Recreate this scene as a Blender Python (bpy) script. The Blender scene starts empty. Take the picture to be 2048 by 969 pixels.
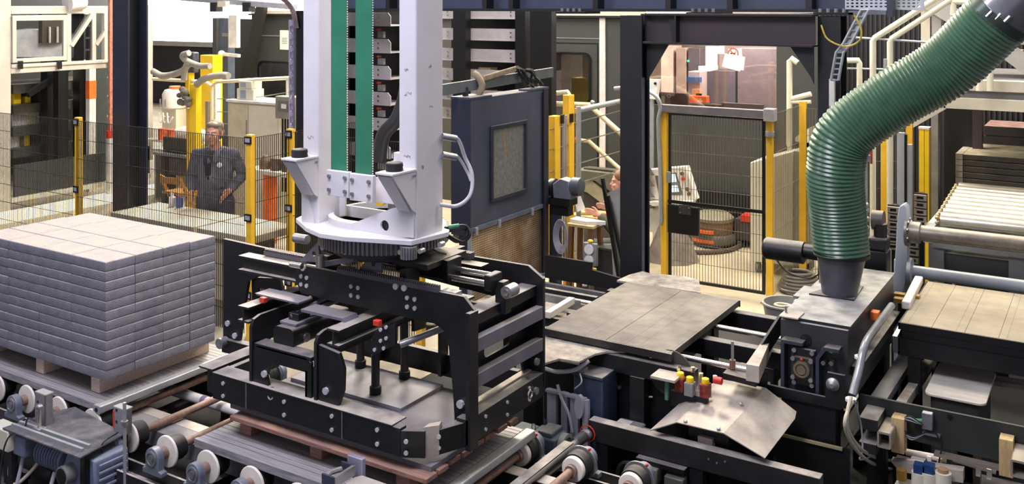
import bpy, math, random
from mathutils import Vector, Matrix, Euler
from mathutils.geometry import tessellate_polygon
random.seed(7)
SC = bpy.context.scene
COL = SC.collection
R = math.radians

# ------------------------------------------------------------------ camera, world, lights, exposure
FPX, EYE, YAW = 1929.0, 3.1, 32.085          # focal length in pixels, eye height (m), heading
cam = bpy.data.objects.new('camera', bpy.data.cameras.new('camera'))
cam.location = (0, 0, EYE); cam.rotation_euler = (R(90), 0, R(YAW))
cam.data.sensor_width = 36.0; cam.data.lens = 36.0 * FPX / 2048; cam.data.shift_y = -472.5 / 2048
cam.data.clip_end = 200
COL.objects.link(cam); SC.camera = cam

world = bpy.data.worlds.new('hall_daylight'); SC.world = world; world.use_nodes = True
bg = world.node_tree.nodes['Background']; bg.inputs[0].default_value = (0.84, 0.85, 1.0, 1); bg.inputs[1].default_value = 0.30

def area(name, loc, target, size, power, color, size_y=None):
    l = bpy.data.lights.new(name, 'AREA'); l.energy = power; l.color = color
    l.shape = 'RECTANGLE'; l.size = size; l.size_y = size_y or size
    o = bpy.data.objects.new(name, l); COL.objects.link(o); o.location = loc
    o.rotation_euler = (Vector(target) - Vector(loc)).to_track_quat('-Z', 'Y').to_euler()
    return o
COOL, WARM = (0.86, 0.85, 1.0), (1.0, 0.90, 0.72)
area('roof_light_front', (-3.0, 1.5, 7.0), (-4.2, 4.4, 0.8), 2.2, 340, COOL)
area('roof_light_stack', (-7.5, 3.0, 7.0), (-6.0, 4.2, 0.8), 1.4, 110, COOL)
area('roof_light_middle', (-4.5, 8.6, 7.0), (-3.0, 6.5, 0.5), 1.2, 290, WARM)
area('roof_light_back', (-9.5, 10.5, 6.8), (-9.0, 9.5, 0.0), 2.5, 780, WARM)
area('roof_light_far', (-11.5, 15.5, 6.8), (-11.0, 14.5, 0.5), 3.0, 900, WARM)
area('roof_light_right', (-2.2, 12.0, 6.8), (-2.0, 10.5, 0.0), 2.2, 430, WARM)
area('roof_light_side', (0.6, 8.0, 6.5), (-0.9, 7.2, 0.5), 1.2, 110, WARM)
sl = bpy.data.lights.new('low_sun', 'SUN'); sl.energy = 1.0; sl.color = (1.0, 0.90, 0.74); sl.angle = R(4)
sun = bpy.data.objects.new('low_sun', sl); COL.objects.link(sun); sun.rotation_euler = Vector((0.42, -0.55, -0.62)).to_track_quat('-Z', 'Y').to_euler()
sp = bpy.data.lights.new('mast_tint_spot', 'SPOT'); sp.energy = 300; sp.color = (1.0, 0.86, 0.6); sp.spot_size = R(20); sp.spot_blend = 0.7; sp.shadow_soft_size = 0.25  # unseen warm spot added to tint the mast's left column cream
so = bpy.data.objects.new('mast_tint_spot', sp); COL.objects.link(so); so.location = (-9.0, 2.6, 5.2); so.rotation_euler = (Vector((-4.0, 4.2, 2.1)) - Vector(so.location)).to_track_quat('-Z', 'Y').to_euler()
SC.view_settings.view_transform = 'Standard'; SC.view_settings.look = 'None'
SC.view_settings.gamma = 1.0; SC.view_settings.use_curve_mapping = False
SC.view_settings.exposure = 0.5

# ------------------------------------------------------------------ survey: photo measurements -> points on known world planes
_s, _c = math.sin(R(YAW)), math.cos(R(YAW))
def _ray(px, py):
    r, u = (px - 1024) / FPX, (12 - py) / FPX
    return Vector((-_s + _c * r, _c + _s * r, u))
def on_z(px, py, z): a = _ray(px, py); return Vector((0, 0, EYE)) + a * ((z - EYE) / a.z)
def on_x(px, py, x): a = _ray(px, py); return Vector((0, 0, EYE)) + a * (x / a.x)
def on_y(px, py, y): a = _ray(px, py); return Vector((0, 0, EYE)) + a * (y / a.y)

# ------------------------------------------------------------------ materials
def lin(c):
    return tuple(((v / 255 + 0.055) / 1.055) ** 2.4 if v > 10.3 else v / 255 / 12.92 for v in c) + (1,)
def M(name, col, rough=0.55, metal=0.0, var=0.18, scale=6.0, dust=0.0, dcol=(168, 158, 145), bump=0.0, bscale=60.0, stretch=None, col2=None, spec=0.5, grid=None):
    """painted / worn surface: base colour with blotchy variation, optional settled dust on level tops, fine bump"""
    m = bpy.data.materials.new(name); m.use_nodes = True
    nt = m.node_tree; N = nt.nodes; L = nt.links; b = N['Principled BSDF']
    b.inputs['Roughness'].default_value = rough; b.inputs['Metallic'].default_value = metal
    b.inputs['Specular IOR Level'].default_value = spec
    tc = N.new('ShaderNodeTexCoord'); src = tc.outputs['Object']
    geo = N.new('ShaderNodeNewGeometry'); src = geo.outputs['Position']
    if stretch:
        mp = N.new('ShaderNodeMapping'); mp.inputs['Scale'].default_value = stretch
        L.new(src, mp.inputs['Vector']); src2 = mp.outputs['Vector']
    else: src2 = src
    nz = N.new('ShaderNodeTexNoise'); nz.inputs['Scale'].default_value = scale; nz.inputs['Detail'].default_value = 6; nz.inputs['Roughness'].default_value = 0.65
    L.new(src2, nz.inputs['Vector'])
    cr = N.new('ShaderNodeValToRGB'); c0 = lin(col)
    c1 = lin(col2) if col2 else tuple(min(1, v * (1 + var)) for v in c0[:3]) + (1,)
    cd = tuple(v * (1 - var) for v in c0[:3]) + (1,)
    cr.color_ramp.elements[0].position = 0.32; cr.color_ramp.elements[0].color = cd
    cr.color_ramp.elements[1].position = 0.68; cr.color_ramp.elements[1].color = c1
    L.new(nz.outputs['Fac'], cr.inputs['Fac']); out = cr.outputs['Color']
    if dust > 0:
        sx = N.new('ShaderNodeSeparateXYZ'); L.new(geo.outputs['Normal'], sx.inputs[0])
        mr = N.new('ShaderNodeMapRange'); mr.inputs['From Min'].default_value = 0.55; mr.inputs['From Max'].default_value = 0.98; mr.inputs['To Max'].default_value = dust
        L.new(sx.outputs['Z'], mr.inputs['Value'])
        n2 = N.new('ShaderNodeTexNoise'); n2.inputs['Scale'].default_value = 9; n2.inputs['Detail'].default_value = 5
        L.new(src, n2.inputs['Vector'])
        m2 = N.new('ShaderNodeMapRange'); m2.inputs['From Min'].default_value = 0.3; m2.inputs['From Max'].default_value = 0.7; m2.inputs['To Min'].default_value = 0.45; m2.inputs['To Max'].default_value = 1.1
        L.new(n2.outputs['Fac'], m2.inputs['Value'])
        mu = N.new('ShaderNodeMath'); mu.operation = 'MULTIPLY'; mu.use_clamp = True
        L.new(mr.outputs[0], mu.inputs[0]); L.new(m2.outputs[0], mu.inputs[1])
        mx = N.new('ShaderNodeMix'); mx.data_type = 'RGBA'; mx.inputs['B'].default_value = lin(dcol)
        L.new(mu.outputs[0], mx.inputs['Factor']); L.new(out, mx.inputs['A']); out = mx.outputs['Result']
        rr = N.new('ShaderNodeMapRange'); rr.inputs['To Min'].default_value = rough; rr.inputs['To Max'].default_value = 0.85
        L.new(mu.outputs[0], rr.inputs['Value']); L.new(rr.outputs[0], b.inputs['Roughness'])
    if grid:   # faint dark print left by the pavers that lay on the board
        bt = N.new('ShaderNodeTexBrick'); bt.offset = 0.0; bt.inputs['Scale'].default_value = 1.0; bt.inputs['Brick Width'].default_value = grid[0]; bt.inputs['Row Height'].default_value = grid[1]
        bt.inputs['Mortar Size'].default_value = 0.004; bt.inputs['Mortar Smooth'].default_value = 0.8
        L.new(src, bt.inputs['Vector'])
        mg = N.new('ShaderNodeMix'); mg.data_type = 'RGBA'; mg.blend_type = 'MULTIPLY'; mg.inputs['B'].default_value = (0.68, 0.67, 0.66, 1)
        L.new(bt.outputs['Fac'], mg.inputs['Factor']); L.new(out, mg.inputs['A']); out = mg.outputs['Result']
    L.new(out, b.inputs['Base Color'])
    if bump > 0:
        n3 = N.new('ShaderNodeTexNoise'); n3.inputs['Scale'].default_value = bscale; n3.inputs['Detail'].default_value = 4
        L.new(src2, n3.inputs['Vector'])
        bp = N.new('ShaderNodeBump'); bp.inputs['Strength'].default_value = bump; bp.inputs['Distance'].default_value = 0.01
        L.new(n3.outputs['Fac'], bp.inputs['Height']); L.new(bp.outputs[0], b.inputs['Normal'])
    return m
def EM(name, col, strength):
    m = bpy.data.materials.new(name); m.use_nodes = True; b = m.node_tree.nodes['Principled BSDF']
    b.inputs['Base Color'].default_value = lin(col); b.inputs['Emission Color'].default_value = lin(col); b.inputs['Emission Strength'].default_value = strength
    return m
def GLASS(name, col=(255, 255, 255), alpha=0.12, rough=0.03):
    """thin pane: mostly transparent with a glossy coat, tint through the mix"""
    m = bpy.data.materials.new(name); m.use_nodes = True; nt = m.node_tree; N = nt.nodes; L = nt.links
    N.remove(N['Principled BSDF']); o = N['Material Output']
    t = N.new('ShaderNodeBsdfTransparent'); t.inputs[0].default_value = lin(col)
    g = N.new('ShaderNodeBsdfGlossy'); g.inputs['Roughness'].default_value = rough
    mx = N.new('ShaderNodeMixShader'); mx.inputs[0].default_value = alpha
    L.new(t.outputs[0], mx.inputs[1]); L.new(g.outputs[0], mx.inputs[2]); L.new(mx.outputs[0], o.inputs['Surface'])
    return m

black = M('black_machine_paint', (20, 20, 23), 0.42, var=0.4, scale=14, dust=0.65, dcol=(150, 142, 138), bump=0.08)
blackclean = M('black_paint', (18, 18, 21), 0.4, var=0.3)
blackedge = M('worn_black_rail', (34, 33, 34), 0.4, var=0.4, dust=0.95, dcol=(176, 167, 158))
rubber = M('black_rubber', (24, 24, 25), 0.7, var=0.3, dust=0.25)
navy = M('navy_column_paint', (38, 40, 56), 0.45, var=0.2, scale=3)
beamdark = M('portal_steel_paint', (24, 24, 27), 0.5, var=0.25, dust=0.3)
plum = M('plum_beam_paint', (52, 40, 46), 0.5, var=0.18, scale=3)
slate = M('slate_blue_cabinet', (62, 68, 86), 0.5, var=0.16, scale=5, dust=0.4, bump=0.1, bscale=30)
slatedark = M('slate_blue_dark', (34, 37, 54), 0.5, var=0.15)
white = M('white_mast_paint', (204, 201, 207), 0.45, var=0.05, scale=4, dust=0.3, dcol=(190, 178, 160))
whitewarm = M('white_disc_enamel', (228, 220, 208), 0.5, var=0.08, scale=9)
green = M('green_belt', (38, 112, 86), 0.55, var=0.14, scale=4)
beltedge = M('belt_tooth_white', (205, 205, 200), 0.6)
hosegreen = M('green_hose', (60, 96, 73), 0.3, var=0.2, scale=10, dust=0.55, dcol=(66, 70, 52))
steel = M('bare_steel', (150, 150, 155), 0.38, 0.7, var=0.25, scale=10, dust=0.25)
chrome = M('polished_rod', (205, 200, 195), 0.2, 0.95, var=0.1)
galv = M('galvanised_steel', (168, 172, 176), 0.45, 0.55, var=0.12, scale=12, dust=0.3, dcol=(205, 198, 180))
deckm = M('deck_steel', (150, 147, 150), 0.45, 0.25, var=0.45, scale=5, dust=0.35, dcol=(158, 152, 146), stretch=(0.8, 22, 8))
rust = M('rusty_axle', (136, 106, 92), 0.6, 0.2, var=0.35, scale=18, dust=0.2)
wood = M('pallet_wood', (206, 182, 168), 0.75, var=0.25, scale=7, stretch=(1.5, 14, 14), bump=0.25)
woodred = M('stained_pallet_wood', (136, 98, 86), 0.75, var=0.4, scale=7, stretch=(1.5, 14, 14), bump=0.25, dust=0.45, dcol=(140, 118, 106))
plywood = M('light_wood', (190, 165, 118), 0.7, var=0.2, scale=6, stretch=(3, 3, 14))
paver = M('grey_concrete_paver', (132, 130, 140), 0.85, var=0.16, scale=16, dust=0.8, dcol=(158, 148, 134), bump=0.5, bscale=140)
yellow = M('yellow_post_paint', (226, 178, 46), 0.45, var=0.08)
yellowbr = M('bright_yellow_paint', (240, 200, 30), 0.45, var=0.08)
wire = M('fence_wire_black', (30, 28, 24), 0.5)
wirel = M('fence_wire_zinc', (120, 118, 108), 0.4, 0.5)
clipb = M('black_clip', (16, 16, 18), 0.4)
label_w = M('label_white', (215, 212, 205), 0.5)
alu = M('aluminium_profile', (205, 200, 190), 0.4, 0.3, var=0.08, scale=4)
pale = M('pale_cabinet_enamel', (205, 200, 180), 0.5, var=0.07)
grey = M('mid_grey_enamel', (128, 128, 126), 0.5, var=0.1)
greyshelf = M('grey_rack_shelf', (176, 170, 172), 0.5, 0.1, var=0.1)
boothdark = M('dark_booth_panel', (64, 65, 62), 0.5, var=0.1, scale=2)
walldark = M('dark_wall_cladding', (52, 50, 52), 0.6, var=0.12, scale=2)
floorm = M('concrete_floor', (170, 158, 134), 0.6, var=0.22, scale=1.6, bump=0.05)
pitm = M('dark_pit_floor', (30, 29, 30), 0.8, var=0.4, scale=5)  # dark blotchy tone for the pit and the machine floor
darkfloor = M('dusty_dark_floor', (72, 66, 66), 0.8, var=0.3, scale=3)
motorblue = M('blue_grey_motor', (116, 125, 148), 0.5, 0.1, var=0.2, scale=16, dust=0.45, dcol=(150, 148, 148))
motorteal = M('teal_grey_motor', (70, 82, 98), 0.5, 0.1, var=0.25, scale=12, dust=0.6, dcol=(150, 148, 140))
bearing = M('cast_bearing_grey', (118, 126, 140), 0.45, 0.3, var=0.2, dust=0.3)
cablebk = M('black_cable', (22, 22, 24), 0.5)
cablegr = M('grey_cable', (165, 165, 172), 0.45)
cablecr = M('cream_cable', (190, 182, 160), 0.5)
red = M('red_plastic', (196, 50, 34), 0.45)
orange = M('orange_plastic', (232, 110, 40), 0.45)
dustboard = M('dusty_sunlit_production_board', (84, 81, 79), 0.7, var=0.6, scale=2.2, dust=0.5, dcol=(156, 146, 132), bump=0.2, grid=(0.30, 0.21))  # dusty board; its blotchy tone also hints at soft sunlight bands
wornboard = M('worn_board', (124, 115, 98), 0.65, var=0.3, scale=3, dust=0.45, dcol=(172, 160, 136), grid=(0.30, 0.24))
motorplate = M('smudged_motor_plate', (112, 109, 110), 0.45, 0.3, var=0.5, scale=9, bump=0.1)
zinc = M('zinc_bolt', (196, 195, 198), 0.35, 0.3, var=0.1)
dustplate = M('dusty_steel_plate', (176, 166, 155), 0.55, 0.25, var=0.28, scale=5, bump=0.1)
dustcake = M('caked_dust_flap', (150, 142, 132), 0.9, var=0.35, scale=9, bump=0.6, bscale=40, col2=(186, 176, 164))
brownmesh = None
paper = M('white_paper', (235, 232, 226), 0.7, var=0.03)
skin = M('skin', (206, 150, 124), 0.5, var=0.08, scale=12)
hairm = M('grey_brown_hair', (120, 104, 88), 0.6, var=0.5, scale=40, bump=0.4, bscale=90)
jacket = M('dark_grey_jacket', (92, 91, 98), 0.9, var=0.45, scale=9, bump=0.8, bscale=16)
trousers = M('dark_grey_trousers', (74, 73, 80), 0.85, var=0.2, scale=8, bump=0.4, bscale=18)
glassm = GLASS('clear_pane', (235, 235, 235), 0.10)
glasssm = GLASS('smoked_pane', (150, 155, 165), 0.16)

# ------------------------------------------------------------------ mesh builder
class B:
    def __init__(s): s.v = []; s.f = []
    def add(s, vs, fs):
        n = len(s.v); s.v += [tuple(v) for v in vs]; s.f += [tuple(i + n for i in f) for f in fs]; return s
    def box(s, a, b):
        x0, y0, z0 = (min(a[i], b[i]) for i in range(3)); x1, y1, z1 = (max(a[i], b[i]) for i in range(3))
        return s.add([(x0,y0,z0),(x1,y0,z0),(x1,y1,z0),(x0,y1,z0),(x0,y0,z1),(x1,y0,z1),(x1,y1,z1),(x0,y1,z1)],
                     [(0,3,2,1),(4,5,6,7),(0,1,5,4),(1,2,6,5),(2,3,7,6),(3,0,4,7)])
    def obx(s, c, size, rot=(0, 0, 0)):
        E = Euler(rot).to_matrix(); h = [k / 2 for k in size]; c = Vector(c)
        vs = [c + E @ Vector((sx*h[0], sy*h[1], sz*h[2])) for sz in (-1,1) for sx, sy in ((-1,-1),(1,-1),(1,1),(-1,1))]
        return s.add(vs, [(0,3,2,1),(4,5,6,7),(0,1,5,4),(1,2,6,5),(2,3,7,6),(3,0,4,7)])
    def bar(s, p, q, w, h, up=(0, 0, 1)):
        """rectangular bar from p to q, w across, h along 'up'"""
        p, q = Vector(p), Vector(q); d = (q - p).normalized(); u = Vector(up)
        sd = d.cross(u).normalized(); u2 = sd.cross(d).normalized()
        vs = [e + sd * a * w / 2 + u2 * b * h / 2 for e in (p, q) for a, b in ((-1,-1),(1,-1),(1,1),(-1,1))]
        return s.add(vs, [(0,1,2,3),(4,7,6,5),(0,4,5,1),(1,5,6,2),(2,6,7,3),(3,7,4,0)])
    def cyl(s, p, q, r, n=14, r2=None):
        p, q = Vector(p), Vector(q); r2 = r if r2 is None else r2
        d = (q - p).normalized(); a = d.orthogonal().normalized(); b = d.cross(a)
        vs = [c + (a * math.cos(2*math.pi*i/n) + b * math.sin(2*math.pi*i/n)) * rr for c, rr in ((p, r), (q, r2)) for i in range(n)]
        fs = [(i, (i+1) % n, n + (i+1) % n, n + i) for i in range(n)] + [tuple(range(n-1, -1, -1)), tuple(range(n, 2*n))]
        return s.add(vs, fs)
    def lathe(s, o, axis, prof, n=24):
        """profile [(radius, along)] turned round axis through o"""
        o, d = Vector(o), Vector(axis).normalized(); a = d.orthogonal().normalized(); b = d.cross(a); vs = []; fs = []
        for r, t in prof:
            vs += [o + d * t + (a * math.cos(2*math.pi*i/n) + b * math.sin(2*math.pi*i/n)) * r for i in range(n)]
        for k in range(len(prof) - 1):
            fs += [(k*n+i, k*n+(i+1) % n, (k+1)*n+(i+1) % n, (k+1)*n+i) for i in range(n)]
        fs += [tuple(range(n-1, -1, -1)), tuple(range((len(prof)-1)*n, len(prof)*n))]
        return s.add(vs, fs)
    def tube(s, pts, r, n=8, rs=None):
        pts = [Vector(p) for p in pts]; m = len(pts); vs = []; fs = []; a = None
        for k, p in enumerate(pts):
            d = (pts[min(k+1, m-1)] - pts[max(k-1, 0)]).normalized()
            a = (a - d * a.dot(d)).normalized() if a is not None and (a - d * a.dot(d)).length > 1e-4 else d.orthogonal().normalized()
            b = d.cross(a); rr = rs[k] if rs else r
            vs += [p + (a * math.cos(2*math.pi*i/n) + b * math.sin(2*math.pi*i/n)) * rr for i in range(n)]
        for k in range(m - 1):
            fs += [(k*n+i, k*n+(i+1) % n, (k+1)*n+(i+1) % n, (k+1)*n+i) for i in range(n)]
        fs += [tuple(range(n-1, -1, -1)), tuple(range((m-1)*n, m*n))]
        return s.add(vs, fs)
    def prism(s, poly, axis, t0, t1, holes=()):
        """2-D outline extruded along axis 'x','y' or 'z' between t0 and t1"""
        def P(p, t): return {'x': (t, p[0], p[1]), 'y': (p[0], t, p[1]), 'z': (p[0], p[1], t)}[axis]
        if t0 > t1: t0, t1 = t1, t0
        loops = [list(poly)] + [list(h) for h in holes]
        flat = [p for l in loops for p in l]; n = len(flat)
        tri = tessellate_polygon([[Vector((p[0], p[1], 0)) for p in l] for l in loops])
        vs = [P(p, t0) for p in flat] + [P(p, t1) for p in flat]; fs = []
        for t in tri: fs.append(tuple(t)); fs.append(tuple(i + n for i in reversed(t)))
        k = 0
        for l in loops:
            m = len(l)
            fs += [(k+i, k+(i+1) % m, n+k+(i+1) % m, n+k+i) for i in range(m)]; k += m
        return s.add(vs, fs)
    def ball(s, c, r, sc=(1, 1, 1), n=12, m=8):
        c = Vector(c); vs = [c + Vector((0, 0, -r * sc[2]))]; fs = []
        for j in range(1, m):
            t = -math.pi/2 + math.pi * j / m
            vs += [c + Vector((math.cos(t)*math.cos(2*math.pi*i/n)*r*sc[0], math.cos(t)*math.sin(2*math.pi*i/n)*r*sc[1], math.sin(t)*r*sc[2])) for i in range(n)]
        vs.append(c + Vector((0, 0, r * sc[2])))
        fs += [(0, 1+(i+1) % n, 1+i) for i in range(n)]
        for j in range(m - 2): fs += [(1+j*n+i, 1+j*n+(i+1) % n, 1+(j+1)*n+(i+1) % n, 1+(j+1)*n+i) for i in range(n)]
        k = 1 + (m-2)*n; fs += [(k+i, k+(i+1) % n, len(vs)-1) for i in range(n)]
        return s.add(vs, fs)
def circ(cx, cy, r, n=18): return [(cx + r*math.cos(2*math.pi*i/n), cy + r*math.sin(2*math.pi*i/n)) for i in range(n)]
def rrect(x0, y0, x1, y1, r, n=4):
    out = []
    for cx, cy, a0 in ((x1-r, y0+r, -90), (x1-r, y1-r, 0), (x0+r, y1-r, 90), (x0+r, y0+r, 180)):
        out += [(cx + r*math.cos(R(a0 + 90*i/n)), cy + r*math.sin(R(a0 + 90*i/n))) for i in range(n+1)]
    return out
def arc(pts, n=10):
    """smooth curve through control points (Catmull-Rom)"""
    P = [Vector(p) for p in pts]; P = [P[0]*2 - P[1]] + P + [P[-1]*2 - P[-2]]; out = []
    for k in range(1, len(P) - 2):
        for i in range(n):
            t = i / n; a, b, c, d = P[k-1:k+3]
            out.append(0.5*((2*b) + (c-a)*t + (2*a-5*b+4*c-d)*t*t + (3*b-a-3*c+d)*t**3))
    out.append(P[-2]); return out

def mesh(name, b, mat, org=(0, 0, 0), fix=True):
    me = bpy.data.meshes.new(name); o = Vector(org)
    me.from_pydata([tuple(Vector(v) - o) for v in b.v], [], b.f); me.validate(); me.update()
    import bmesh
    bm = bmesh.new(); bm.from_mesh(me); bmesh.ops.recalc_face_normals(bm, faces=bm.faces); bm.to_mesh(me); bm.free()
    me.shade_smooth(); me.set_sharp_from_angle(angle=R(38))
    for k in (mat if isinstance(mat, (list, tuple)) else [mat]): me.materials.append(k)
    return me
def wpos(o):
    p = Vector((0, 0, 0))
    while o: p += o.location; o = o.parent
    return p
def part(name, b, mat, parent, bevel=0, label=None, kind=None):
    o = bpy.data.objects.new(name, mesh(name, b, mat, wpos(parent))); COL.objects.link(o); o.parent = parent
    if bevel:
        md = o.modifiers.new('bevel', 'BEVEL'); md.width = bevel; md.segments = 2; md.limit_method = 'ANGLE'; md.angle_limit = R(40)
    if label: o['label'] = label
    if kind: o['kind'] = kind
    return o
def tag(o, label=None, cat=None, group=None, kind=None):
    for k, v in (('label', label), ('category', cat), ('group', group), ('kind', kind)):
        if v: o[k] = v
    return o
def thing(name, loc, label, cat, group=None):
    o = bpy.data.objects.new(name, None); COL.objects.link(o); o.location = loc; o.empty_display_size = 0.1
    return tag(o, label, cat, group)
def solo(name, b, mat, label, cat, group=None, kind=None, bevel=0):
    xs = [v[0] for v in b.v]; ys = [v[1] for v in b.v]; zs = [v[2] for v in b.v]
    org = ((min(xs)+max(xs))/2, (min(ys)+max(ys))/2, min(zs))
    o = bpy.data.objects.new(name, mesh(name, b, mat, org)); COL.objects.link(o); o.location = org
    if bevel:
        md = o.modifiers.new('bevel', 'BEVEL'); md.width = bevel; md.segments = 2; md.limit_method = 'ANGLE'; md.angle_limit = R(40)
    return tag(o, label, cat, group, kind)
def struct(name, b, mat, bevel=0): return solo(name, b, mat, None, None, kind='structure', bevel=bevel)
def clone(o, dloc, label=None, parent=None):
    """copy a thing with its parts and sub-parts, moved by dloc"""
    c = o.copy(); COL.objects.link(c); c.location = o.location + Vector(dloc)
    if parent: c.parent = parent
    if label: c['label'] = label
    for ch in o.children:
        d = ch.copy(); COL.objects.link(d); d.parent = c
        for g in ch.children:
            e = g.copy(); COL.objects.link(e); e.parent = d
    return c
def bolts(b, pts, r, axis, h=0.008, n=6):
    for p in pts: b.cyl(p, Vector(p) + Vector(axis) * h, r, n)
    return b
# ------------------------------------------------------------------ setting: floor, walls, translucent upper wall
struct('floor', B().prism([(-28, 5.45), (-4.9, 5.45), (-4.9, 9.0), (-1.75, 9.0), (-1.75, 14), (6, 14), (6, 22), (-28, 22)], 'z', -0.1, 0), floorm)
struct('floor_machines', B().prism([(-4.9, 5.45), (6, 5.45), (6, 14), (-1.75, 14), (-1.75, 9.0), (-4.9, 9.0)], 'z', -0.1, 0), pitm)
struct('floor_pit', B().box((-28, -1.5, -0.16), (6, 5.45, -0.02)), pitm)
struct('wall_back', B().box((-28, 20, 0), (6, 20.2, 1.95)), walldark)
struct('wall_left', B().box((-28.2, 4, 0), (-28, 20, 5)), walldark)
pan_b = B().box((0, 0, 0), (1.02, 0.05, 4.2))
skylight = EM('backlit_translucent_panel', (255, 250, 240), 5.0)
wb = thing('window_1', (-28, 20, 1.95), None, None); wb['kind'] = 'structure'
pm = mesh('translucent_panel', pan_b, skylight)
for i in range(24):
    o = bpy.data.objects.new('translucent_panel', pm); COL.objects.link(o); o.parent = wb; o.location = (i * 1.06, 0.02, 0)
part('window_frame', B().box((-28, 20.08, 1.95), (-1.8, 20.12, 6.15)), grey, wb)
struct('trim_1', B().box((-28, 19.9, 1.85), (-2, 20, 2.0)), alu)
# dark corrugated wall on the right
cw = B(); n = 0
prof = [(-3.55 + k*0.06 + dx, 13.6 - dy) for k in range(124) for dx, dy in ((0, 0), (0.012, 0.03), (0.036, 0.03), (0.048, 0))]
cw.prism(prof + [(3.9, 13.8), (-3.55, 13.8)], 'z', 0, 5.5)
struct('wall_right', cw, M('charcoal_cladding', (38, 37, 42), 0.6, var=0.1, scale=2))

# ------------------------------------------------------------------ steel columns and portal
def hcol(name, x0, x1, y0, y1, z0, z1, mats, label, web='y', group=None):
    """H-section column: two flanges and a web"""
    t = thing(name, ((x0+x1)/2, (y0+y1)/2, z0), label, 'column', group); f = 0.02
    if web == 'x':   # flanges face +-X
        part('flange', B().box((x0, y0, z0), (x0+f, y1, z1)), mats[0], t); part('flange', B().box((x1-f, y0, z0), (x1, y1, z1)), mats[1], t)
        part('web', B().box((x0+f, (y0+y1)/2-0.008, z0), (x1-f, (y0+y1)/2+0.008, z1)), mats[0], t)
    else:
        part('flange', B().box((x0, y0, z0), (x1, y0+f, z1)), mats[0], t); part('flange', B().box((x0, y1-f, z0), (x1, y1, z1)), mats[0], t)
        part('web', B().box(((x0+x1)/2-0.008, y0+f, z0), ((x0+x1)/2+0.008, y1-f, z1)), mats[1], t)
    part('base_plate', B().box((x0-0.08, y0-0.08, z0), (x1+0.08, y1+0.08, z0+0.025)), mats[0], t)
    return t
hcol('steel_column', -9.14, -8.88, 6.5, 6.75, 0, 4.2, (navy, blackclean), 'big navy H-section column behind the fence, left of the worker')
pc = (-3.56, 7.4)
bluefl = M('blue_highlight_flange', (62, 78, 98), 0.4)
hcol('steel_column', -3.56, -3.36, 7.4, 7.56, 0, 3.02, (beamdark, beamdark), 'black portal column standing right of the seated worker')
part('edge_strip', B().box((-3.36, 7.4, 0.03), (-3.356, 7.45, 2.5)), bluefl, bpy.data.objects['steel_column.001'])  # thin strip painting the blue highlight on the column's flange edge
hcol('steel_column', -1.97, -1.80, 7.62, 7.84, 0, 3.02, (beamdark, beamdark), 'black portal column standing behind the green hose')
t = thing('portal_beam', (-2.7, 7.5, 2.78), 'plum-black cross beam joining the two portal columns', 'beam')
part('web', B().box((-3.38, 7.50, 2.80), (-1.96, 7.516, 3.02)), plum, t)
part('flange', B().box((-3.38, 7.42, 2.785), (-1.96, 7.6, 2.80)), beamdark, t); part('flange', B().box((-3.38, 7.42, 3.02), (-1.96, 7.6, 3.035)), beamdark, t)
part('stiffener', B().box((-3.08, 7.42, 2.80), (-3.065, 7.50, 3.02)), beamdark, t)
part('stiffener', B().prism([(-3.16, 3.02), (-3.08, 3.02), (-3.08, 2.8), (-3.11, 2.8)], 'y', 7.47, 7.5), beamdark, t)
for pts in ([(-3.36, 2.785), (-3.16, 2.785), (-3.34, 2.5), (-3.36, 2.48)], [(-1.97, 2.785), (-2.15, 2.785), (-1.99, 2.55), (-1.97, 2.5)]):
    part('gusset', B().prism(pts, 'y', 7.5, 7.516), beamdark, t)
# overhead gantry runway
t = thing('gantry_runway', (-5, 8.0, 3.06), 'long black overhead runway beam across the top edge', 'beam')
part('bottom_flange', B().box((-7.4, 7.75, 3.05), (-1.55, 8.05, 3.075)), beamdark, t)
part('web', B().box((-7.4, 7.88, 3.075), (-1.55, 7.9, 3.45)), M('runway_blue_grey', (70, 78, 96), 0.4, 0.2, var=0.15), t)
part('top_flange', B().box((-7.4, 7.75, 3.45), (-1.55, 8.05, 3.47)), beamdark, t)
for x in (-6.4, -5.2, -4.9, -4.0, -3.3, -2.75, -2.1, -1.75): part('stiffener', B().box((x, 7.75, 3.075), (x+0.05, 7.88, 3.45)), beamdark, t)
for x in (-4.3, -3.05, -2.0):
    b = B().box((x, 7.6, 3.03), (x+0.3, 7.9, 3.05)); part('clamp_plate', b, blackclean, t)
    bb = B(); bolts(bb, [(x + 0.04 + k*0.06, 7.65, 3.05) for k in range(4)], 0.014, (0, 0, 1), 0.03); part('bolt', bb, steel, t)
t = thing('crane_rail', (-12, 11.0, 3.1), 'grey light rail with sensor boxes hanging over the pale cabinet', 'rail')
p, q = on_y(340, -6, 11.5), on_y(590, 14, 11.5)
part('rail', B().bar(p, q, 0.12, 0.09), M('lilac_grey_rail', (150, 152, 168), 0.4, 0.3), t)
for px in (435, 500):
    a = on_y(px, 12, 11.5); part('sensor_box', B().box(a - Vector((0.08, 0.1, 0.1)), a + Vector((0.08, 0.05, 0.06))), blackclean, t)
part('connector', B().box(on_y(452, 8, 11.45) - Vector((0.1, 0.1, 0.05)), on_y(452, 8, 11.45) + Vector((0.1, 0, 0.05))), pale, t)

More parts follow.
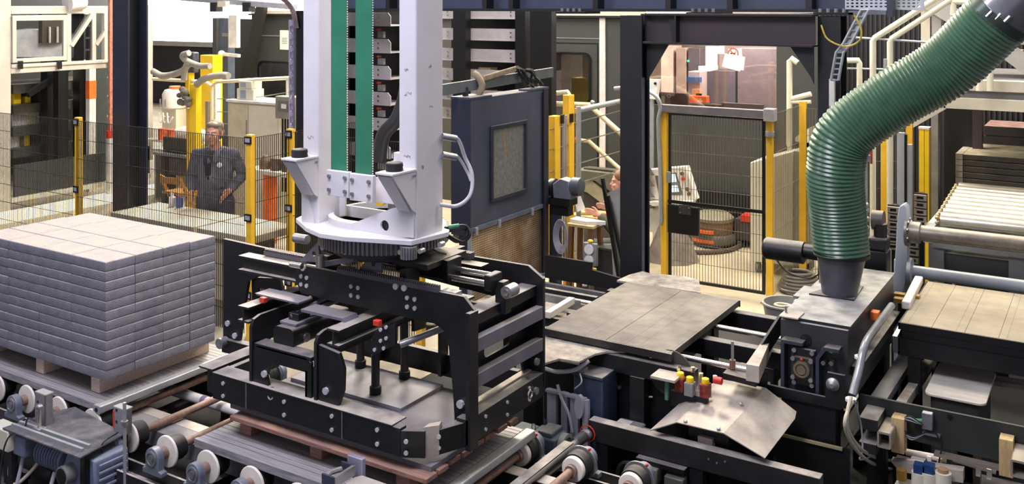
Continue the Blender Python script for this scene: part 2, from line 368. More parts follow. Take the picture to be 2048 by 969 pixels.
# ------------------------------------------------------------------ left: aluminium guard enclosure with windows, rack behind it
EX = -13.8
def ex(px, py): return on_x(px, py, EX)
t = thing('guard_enclosure', (EX, 9.0, 0), 'aluminium framed guard enclosure with flap windows at the upper left', 'enclosure')
def ybar(px0, py0, px1, py1, nm='profile', m=alu, d=0.07):
    a, b_ = ex(px0, py0), ex(px1, py1); return part(nm, B().box((EX, a.y, a.z), (EX - d, b_.y, b_.z)), m, t, 0.006)
a, b_ = ex(0, 0), ex(22, 418)
part('post', B().box((EX, a.y-0.2, 0), (EX-0.12, b_.y, 3.4)), alu, t, 0.008)
part('post', B().box((EX, ex(294, 0).y, 0.5), (EX-0.1, ex(306, 0).y, 3.12)), alu, t, 0.008)
z0 = ex(100, 138).z
y0, y1 = ex(22, 0).y, ex(232, 0).y
part('top_rail', B().box((EX, y0, 2.98), (EX-0.08, y1, 3.10)), alu, t, 0.006)
part('bottom_rail', B().box((EX, y0, 2.10), (EX-0.08, y1, 2.18)), alu, t, 0.006)
part('bottom_rail', B().box((EX+0.02, y0, 2.185), (EX-0.06, y1, 2.235)), alu, t, 0.006)
for px in (138, 188, 212): 
    yy = ex(px, 0).y; part('mullion', B().box((EX+0.01, yy-0.035, 2.23), (EX-0.07, yy+0.035, 2.98)), alu, t, 0.006)
f = B(); ya, yb = ex(23, 0).y, ex(132, 0).y
f.prism([(ya, 2.26), (yb, 2.26), (yb, 2.96), (ya, 2.96)], 'x', EX+0.03, EX-0.02, holes=[[(ya+0.06, 2.32), (yb-0.06, 2.32), (yb-0.06, 2.88), (ya+0.06, 2.88)]])
w = part('flap_window', f, alu, t, 0.005)
part('pane', B().box((EX, ya+0.06, 2.32), (EX-0.006, yb-0.06, 2.88)), glassm, w)
for px in (38, 116, 217):
    c = ex(px, 130); h_ = part('hinge', B().box((EX+0.05, c.y-0.035, c.z-0.06), (EX+0.03, c.y+0.035, c.z+0.06)), blackclean, t)
part('pane', B().box((EX-0.03, ex(145, 0).y, 2.25), (EX-0.036, ex(190, 0).y, 2.97)), glasssm, t)
part('brace', B().bar(ex(142, 92), ex(186, 25), 0.06, 0.06, (1, 0, 0)), alu, t)
part('brace', B().bar(ex(192, 90), ex(212, 60), 0.05, 0.05, (1, 0, 0)), alu, t)
part('kick_panel', B().box((EX, y0+0.05, 0.28), (EX-0.03, ex(300, 0).y, 0.74)), M('dark_grey_panel', (58, 60, 60), 0.5), t)
part('sill', B().box((EX+0.02, y0, 0.20), (EX-0.1, ex(300, 0).y, 0.27)), pale, t)
roll = B().cyl(ex(135, 5), ex(165, 1), 0.14, 20); solo('paper_roll', roll, paper, 'white roll lying on top of the aluminium enclosure', 'roll')
# sunlight streak on the floor, painted as a glowing strip before the enclosure
struct('sun_streak', B().box((EX+0.4, ex(0, 0).y-1.2, 0.0), (EX+0.15, ex(300, 0).y, 0.12)), EM('glowing_sun_streak', (255, 240, 205), 0.9))
# rack behind: dark posts, shelves, small boxes
RX = -16.2
def rx(px, py): return on_x(px, py, RX)
t = thing('storage_rack', (RX, 11, 0), 'dark storage rack seen below the aluminium flap window', 'rack')
ya, yb = rx(20, 0).y, rx(232, 0).y
for px, w in ((80, 0.16), (105, 0.16), (142, 0.12)): part('upright', B().box((RX+0.35, rx(px, 0).y-w/2, 0), (RX+0.15, rx(px, 0).y+w/2, 3.1)), blackclean, t)
part('upright', B().box((RX+0.6, rx(160, 0).y-0.14, 0), (RX+0.4, rx(160, 0).y+0.14, 3.1)), M('grey_green_post', (58, 64, 62), 0.5), t)
for py in (165, 205, 248, 290): 
    z = rx(80, py).z; part('shelf', B().box((RX+0.1, ya, z-0.16), (RX-0.9, yb, z)), M('rack_beam_%d' % py, (70, 68, 62), 0.6, dust=0.4), t)
part('brace', B().bar(on_x(55, 190, RX+0.45), on_x(140, 135, RX+0.45), 0.09, 0.09, (1, 0, 0)), blackclean, t)
struct('wall_rear', B().box((RX-1.1, 7.5, 0), (RX-1.0, 12.3, 3.05)), walldark)
k = 0
for px, py, w, hh, m_, lb in ((38, 199, 0.14, 0.28, yellowbr, 'yellow box on the second shelf of the dark rack'), (60, 199, 0.10, 0.12, yellowbr, 'small yellow box beside the rack brace'), (45, 242, 0.30, 0.25, label_w, 'pale carton on the third rack shelf, left'), (70, 243, 0.22, 0.28, pale, 'cream carton on the third rack shelf by the black upright'), (58, 285, 0.10, 0.22, yellowbr, 'yellow box on the lowest rack shelf'), (28, 284, 0.26, 0.22, label_w, 'white carton on the lowest rack shelf, far left'), (122, 200, 0.3, 0.3, label_w, 'white box between the rack uprights'), (122, 159, 0.34, 0.35, pale, 'cream carton on the top rack shelf'), (92, 199, 0.12, 0.18, grey, 'grey box between the two black uprights')):
    c = rx(px, py); z = rx(80, {199: 205, 200: 205, 242: 248, 243: 248, 285: 290, 284: 290, 159: 165}[py]).z
    solo('storage_box', B().box((RX-0.05, c.y-w/2, z), (RX-0.4, c.y+w/2, z+hh)), m_, lb, 'box', 'boxes on the dark rack', bevel=0.01)
# ladder-like pole and striped hose beside the enclosure
a = on_x(178, 0, -14.6).y
t = thing('warning_pole', (-14.6, a, 0), 'white and orange striped pole between the rack and the navy column', 'pole')
part('pole', B().box((-14.6, a-0.06, 0.0), (-14.5, a+0.06, 2.05)), label_w, t); part('stripe', B().box((-14.495, a-0.065, 1.55), (-14.6, a+0.065, 1.85)), orange, t)
lad = B()
for dy in (-0.09, 0.09): lad.box((-14.6, a+dy-0.01, 2.05), (-14.58, a+dy+0.01, 3.1))
for k in range(5): lad.box((-14.6, a-0.09, 2.15+k*0.2), (-14.58, a+0.09, 2.18+k*0.2))
part('cage', lad, label_w, t)
b = on_x(219, 0, -13.6).y
t = thing('marker_post', (-13.6, b, 0), 'thin red post with a white foot beside the navy column', 'post')
part('post', B().box((-13.6, b-0.03, 1.1), (-13.55, b+0.03, 3.2)), M('faded_red_post', (170, 110, 90), 0.5, var=0.4, scale=20), t)
part('foot', B().box((-13.58, b-0.08, 0.0), (-13.5, b+0.08, 1.0)), label_w, t); part('red_band', B().box((-13.58, b-0.085, 1.0), (-13.5, b+0.085, 1.12)), red, t)

a, c = on_x(24, 100, -15.2), on_x(134, 100, -15.2)
t = thing('pale_machine', (-15.4, (a.y+c.y)/2, 0), 'pale rounded machine hood seen through the flap window', 'machine')
part('hood', B().prism([(a.y-0.3, 2.28), (c.y+0.2, 2.2), (c.y+0.2, 2.62), (a.y+0.5, 2.72), (a.y-0.3, 2.66)], 'x', -15.6, -15.3), M('pale_hood', (190, 192, 200), 0.4), t, 0.02)
part('tool_head', B().box((-15.3, c.y-0.45, 2.48), (-15.2, c.y-0.02, 3.0)), M('brown_tool', (70, 58, 50), 0.5), t)
for k in (0.12, 0.26): part('tool_rod', B().cyl((-15.18, c.y-0.45+k, 2.48), (-15.18, c.y-0.45+k, 2.75), 0.018, 8), label_w, t)
part('stand', B().box((-15.6, a.y-0.2, 0), (-15.45, a.y-0.05, 2.28)), blackclean, t); part('stand', B().box((-15.6, c.y, 0), (-15.45, c.y+0.15, 2.2)), blackclean, t)
# ------------------------------------------------------------------ roller track in front: beams, rails, axles with wheels
def pieces(name, b, mat, parent, locs, **k):
    """alike small pieces: one mesh at the first place, shared by copies"""
    me = None
    for i, l in enumerate(locs):
        if me is None: me = mesh(name, b, mat)
        o = bpy.data.objects.new(name, me); COL.objects.link(o); o.parent = parent; o.location = Vector(l) - wpos(parent)
def bolt_b(axis, r=0.011, h=0.009, n=8): return B().cyl((0, 0, 0), Vector(axis) * h, r, n)

t = thing('track_frame', (-5, 4.4, 0.0), 'dark steel roller track frame running under the pallet carriers', 'track')
part('inner_beam', B().box((-8.5, 3.98, 0.30), (-2.95, 4.11, 0.405)), M('track_beam_steel', (118, 118, 124), 0.5, 0.2, var=0.3, dust=0.4, scale=9), t, 0.004)
part('inner_beam', B().box((-8.5, 4.70, 0.30), (-2.2, 4.80, 0.405)), blackedge, t, 0.004)
ch = B().prism([(3.60, 0.26), (3.74, 0.26), (3.74, 0.345), (3.725, 0.345), (3.725, 0.275), (3.615, 0.275), (3.615, 0.345), (3.60, 0.345)], 'x', -8.5, -2.0)
part('bearing_rail', ch, blackedge, t)
ch = B().prism([(4.99, 0.26), (5.12, 0.26), (5.12, 0.345), (5.105, 0.345), (5.105, 0.275), (5.005, 0.275), (5.005, 0.345), (4.99, 0.345)], 'x', -8.5, -1.6)
part('bearing_rail', ch, blackedge, t)
for x in (-8.2, -7.0, -5.68, -4.6, -3.5):
    part('cross_beam', B().box((x-0.05, 3.6, 0.17), (x+0.05, 5.1, 0.26)), black, t)
    for y in (3.68, 5.05): part('leg', B().box((x-0.05, y-0.05, -0.02), (x+0.05, y+0.05, 0.17)), black, t)
for x0 in (-7.4, -5.62, -4.1):
    part('cover_strip', B().box((x0, 4.115, 0.395), (x0+1.1, 4.2, 0.402)), dustplate, t)

tube = M('white_lilac_tube', (214, 208, 204), 0.4, var=0.06)
band = M('lilac_band', (120, 112, 140), 0.5)
t = thing('conduit_tube', (-5, 4.54, 0.40), 'long cream tube with lilac bands lying between the rusty axles', 'tube')
part('tube', B().cyl((-6.6, 4.54, 0.355), (-3.6, 4.54, 0.355), 0.034, 14), tube, t)
for x in (-5.38, -5.0, -5.75, -4.7): part('band', B().cyl((x, 4.54, 0.355), (x+0.04, 4.54, 0.355), 0.037, 14), band, t)

ax_x = [-6.60 + 0.36*k for k in range(13)]
def wheel(parent, y, sgn, x, near):
    if near:
        part('wheel_flange', B().lathe((x, y, 0.44), (0, 1, 0), [(0.03, -0.002), (0.090, 0), (0.094, 0.004), (0.094, 0.012), (0.07, 0.016)], 36), whitewarm, parent, label='cream white wheel flange')
        w = part('wheel_tread', B().lathe((x, y+0.016, 0.44), (0, 1, 0), [(0.04, 0), (0.070, 0.001)] + [(0.070 + (0.004 if k % 2 else 0), 0.008+0.012*k) for k in range(7)] + [(0.068, 0.092), (0.03, 0.095)], 32), rubber, parent)
    else:
        part('wheel_hub', B().lathe((x, y-0.02, 0.44), (0, 1, 0), [(0.03, -0.001), (0.066, 0), (0.07, 0.004), (0.07, 0.03)], 32), whitewarm, parent, label='cream white wheel hub')
        w = part('wheel_tread', B().lathe((x, y+0.012, 0.44), (0, 1, 0), [(0.05, 0), (0.078, 0.002)] + [(0.078 + (0.004 if k % 2 else 0), 0.010+0.011*k) for k in range(6)] + [(0.08, 0.078)], 32), rubber, parent)
        part('wheel_rim', B().lathe((x, y+0.092, 0.44), (0, 1, 0), [(0.05, 0), (0.094, 0.001), (0.096, 0.006), (0.09, 0.012), (0.03, 0.014)], 36), steel, parent)
        part('grease_cap', B().ball((x+0.05, y+0.1, 0.525), 0.009), red, parent)
def bearing_block(parent, x, y):
    pr = [(x-0.085, 0.345), (x+0.085, 0.345), (x+0.085, 0.37), (x+0.06, 0.375)] + [(x+0.06*math.cos(R(a)), 0.44+0.06*math.sin(R(a))) for a in range(-20, 201, 20)] + [(x-0.06, 0.375), (x-0.085, 0.37)]
    b = part('bearing_block', B().prism(pr, 'y', y-0.022, y+0.022), bearing, parent, 0.004)
    part('bearing_cap', B().lathe((x, y-0.022, 0.44), (0, -1, 0), [(0.044, 0), (0.044, 0.008), (0.034, 0.010), (0.032, 0.004), (0.022, 0.004), (0.022, 0.012)], 20), steel, b)
def axle(x, i):
    t = thing('roller_axle', (x, 4.35, 0.35), '', 'axle', 'roller axles with white wheels')
    part('shaft', B().cyl((x, 3.672, 0.44), (x, 5.08, 0.44), 0.024, 14), rust, t, label='rusty round shaft')
    wheel(t, 3.775, -1, x, True); bearing_block(t, x, 3.695)
    wheel(t, 4.88, 1, x, False); bearing_block(t, x, 5.045)
    part('collar', B().cyl((x, 3.735, 0.44), (x, 3.772, 0.44), 0.034, 16), rust, t); part('collar', B().cyl((x, 4.83, 0.44), (x, 4.86, 0.44), 0.036, 16), rust, t)
    return t
a0 = axle(ax_x[1], 1)
names = ['far left roller axle cut by the left picture edge', 'roller axle with its bearing left of the left sensor bracket', 'roller axle behind the left sensor bracket of the motor plate', 'roller axle whose white wheel shows under the left carrier corner',
         'roller axle beside the threaded rod, first one right of the left carrier', 'roller axle with bearing in the open gap between the two carriers', 'roller axle just left of the right carrier, with its bearing in full view', 'first roller axle under the left end of the right carrier',
         'second roller axle under the right carrier', 'third roller axle under the right carrier', 'roller axle under the right carrier end, its ridged wheel and red cap in view',
         'roller axle with ridged wheel right of the black cross channel', 'rightmost roller axle with a wheel cut by the bottom edge']
a0['label'] = names[1]
for i, x in enumerate(ax_x):
    if i != 1: clone(a0, (x - ax_x[1], 0, 0), names[i])

# ------------------------------------------------------------------ two slatted pallet carriers
def carrier(x0, x1, label):
    t = thing('pallet_carrier', ((x0+x1)/2, 4.35, 0.515), label, 'carrier', 'slatted pallet carriers')
    n = 26; w = (4.90 - 3.83) / n
    pieces('slat', B().box((x0+0.01, 0.0, 0.012), (x1-0.06, w-0.004, 0.0 + 0.045)), deckm, t, [(0, 3.83 + k*w, 0.517) for k in range(n)])
    part('bed_plate', B().box((x0+0.02, 3.84, 0.517), (x1-0.06, 4.89, 0.529)), black, t)
    part('front_angle', B().prism([(3.80, 0.517), (3.808, 0.517), (3.808, 0.553), (3.83, 0.553), (3.83, 0.562), (3.80, 0.562)], 'x', x0, x1-0.06), deckm, t)
    part('rear_angle', B().prism([(4.93, 0.517), (4.922, 0.517), (4.922, 0.553), (4.90, 0.553), (4.90, 0.562), (4.93, 0.562)], 'x', x0, x1-0.06), deckm, t)
    e = part('end_tube', B().prism(rrect(x1-0.055, 0.517, x1+0.01, 0.565, 0.008), 'y', 3.78, 4.95), galv, t)
    part('end_cap', B().prism(rrect(x1-0.057, 0.515, x1+0.012, 0.567, 0.008), 'y', 3.775, 3.81), galv, e)
    part('cap_hole', B().cyl((x1-0.022, 3.776, 0.541), (x1-0.022, 3.772, 0.541), 0.014, 16), blackclean, e)
    return t
carrier(-7.7, -5.45, 'slatted steel carrier under the pallet with the stack of pavers')
carrier(-4.58, -2.95, 'slatted steel carrier under the red-brown pallet below the gripper')

# ------------------------------------------------------------------ pallets
def pallet(x0, x1, y0, y1, strx, ys0, mat, label, z=0.563):
    t = thing('wooden_pallet', ((x0+x1)/2, (y0+y1)/2, z), label, 'pallet')
    for x in strx: part('stringer', B().box((x-0.045, ys0, z), (x+0.045, y1-0.01, z+0.10)), mat, t, 0.004)
    n = 8; w = (y1-y0) / n
    for k in range(n):
        jx = random.uniform(-0.015, 0.012) if k else 0
        part('deck_board', B().box((x0+jx, y0+k*w+0.004, z+0.10), (x1+jx, y0+(k+1)*w-(0.025 if k % 2 else 0.012), z+0.125)), mat, t, 0.003)
    return t
pallet(-7.05, -5.57, 3.90, 4.82, (-6.98, -6.30, -5.68), 3.91, wood, 'pale wooden pallet carrying the grey paver stack')
pallet(-4.42, -2.975, 3.92, 4.83, (-4.42+0.06, -3.80, -3.18), 3.99, woodred, 'red-brown stained wooden pallet under the black gripper')

# ------------------------------------------------------------------ paver stack
t = thing('paver_stack', (-6.25, 4.3, 0.69), 'big block of stacked grey concrete pavers on the left pallet', 'paver stack')
LX, LY, LZ = 0.367, 0.2205, 0.0637
g = 0.0025
bm_ = []
for v in range(4):
    b = B(); rnd = random.Random(v)
    # bevelled slab with slightly ragged lower arris
    x1, y1, z1 = LX-g, LY-g, LZ-0.0015; c = 0.004
    def ringp(ins, z): return [(ins, ins, z), (x1-ins, ins, z), (x1-ins, y1-ins, z), (ins, y1-ins, z)]
    vs = ringp(c, 0) + ringp(0, c*1.5) + ringp(0, z1-c) + ringp(c, z1)
    fs = [(0, 3, 2, 1), (12, 13, 14, 15)] + [(k*4+i, k*4+(i+1) % 4, k*4+4+(i+1) % 4, k*4+4+i) for k in range(3) for i in range(4)]
    b.add(vs, fs); bm_.append(mesh('brick', b, paver))
for k in range(12):
    for i in range(4):
        for j in range(4):
            if 0 < i < 3 and 0 < j < 3 and k < 11: continue
            o = bpy.data.objects.new('brick', bm_[(i+j*3+k) % 4]); COL.objects.link(o); o.parent = t
            dome = 0.0
            if k == 11: dome = (-0.008 if j == 3 else 0.0) + 0.0
            jit = 0.0022
            o.location = (-5.49 - (i+1)*LX + 6.25 + random.uniform(-jit, jit) - (0.003 if j == 3 else 0), 3.857 + j*LY - 4.3 + random.uniform(-jit, jit) + (0.006 if j == 3 else 0), k*LZ + dome)
            o.rotation_euler = (0, 0, random.uniform(-0.004, 0.004))

# ------------------------------------------------------------------ drive motor with cover plate and sensors (front left)
t = thing('drive_motor', (-5.35, 3.5, 0.12), 'blue-grey geared drive motor under the dusty cover plate', 'motor')
mb = B(); mb.cyl((-5.62, 3.52, 0.355), (-5.36, 3.52, 0.355), 0.075, 24); part('motor_body', mb, motorblue, t)
for k in range(9): 
    part('cooling_rib', B().lathe((-5.60 + k*0.026, 3.52, 0.355), (1, 0, 0), [(0.07, 0), (0.086, 0.002), (0.086, 0.008), (0.07, 0.01)], 24), motorblue, t)
part('terminal_box', B().box((-5.80, 3.40, 0.335), (-5.64, 3.52, 0.455)), motorblue, t, 0.012)
gb = B().prism([(-5.34, 0.18), (-5.06, 0.16), (-5.04, 0.30), (-5.05, 0.44), (-5.30, 0.45), (-5.36, 0.34)], 'y', 3.47, 3.70); part('gearbox', gb, motorblue, t, 0.012)
for k in range(6): part('gear_rib', B().box((-5.038, 3.49, 0.19 + k*0.042), (-5.024, 3.68, 0.205 + k*0.042)), motorblue, t, 0.003)
gcap = B().cyl((-5.23, 3.47, 0.345), (-5.23, 3.38, 0.345), 0.055, 28); gc = part('shaft_cap', gcap, grey, t)
part('cap_disc', B().cyl((-5.23, 3.382, 0.345), (-5.23, 3.376, 0.345), 0.046, 28), blackclean, gc)
part('gear_flange', B().lathe((-5.20, 3.475, 0.33), (0, -1, 0), [(0.105, 0), (0.105, 0.02), (0.07, 0.026)], 30), motorblue, t)
part('foot_plate', B().box((-5.36, 3.44, 0.14), (-5.02, 3.72, 0.17)), steel, t, 0.004)
for dx, top in ((-5.74, 0.335), (-5.42, 0.29)):
    part('cable', B().tube(arc([(dx, 3.46, top), (dx+0.01, 3.42, 0.2), (dx+0.0, 3.36, 0.02), (dx-0.02, 3.2, -0.05)]), 0.012), cablegr, t)
t = thing('motor_cover', (-5.42, 3.5, 0.49), 'dusty flat steel cover plate over the blue-grey drive motor', 'cover')
pl = [on_z(5, 857, 0.5), on_z(100, 826, 0.5), on_z(150, 815, 0.5), on_z(250, 868, 0.5), on_z(160, 917, 0.5)]
cp = [(p.x, p.y) for p in pl]
part('plate', B().prism(cp, 'z', 0.494, 0.502), motorplate, t)
for off in (0.03, 0.075):
    a = pl[0].lerp(pl[1], off/0.3 + 0.05); c = pl[4].lerp(pl[3], off/0.3 + 0.05)
    part('profile_rail', B().bar(a + Vector((0.03, 0, 0.012)), c + Vector((-0.04, 0, 0.012)), 0.018, 0.022), galv, t)
for px, py in ((10, 860), (155, 908), (232, 872)):
    p = on_z(px, py, 0.5); part('support_post', B().box((p.x-0.02, p.y+0.03, -0.02), (p.x+0.02, p.y+0.07, 0.494)), black, t)
def sensor(px, py, h, label, flip):
    p = on_z(px, py, 0.502); t = thing('sensor_bracket', p, label, 'sensor', 'sensor brackets on the motor plate')
    part('bracket', B().box(p + Vector((-0.055, 0.0, 0)), p + Vector((0.055, 0.006, h))), M('lilac_grey_bracket_%d' % px, (128, 122, 130), 0.5, 0.2, var=0.25), t, 0.002)
    part('bracket_return', B().box(p + Vector((0.049, 0.0, 0)), p + Vector((0.055, 0.05, h))), steel, t)
    part('bracket_top', B().box(p + Vector((-0.055, 0.0, h)), p + Vector((0.055, 0.055, h+0.006))), alu, t)
    if flip:
        part('red_reflector', B().box(p + Vector((-0.058, -0.002, 0.02)), p + Vector((-0.046, 0.05, h-0.02))), red, t)
    for z in (0.06, 0.13): part('slot', B().box(p + Vector((-0.03, -0.003, z)), p + Vector((-0.015, 0.0, z+0.014))), blackclean, t)
    return t
s1 = sensor(80, 850, 0.19, 'grey sensor bracket with a small clamp rod on the left of the motor plate', False)
p = on_z(79, 862, 0.502)
part('clamp_rod', B().cyl(p, p + Vector((0, 0, 0.14)), 0.012, 10), chrome, s1); part('clamp_head', B().ball(p + Vector((0, 0, 0.145)), 0.022, (1.1, 1, 0.8)), steel, s1); part('clamp_foot', B().box(p + Vector((-0.035, -0.025, 0)), p + Vector((0.035, 0.025, 0.02))), steel, s1, 0.004)
s2 = sensor(238, 868, 0.15, 'grey sensor bracket with red edge on the right of the motor plate', True)
cb = B().tube(arc([p + Vector((-0.05, 0, 0.05)), p + Vector((-0.09, -0.02, 0.06)), p + Vector((-0.09, -0.05, 0.0)), p + Vector((-0.12, -0.12, -0.02)), p + Vector((-0.13, -0.16, -0.15)), p + Vector((-0.1, -0.2, -0.45))]), 0.005, 6)
part('sensor_cable', cb, cablebk, s1)
cb = B().tube(arc([on_z(236, 866, 0.52), on_z(205, 888, 0.51), on_z(207, 912, 0.42), on_z(228, 940, 0.3), on_z(240, 962, 0.2)]), 0.004, 6); part('sensor_cable', cb, cablebk, s2)
q = on_y(251, 969, 3.6); q2 = on_y(249, 806, 3.6)
t = thing('threaded_rod', (q.x, q.y, -0.02), 'upright bare threaded rod with a nut beside the right sensor bracket', 'rod')
part('rod', B().cyl((q.x, 3.6, -0.02), (q2.x, 3.6, q2.z), 0.010, 12), galv, t); part('nut', B().cyl((q2.x, 3.6, q2.z-0.13), (q2.x, 3.6, q2.z-0.108), 0.022, 6), steel, t)
t = thing('junction_box', (-5.95, 3.42, 0.35), 'white junction box at the left edge beside the motor', 'box')
p = on_z(22, 905, 0.36); part('body', B().box((p.x-0.22, p.y-0.02, 0.36), (p.x, p.y+0.08, 0.49)), pale, t, 0.008); part('gland', B().cyl((p.x-0.05, p.y+0.03, 0.36), (p.x-0.05, p.y+0.03, 0.31), 0.018, 10), grey, t)
part('cable', B().tube(arc([(p.x-0.05, p.y+0.03, 0.31), (p.x-0.05, p.y+0.02, 0.2), (p.x, p.y+0.03, 0.15), (p.x+0.07, p.y+0.08, 0.22), (p.x+0.12, p.y+0.12, 0.3)]), 0.011), cablecr, t)
part('stand', B().box((p.x-0.18, p.y+0.06, -0.02), (p.x-0.13, p.y+0.1, 0.36)), black, t)
t = thing('guide_wheel', (-5.75, 3.6, 0.1), 'small black guide wheel under the motor at the lower left', 'wheel')
p = on_z(30, 937, 0.18); part('tyre', B().lathe((p.x, p.y, 0.18), (0, -1, 0), [(0.02, 0), (0.045, 0), (0.05, 0.005), (0.05, 0.03), (0.045, 0.035), (0.025, 0.036), (0.02, 0.03)], 24), rubber, t); part('fork', B().box((p.x-0.1, p.y+0.005, 0.12), (p.x+0.1, p.y+0.04, 0.17)), black, t)
part('pedestal', B().box((p.x-0.06, p.y+0.005, -0.02), (p.x+0.06, p.y+0.05, 0.13)), black, t)
struct('trim_3', B().box((-7.5, 2.2, -0.02), (-5.6, 3.48, 0.1)), darkfloor)
# ------------------------------------------------------------------ white lifting mast
def xz(y, *pts): return [(on_y(a, b, y).x, on_y(a, b, y).z) for a, b in pts]
def yz(x, *pts): return [(on_x(a, b, x).y, on_x(a, b, x).z) for a, b in pts]
YF = 4.15
ms = thing('lifting_mast', (-3.63, 4.3, 1.81), 'white twin-column lifting mast with green belts above the gripper', 'mast')
XL0, XL1, XR0, XR1 = -4.055, -3.93, -3.336, -3.215
for x0, x1 in ((XL0, XL1), (XR0, XR1)):
    c = part('column', B().prism(rrect(x0, YF, x1, YF+0.25, 0.012), 'z', 1.835, 4.3), white, ms)
dark_pencil = M('pencil_mark', (120, 114, 124), 0.7)
for x, z, w in ((-3.27, 2.62, 0.055), (-3.275, 2.28, 0.045), (-3.99, 2.33, 0.05), (-3.28, 2.75, 0.03)):
    b = B(); rnd = random.Random(int(x*1000+z*100))
    for k in range(5): 
        cx_ = x - w/2 + k*w/5
        b.tube([(cx_, YF-0.0004, z + rnd.uniform(-.012, .012)), (cx_ + w/9, YF-0.0004, z + rnd.uniform(-.012, .012)), (cx_ + w/7, YF-0.0004, z + rnd.uniform(-.012, .012))], 0.0014, 4)
    part('pencil_mark', b, dark_pencil, ms, kind='stuff')
for y, z, w in ((4.26, 2.77, 0.03), (4.27, 2.545, 0.04), (4.2, 2.22, 0.015)):
    b = B(); rnd = random.Random(int(y*1000+z*100))
    for k in range(4): b.tube([(XR1+0.0004, y + k*w/4, z + rnd.uniform(-.014, .014)), (XR1+0.0004, y + k*w/4 + .004, z + rnd.uniform(-.014, .014))], 0.002, 4)
    part('pencil_mark', b, dark_pencil, ms, kind='stuff')
bp = [on_z(*q, 1.835) for q in ((592, 437), (612, 455), (640, 467), (690, 474), (760, 478), (823, 482), (897, 464))]
poly = [(p.x, p.y) for p in bp] + [(bp[-1].x-0.03, bp[-1].y+0.05), (-4.0, bp[-1].y+0.15), (-4.25, 4.5)]
part('base_plate', B().prism(poly, 'z', 1.808, 1.835), white, ms, 0.003)
# lower gussets between columns and base
hx, hz = xz(YF, (772, 451))[0]
part('gusset', B().prism(xz(YF, (706, 447), (785, 417), (830, 410), (830, 475), (706, 473)), 'y', YF-0.012, YF-0.001, holes=[circ(hx, hz, 0.03)]), white, ms)
part('gusset', B().prism(xz(YF, (606, 378), (616, 386), (629, 430), (632, 462), (606, 455)), 'y', YF-0.012, YF-0.001), white, ms)
Y2 = 4.33; hx, hz = xz(Y2, (662, 405))[0]
part('rear_web', B().prism(xz(Y2, (625, 385), (690, 385), (690, 432), (625, 438)), 'y', Y2, Y2+0.012, holes=[circ(hx, hz, 0.04)]), white, ms)
part('rear_web', B().box((-3.93, 4.385, 1.835), (-3.336, 4.40, 1.90)), white, ms)
part('collar', B().lathe((-3.70, 4.46, 1.835), (0, 0, 1), [(0.325, 0), (0.325, 0.035), (0.31, 0.042), (0.29, 0.042), (0.29, 0.0)], 40), white, ms)
part('cross_tie', B().box((-3.52, 4.17, 2.0), (-3.336, 4.20, 2.14)), white, ms, 0.004)
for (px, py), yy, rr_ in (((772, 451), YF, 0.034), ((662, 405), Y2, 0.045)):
    q = on_y(px, py, yy); part('hole_shade', B().cyl((q.x, yy+0.006, q.z), (q.x, yy+0.05, q.z), rr_, 24), clipb, ms)  # dark disc painting the shade inside the hole
part('yellow_cap', B().cyl((-3.575, 4.30, 2.0), (-3.575, 4.27, 2.0), 0.045, 20), yellowbr, ms); part('lift_shaft', B().box((-3.55, 4.32, 1.83), (-3.47, 4.36, 2.1)), M('lilac_shaft', (110, 108, 124), 0.4, 0.4), ms)
# belts with tooth edge, clamp plates
for px0, px1, pz, cx0, cx1, cy0, cy1 in ((662, 692, 338, 653, 697, 340, 397), (711, 743, 346, 699, 745, 347, 407)):
    yb = 4.12; x0, zb = xz(yb, (px0, pz))[0]; x1 = xz(yb, (px1, pz))[0][0]
    bt = part('belt', B().box((x0, yb, zb-0.02), (x1, yb+0.006, 4.3)), green, ms)
    tb = B()
    for k in range(150): tb.box((x0, yb+0.006, zb + k*0.014), (x1+0.004, yb+0.012, zb + k*0.014 + 0.008))
    part('belt_teeth', tb, beltedge, bt, kind='stuff')
    q = xz(4.085, (cx0, cy0), (cx1, cy1)); cp_ = part('belt_clamp', B().box((q[0][0], 4.085, q[1][1]), (q[1][0], 4.115, q[0][1]+0.0)), white, ms, 0.003)
    for fx in (0.14, 0.86):
        for fz in (0.25, 0.78): part('bolt', B().cyl((q[0][0] + (q[1][0]-q[0][0])*fx, 4.085, q[1][1] + (q[0][1]-q[1][1])*fz), (q[0][0] + (q[1][0]-q[0][0])*fx, 4.072, q[1][1] + (q[0][1]-q[1][1])*fz), 0.011, 6), steel, cp_)
# buffer brackets on the front of each column
for x1, nc in ((XR1, (784, 349)), (XL1, (591, 320))):
    n_ = on_x(*nc, x1); x0 = x1 - 0.115; yn, zn = n_.y, n_.z
    br = part('buffer_bracket', B().box((x0, yn, zn-0.012), (x1+0.004, YF, zn)), white, ms, 0.002)
    tri = [(yn+0.005, zn-0.012), (YF, zn-0.012), (YF, zn-0.24), (YF-0.03, zn-0.22)]
    for xx in (x0+0.004, x1-0.012): part('bracket_web', B().prism(tri, 'x', xx, xx+0.010), white, br)
    part('bracket_back', B().bar((x0/2+x1/2, yn+0.02, zn-0.02), (x0/2+x1/2, YF-0.03, zn-0.225), x1-x0-0.03, 0.012, (0, 1, 0)), white, br)
    part('rubber_buffer', B().lathe(((x0+x1)/2, yn+0.09, zn), (0, 0, 1), [(0.045, 0), (0.048, 0.008), (0.045, 0.02), (0.048, 0.028), (0.045, 0.042), (0.04, 0.046)], 24), rubber, br)
    part('bolt', B().cyl((x1, YF-0.02, zn-0.035), (x1+0.01, YF-0.02, zn-0.035), 0.008, 6), steel, br)
part('pulley_bracket', B().box((-3.43, 4.22, 2.05), (-3.36, 4.26, 2.28)), white, ms, 0.004)
part('pulley', B().cyl((-3.42, 4.2, 2.2), (-3.42, 4.24, 2.2), 0.035, 18), white, ms)
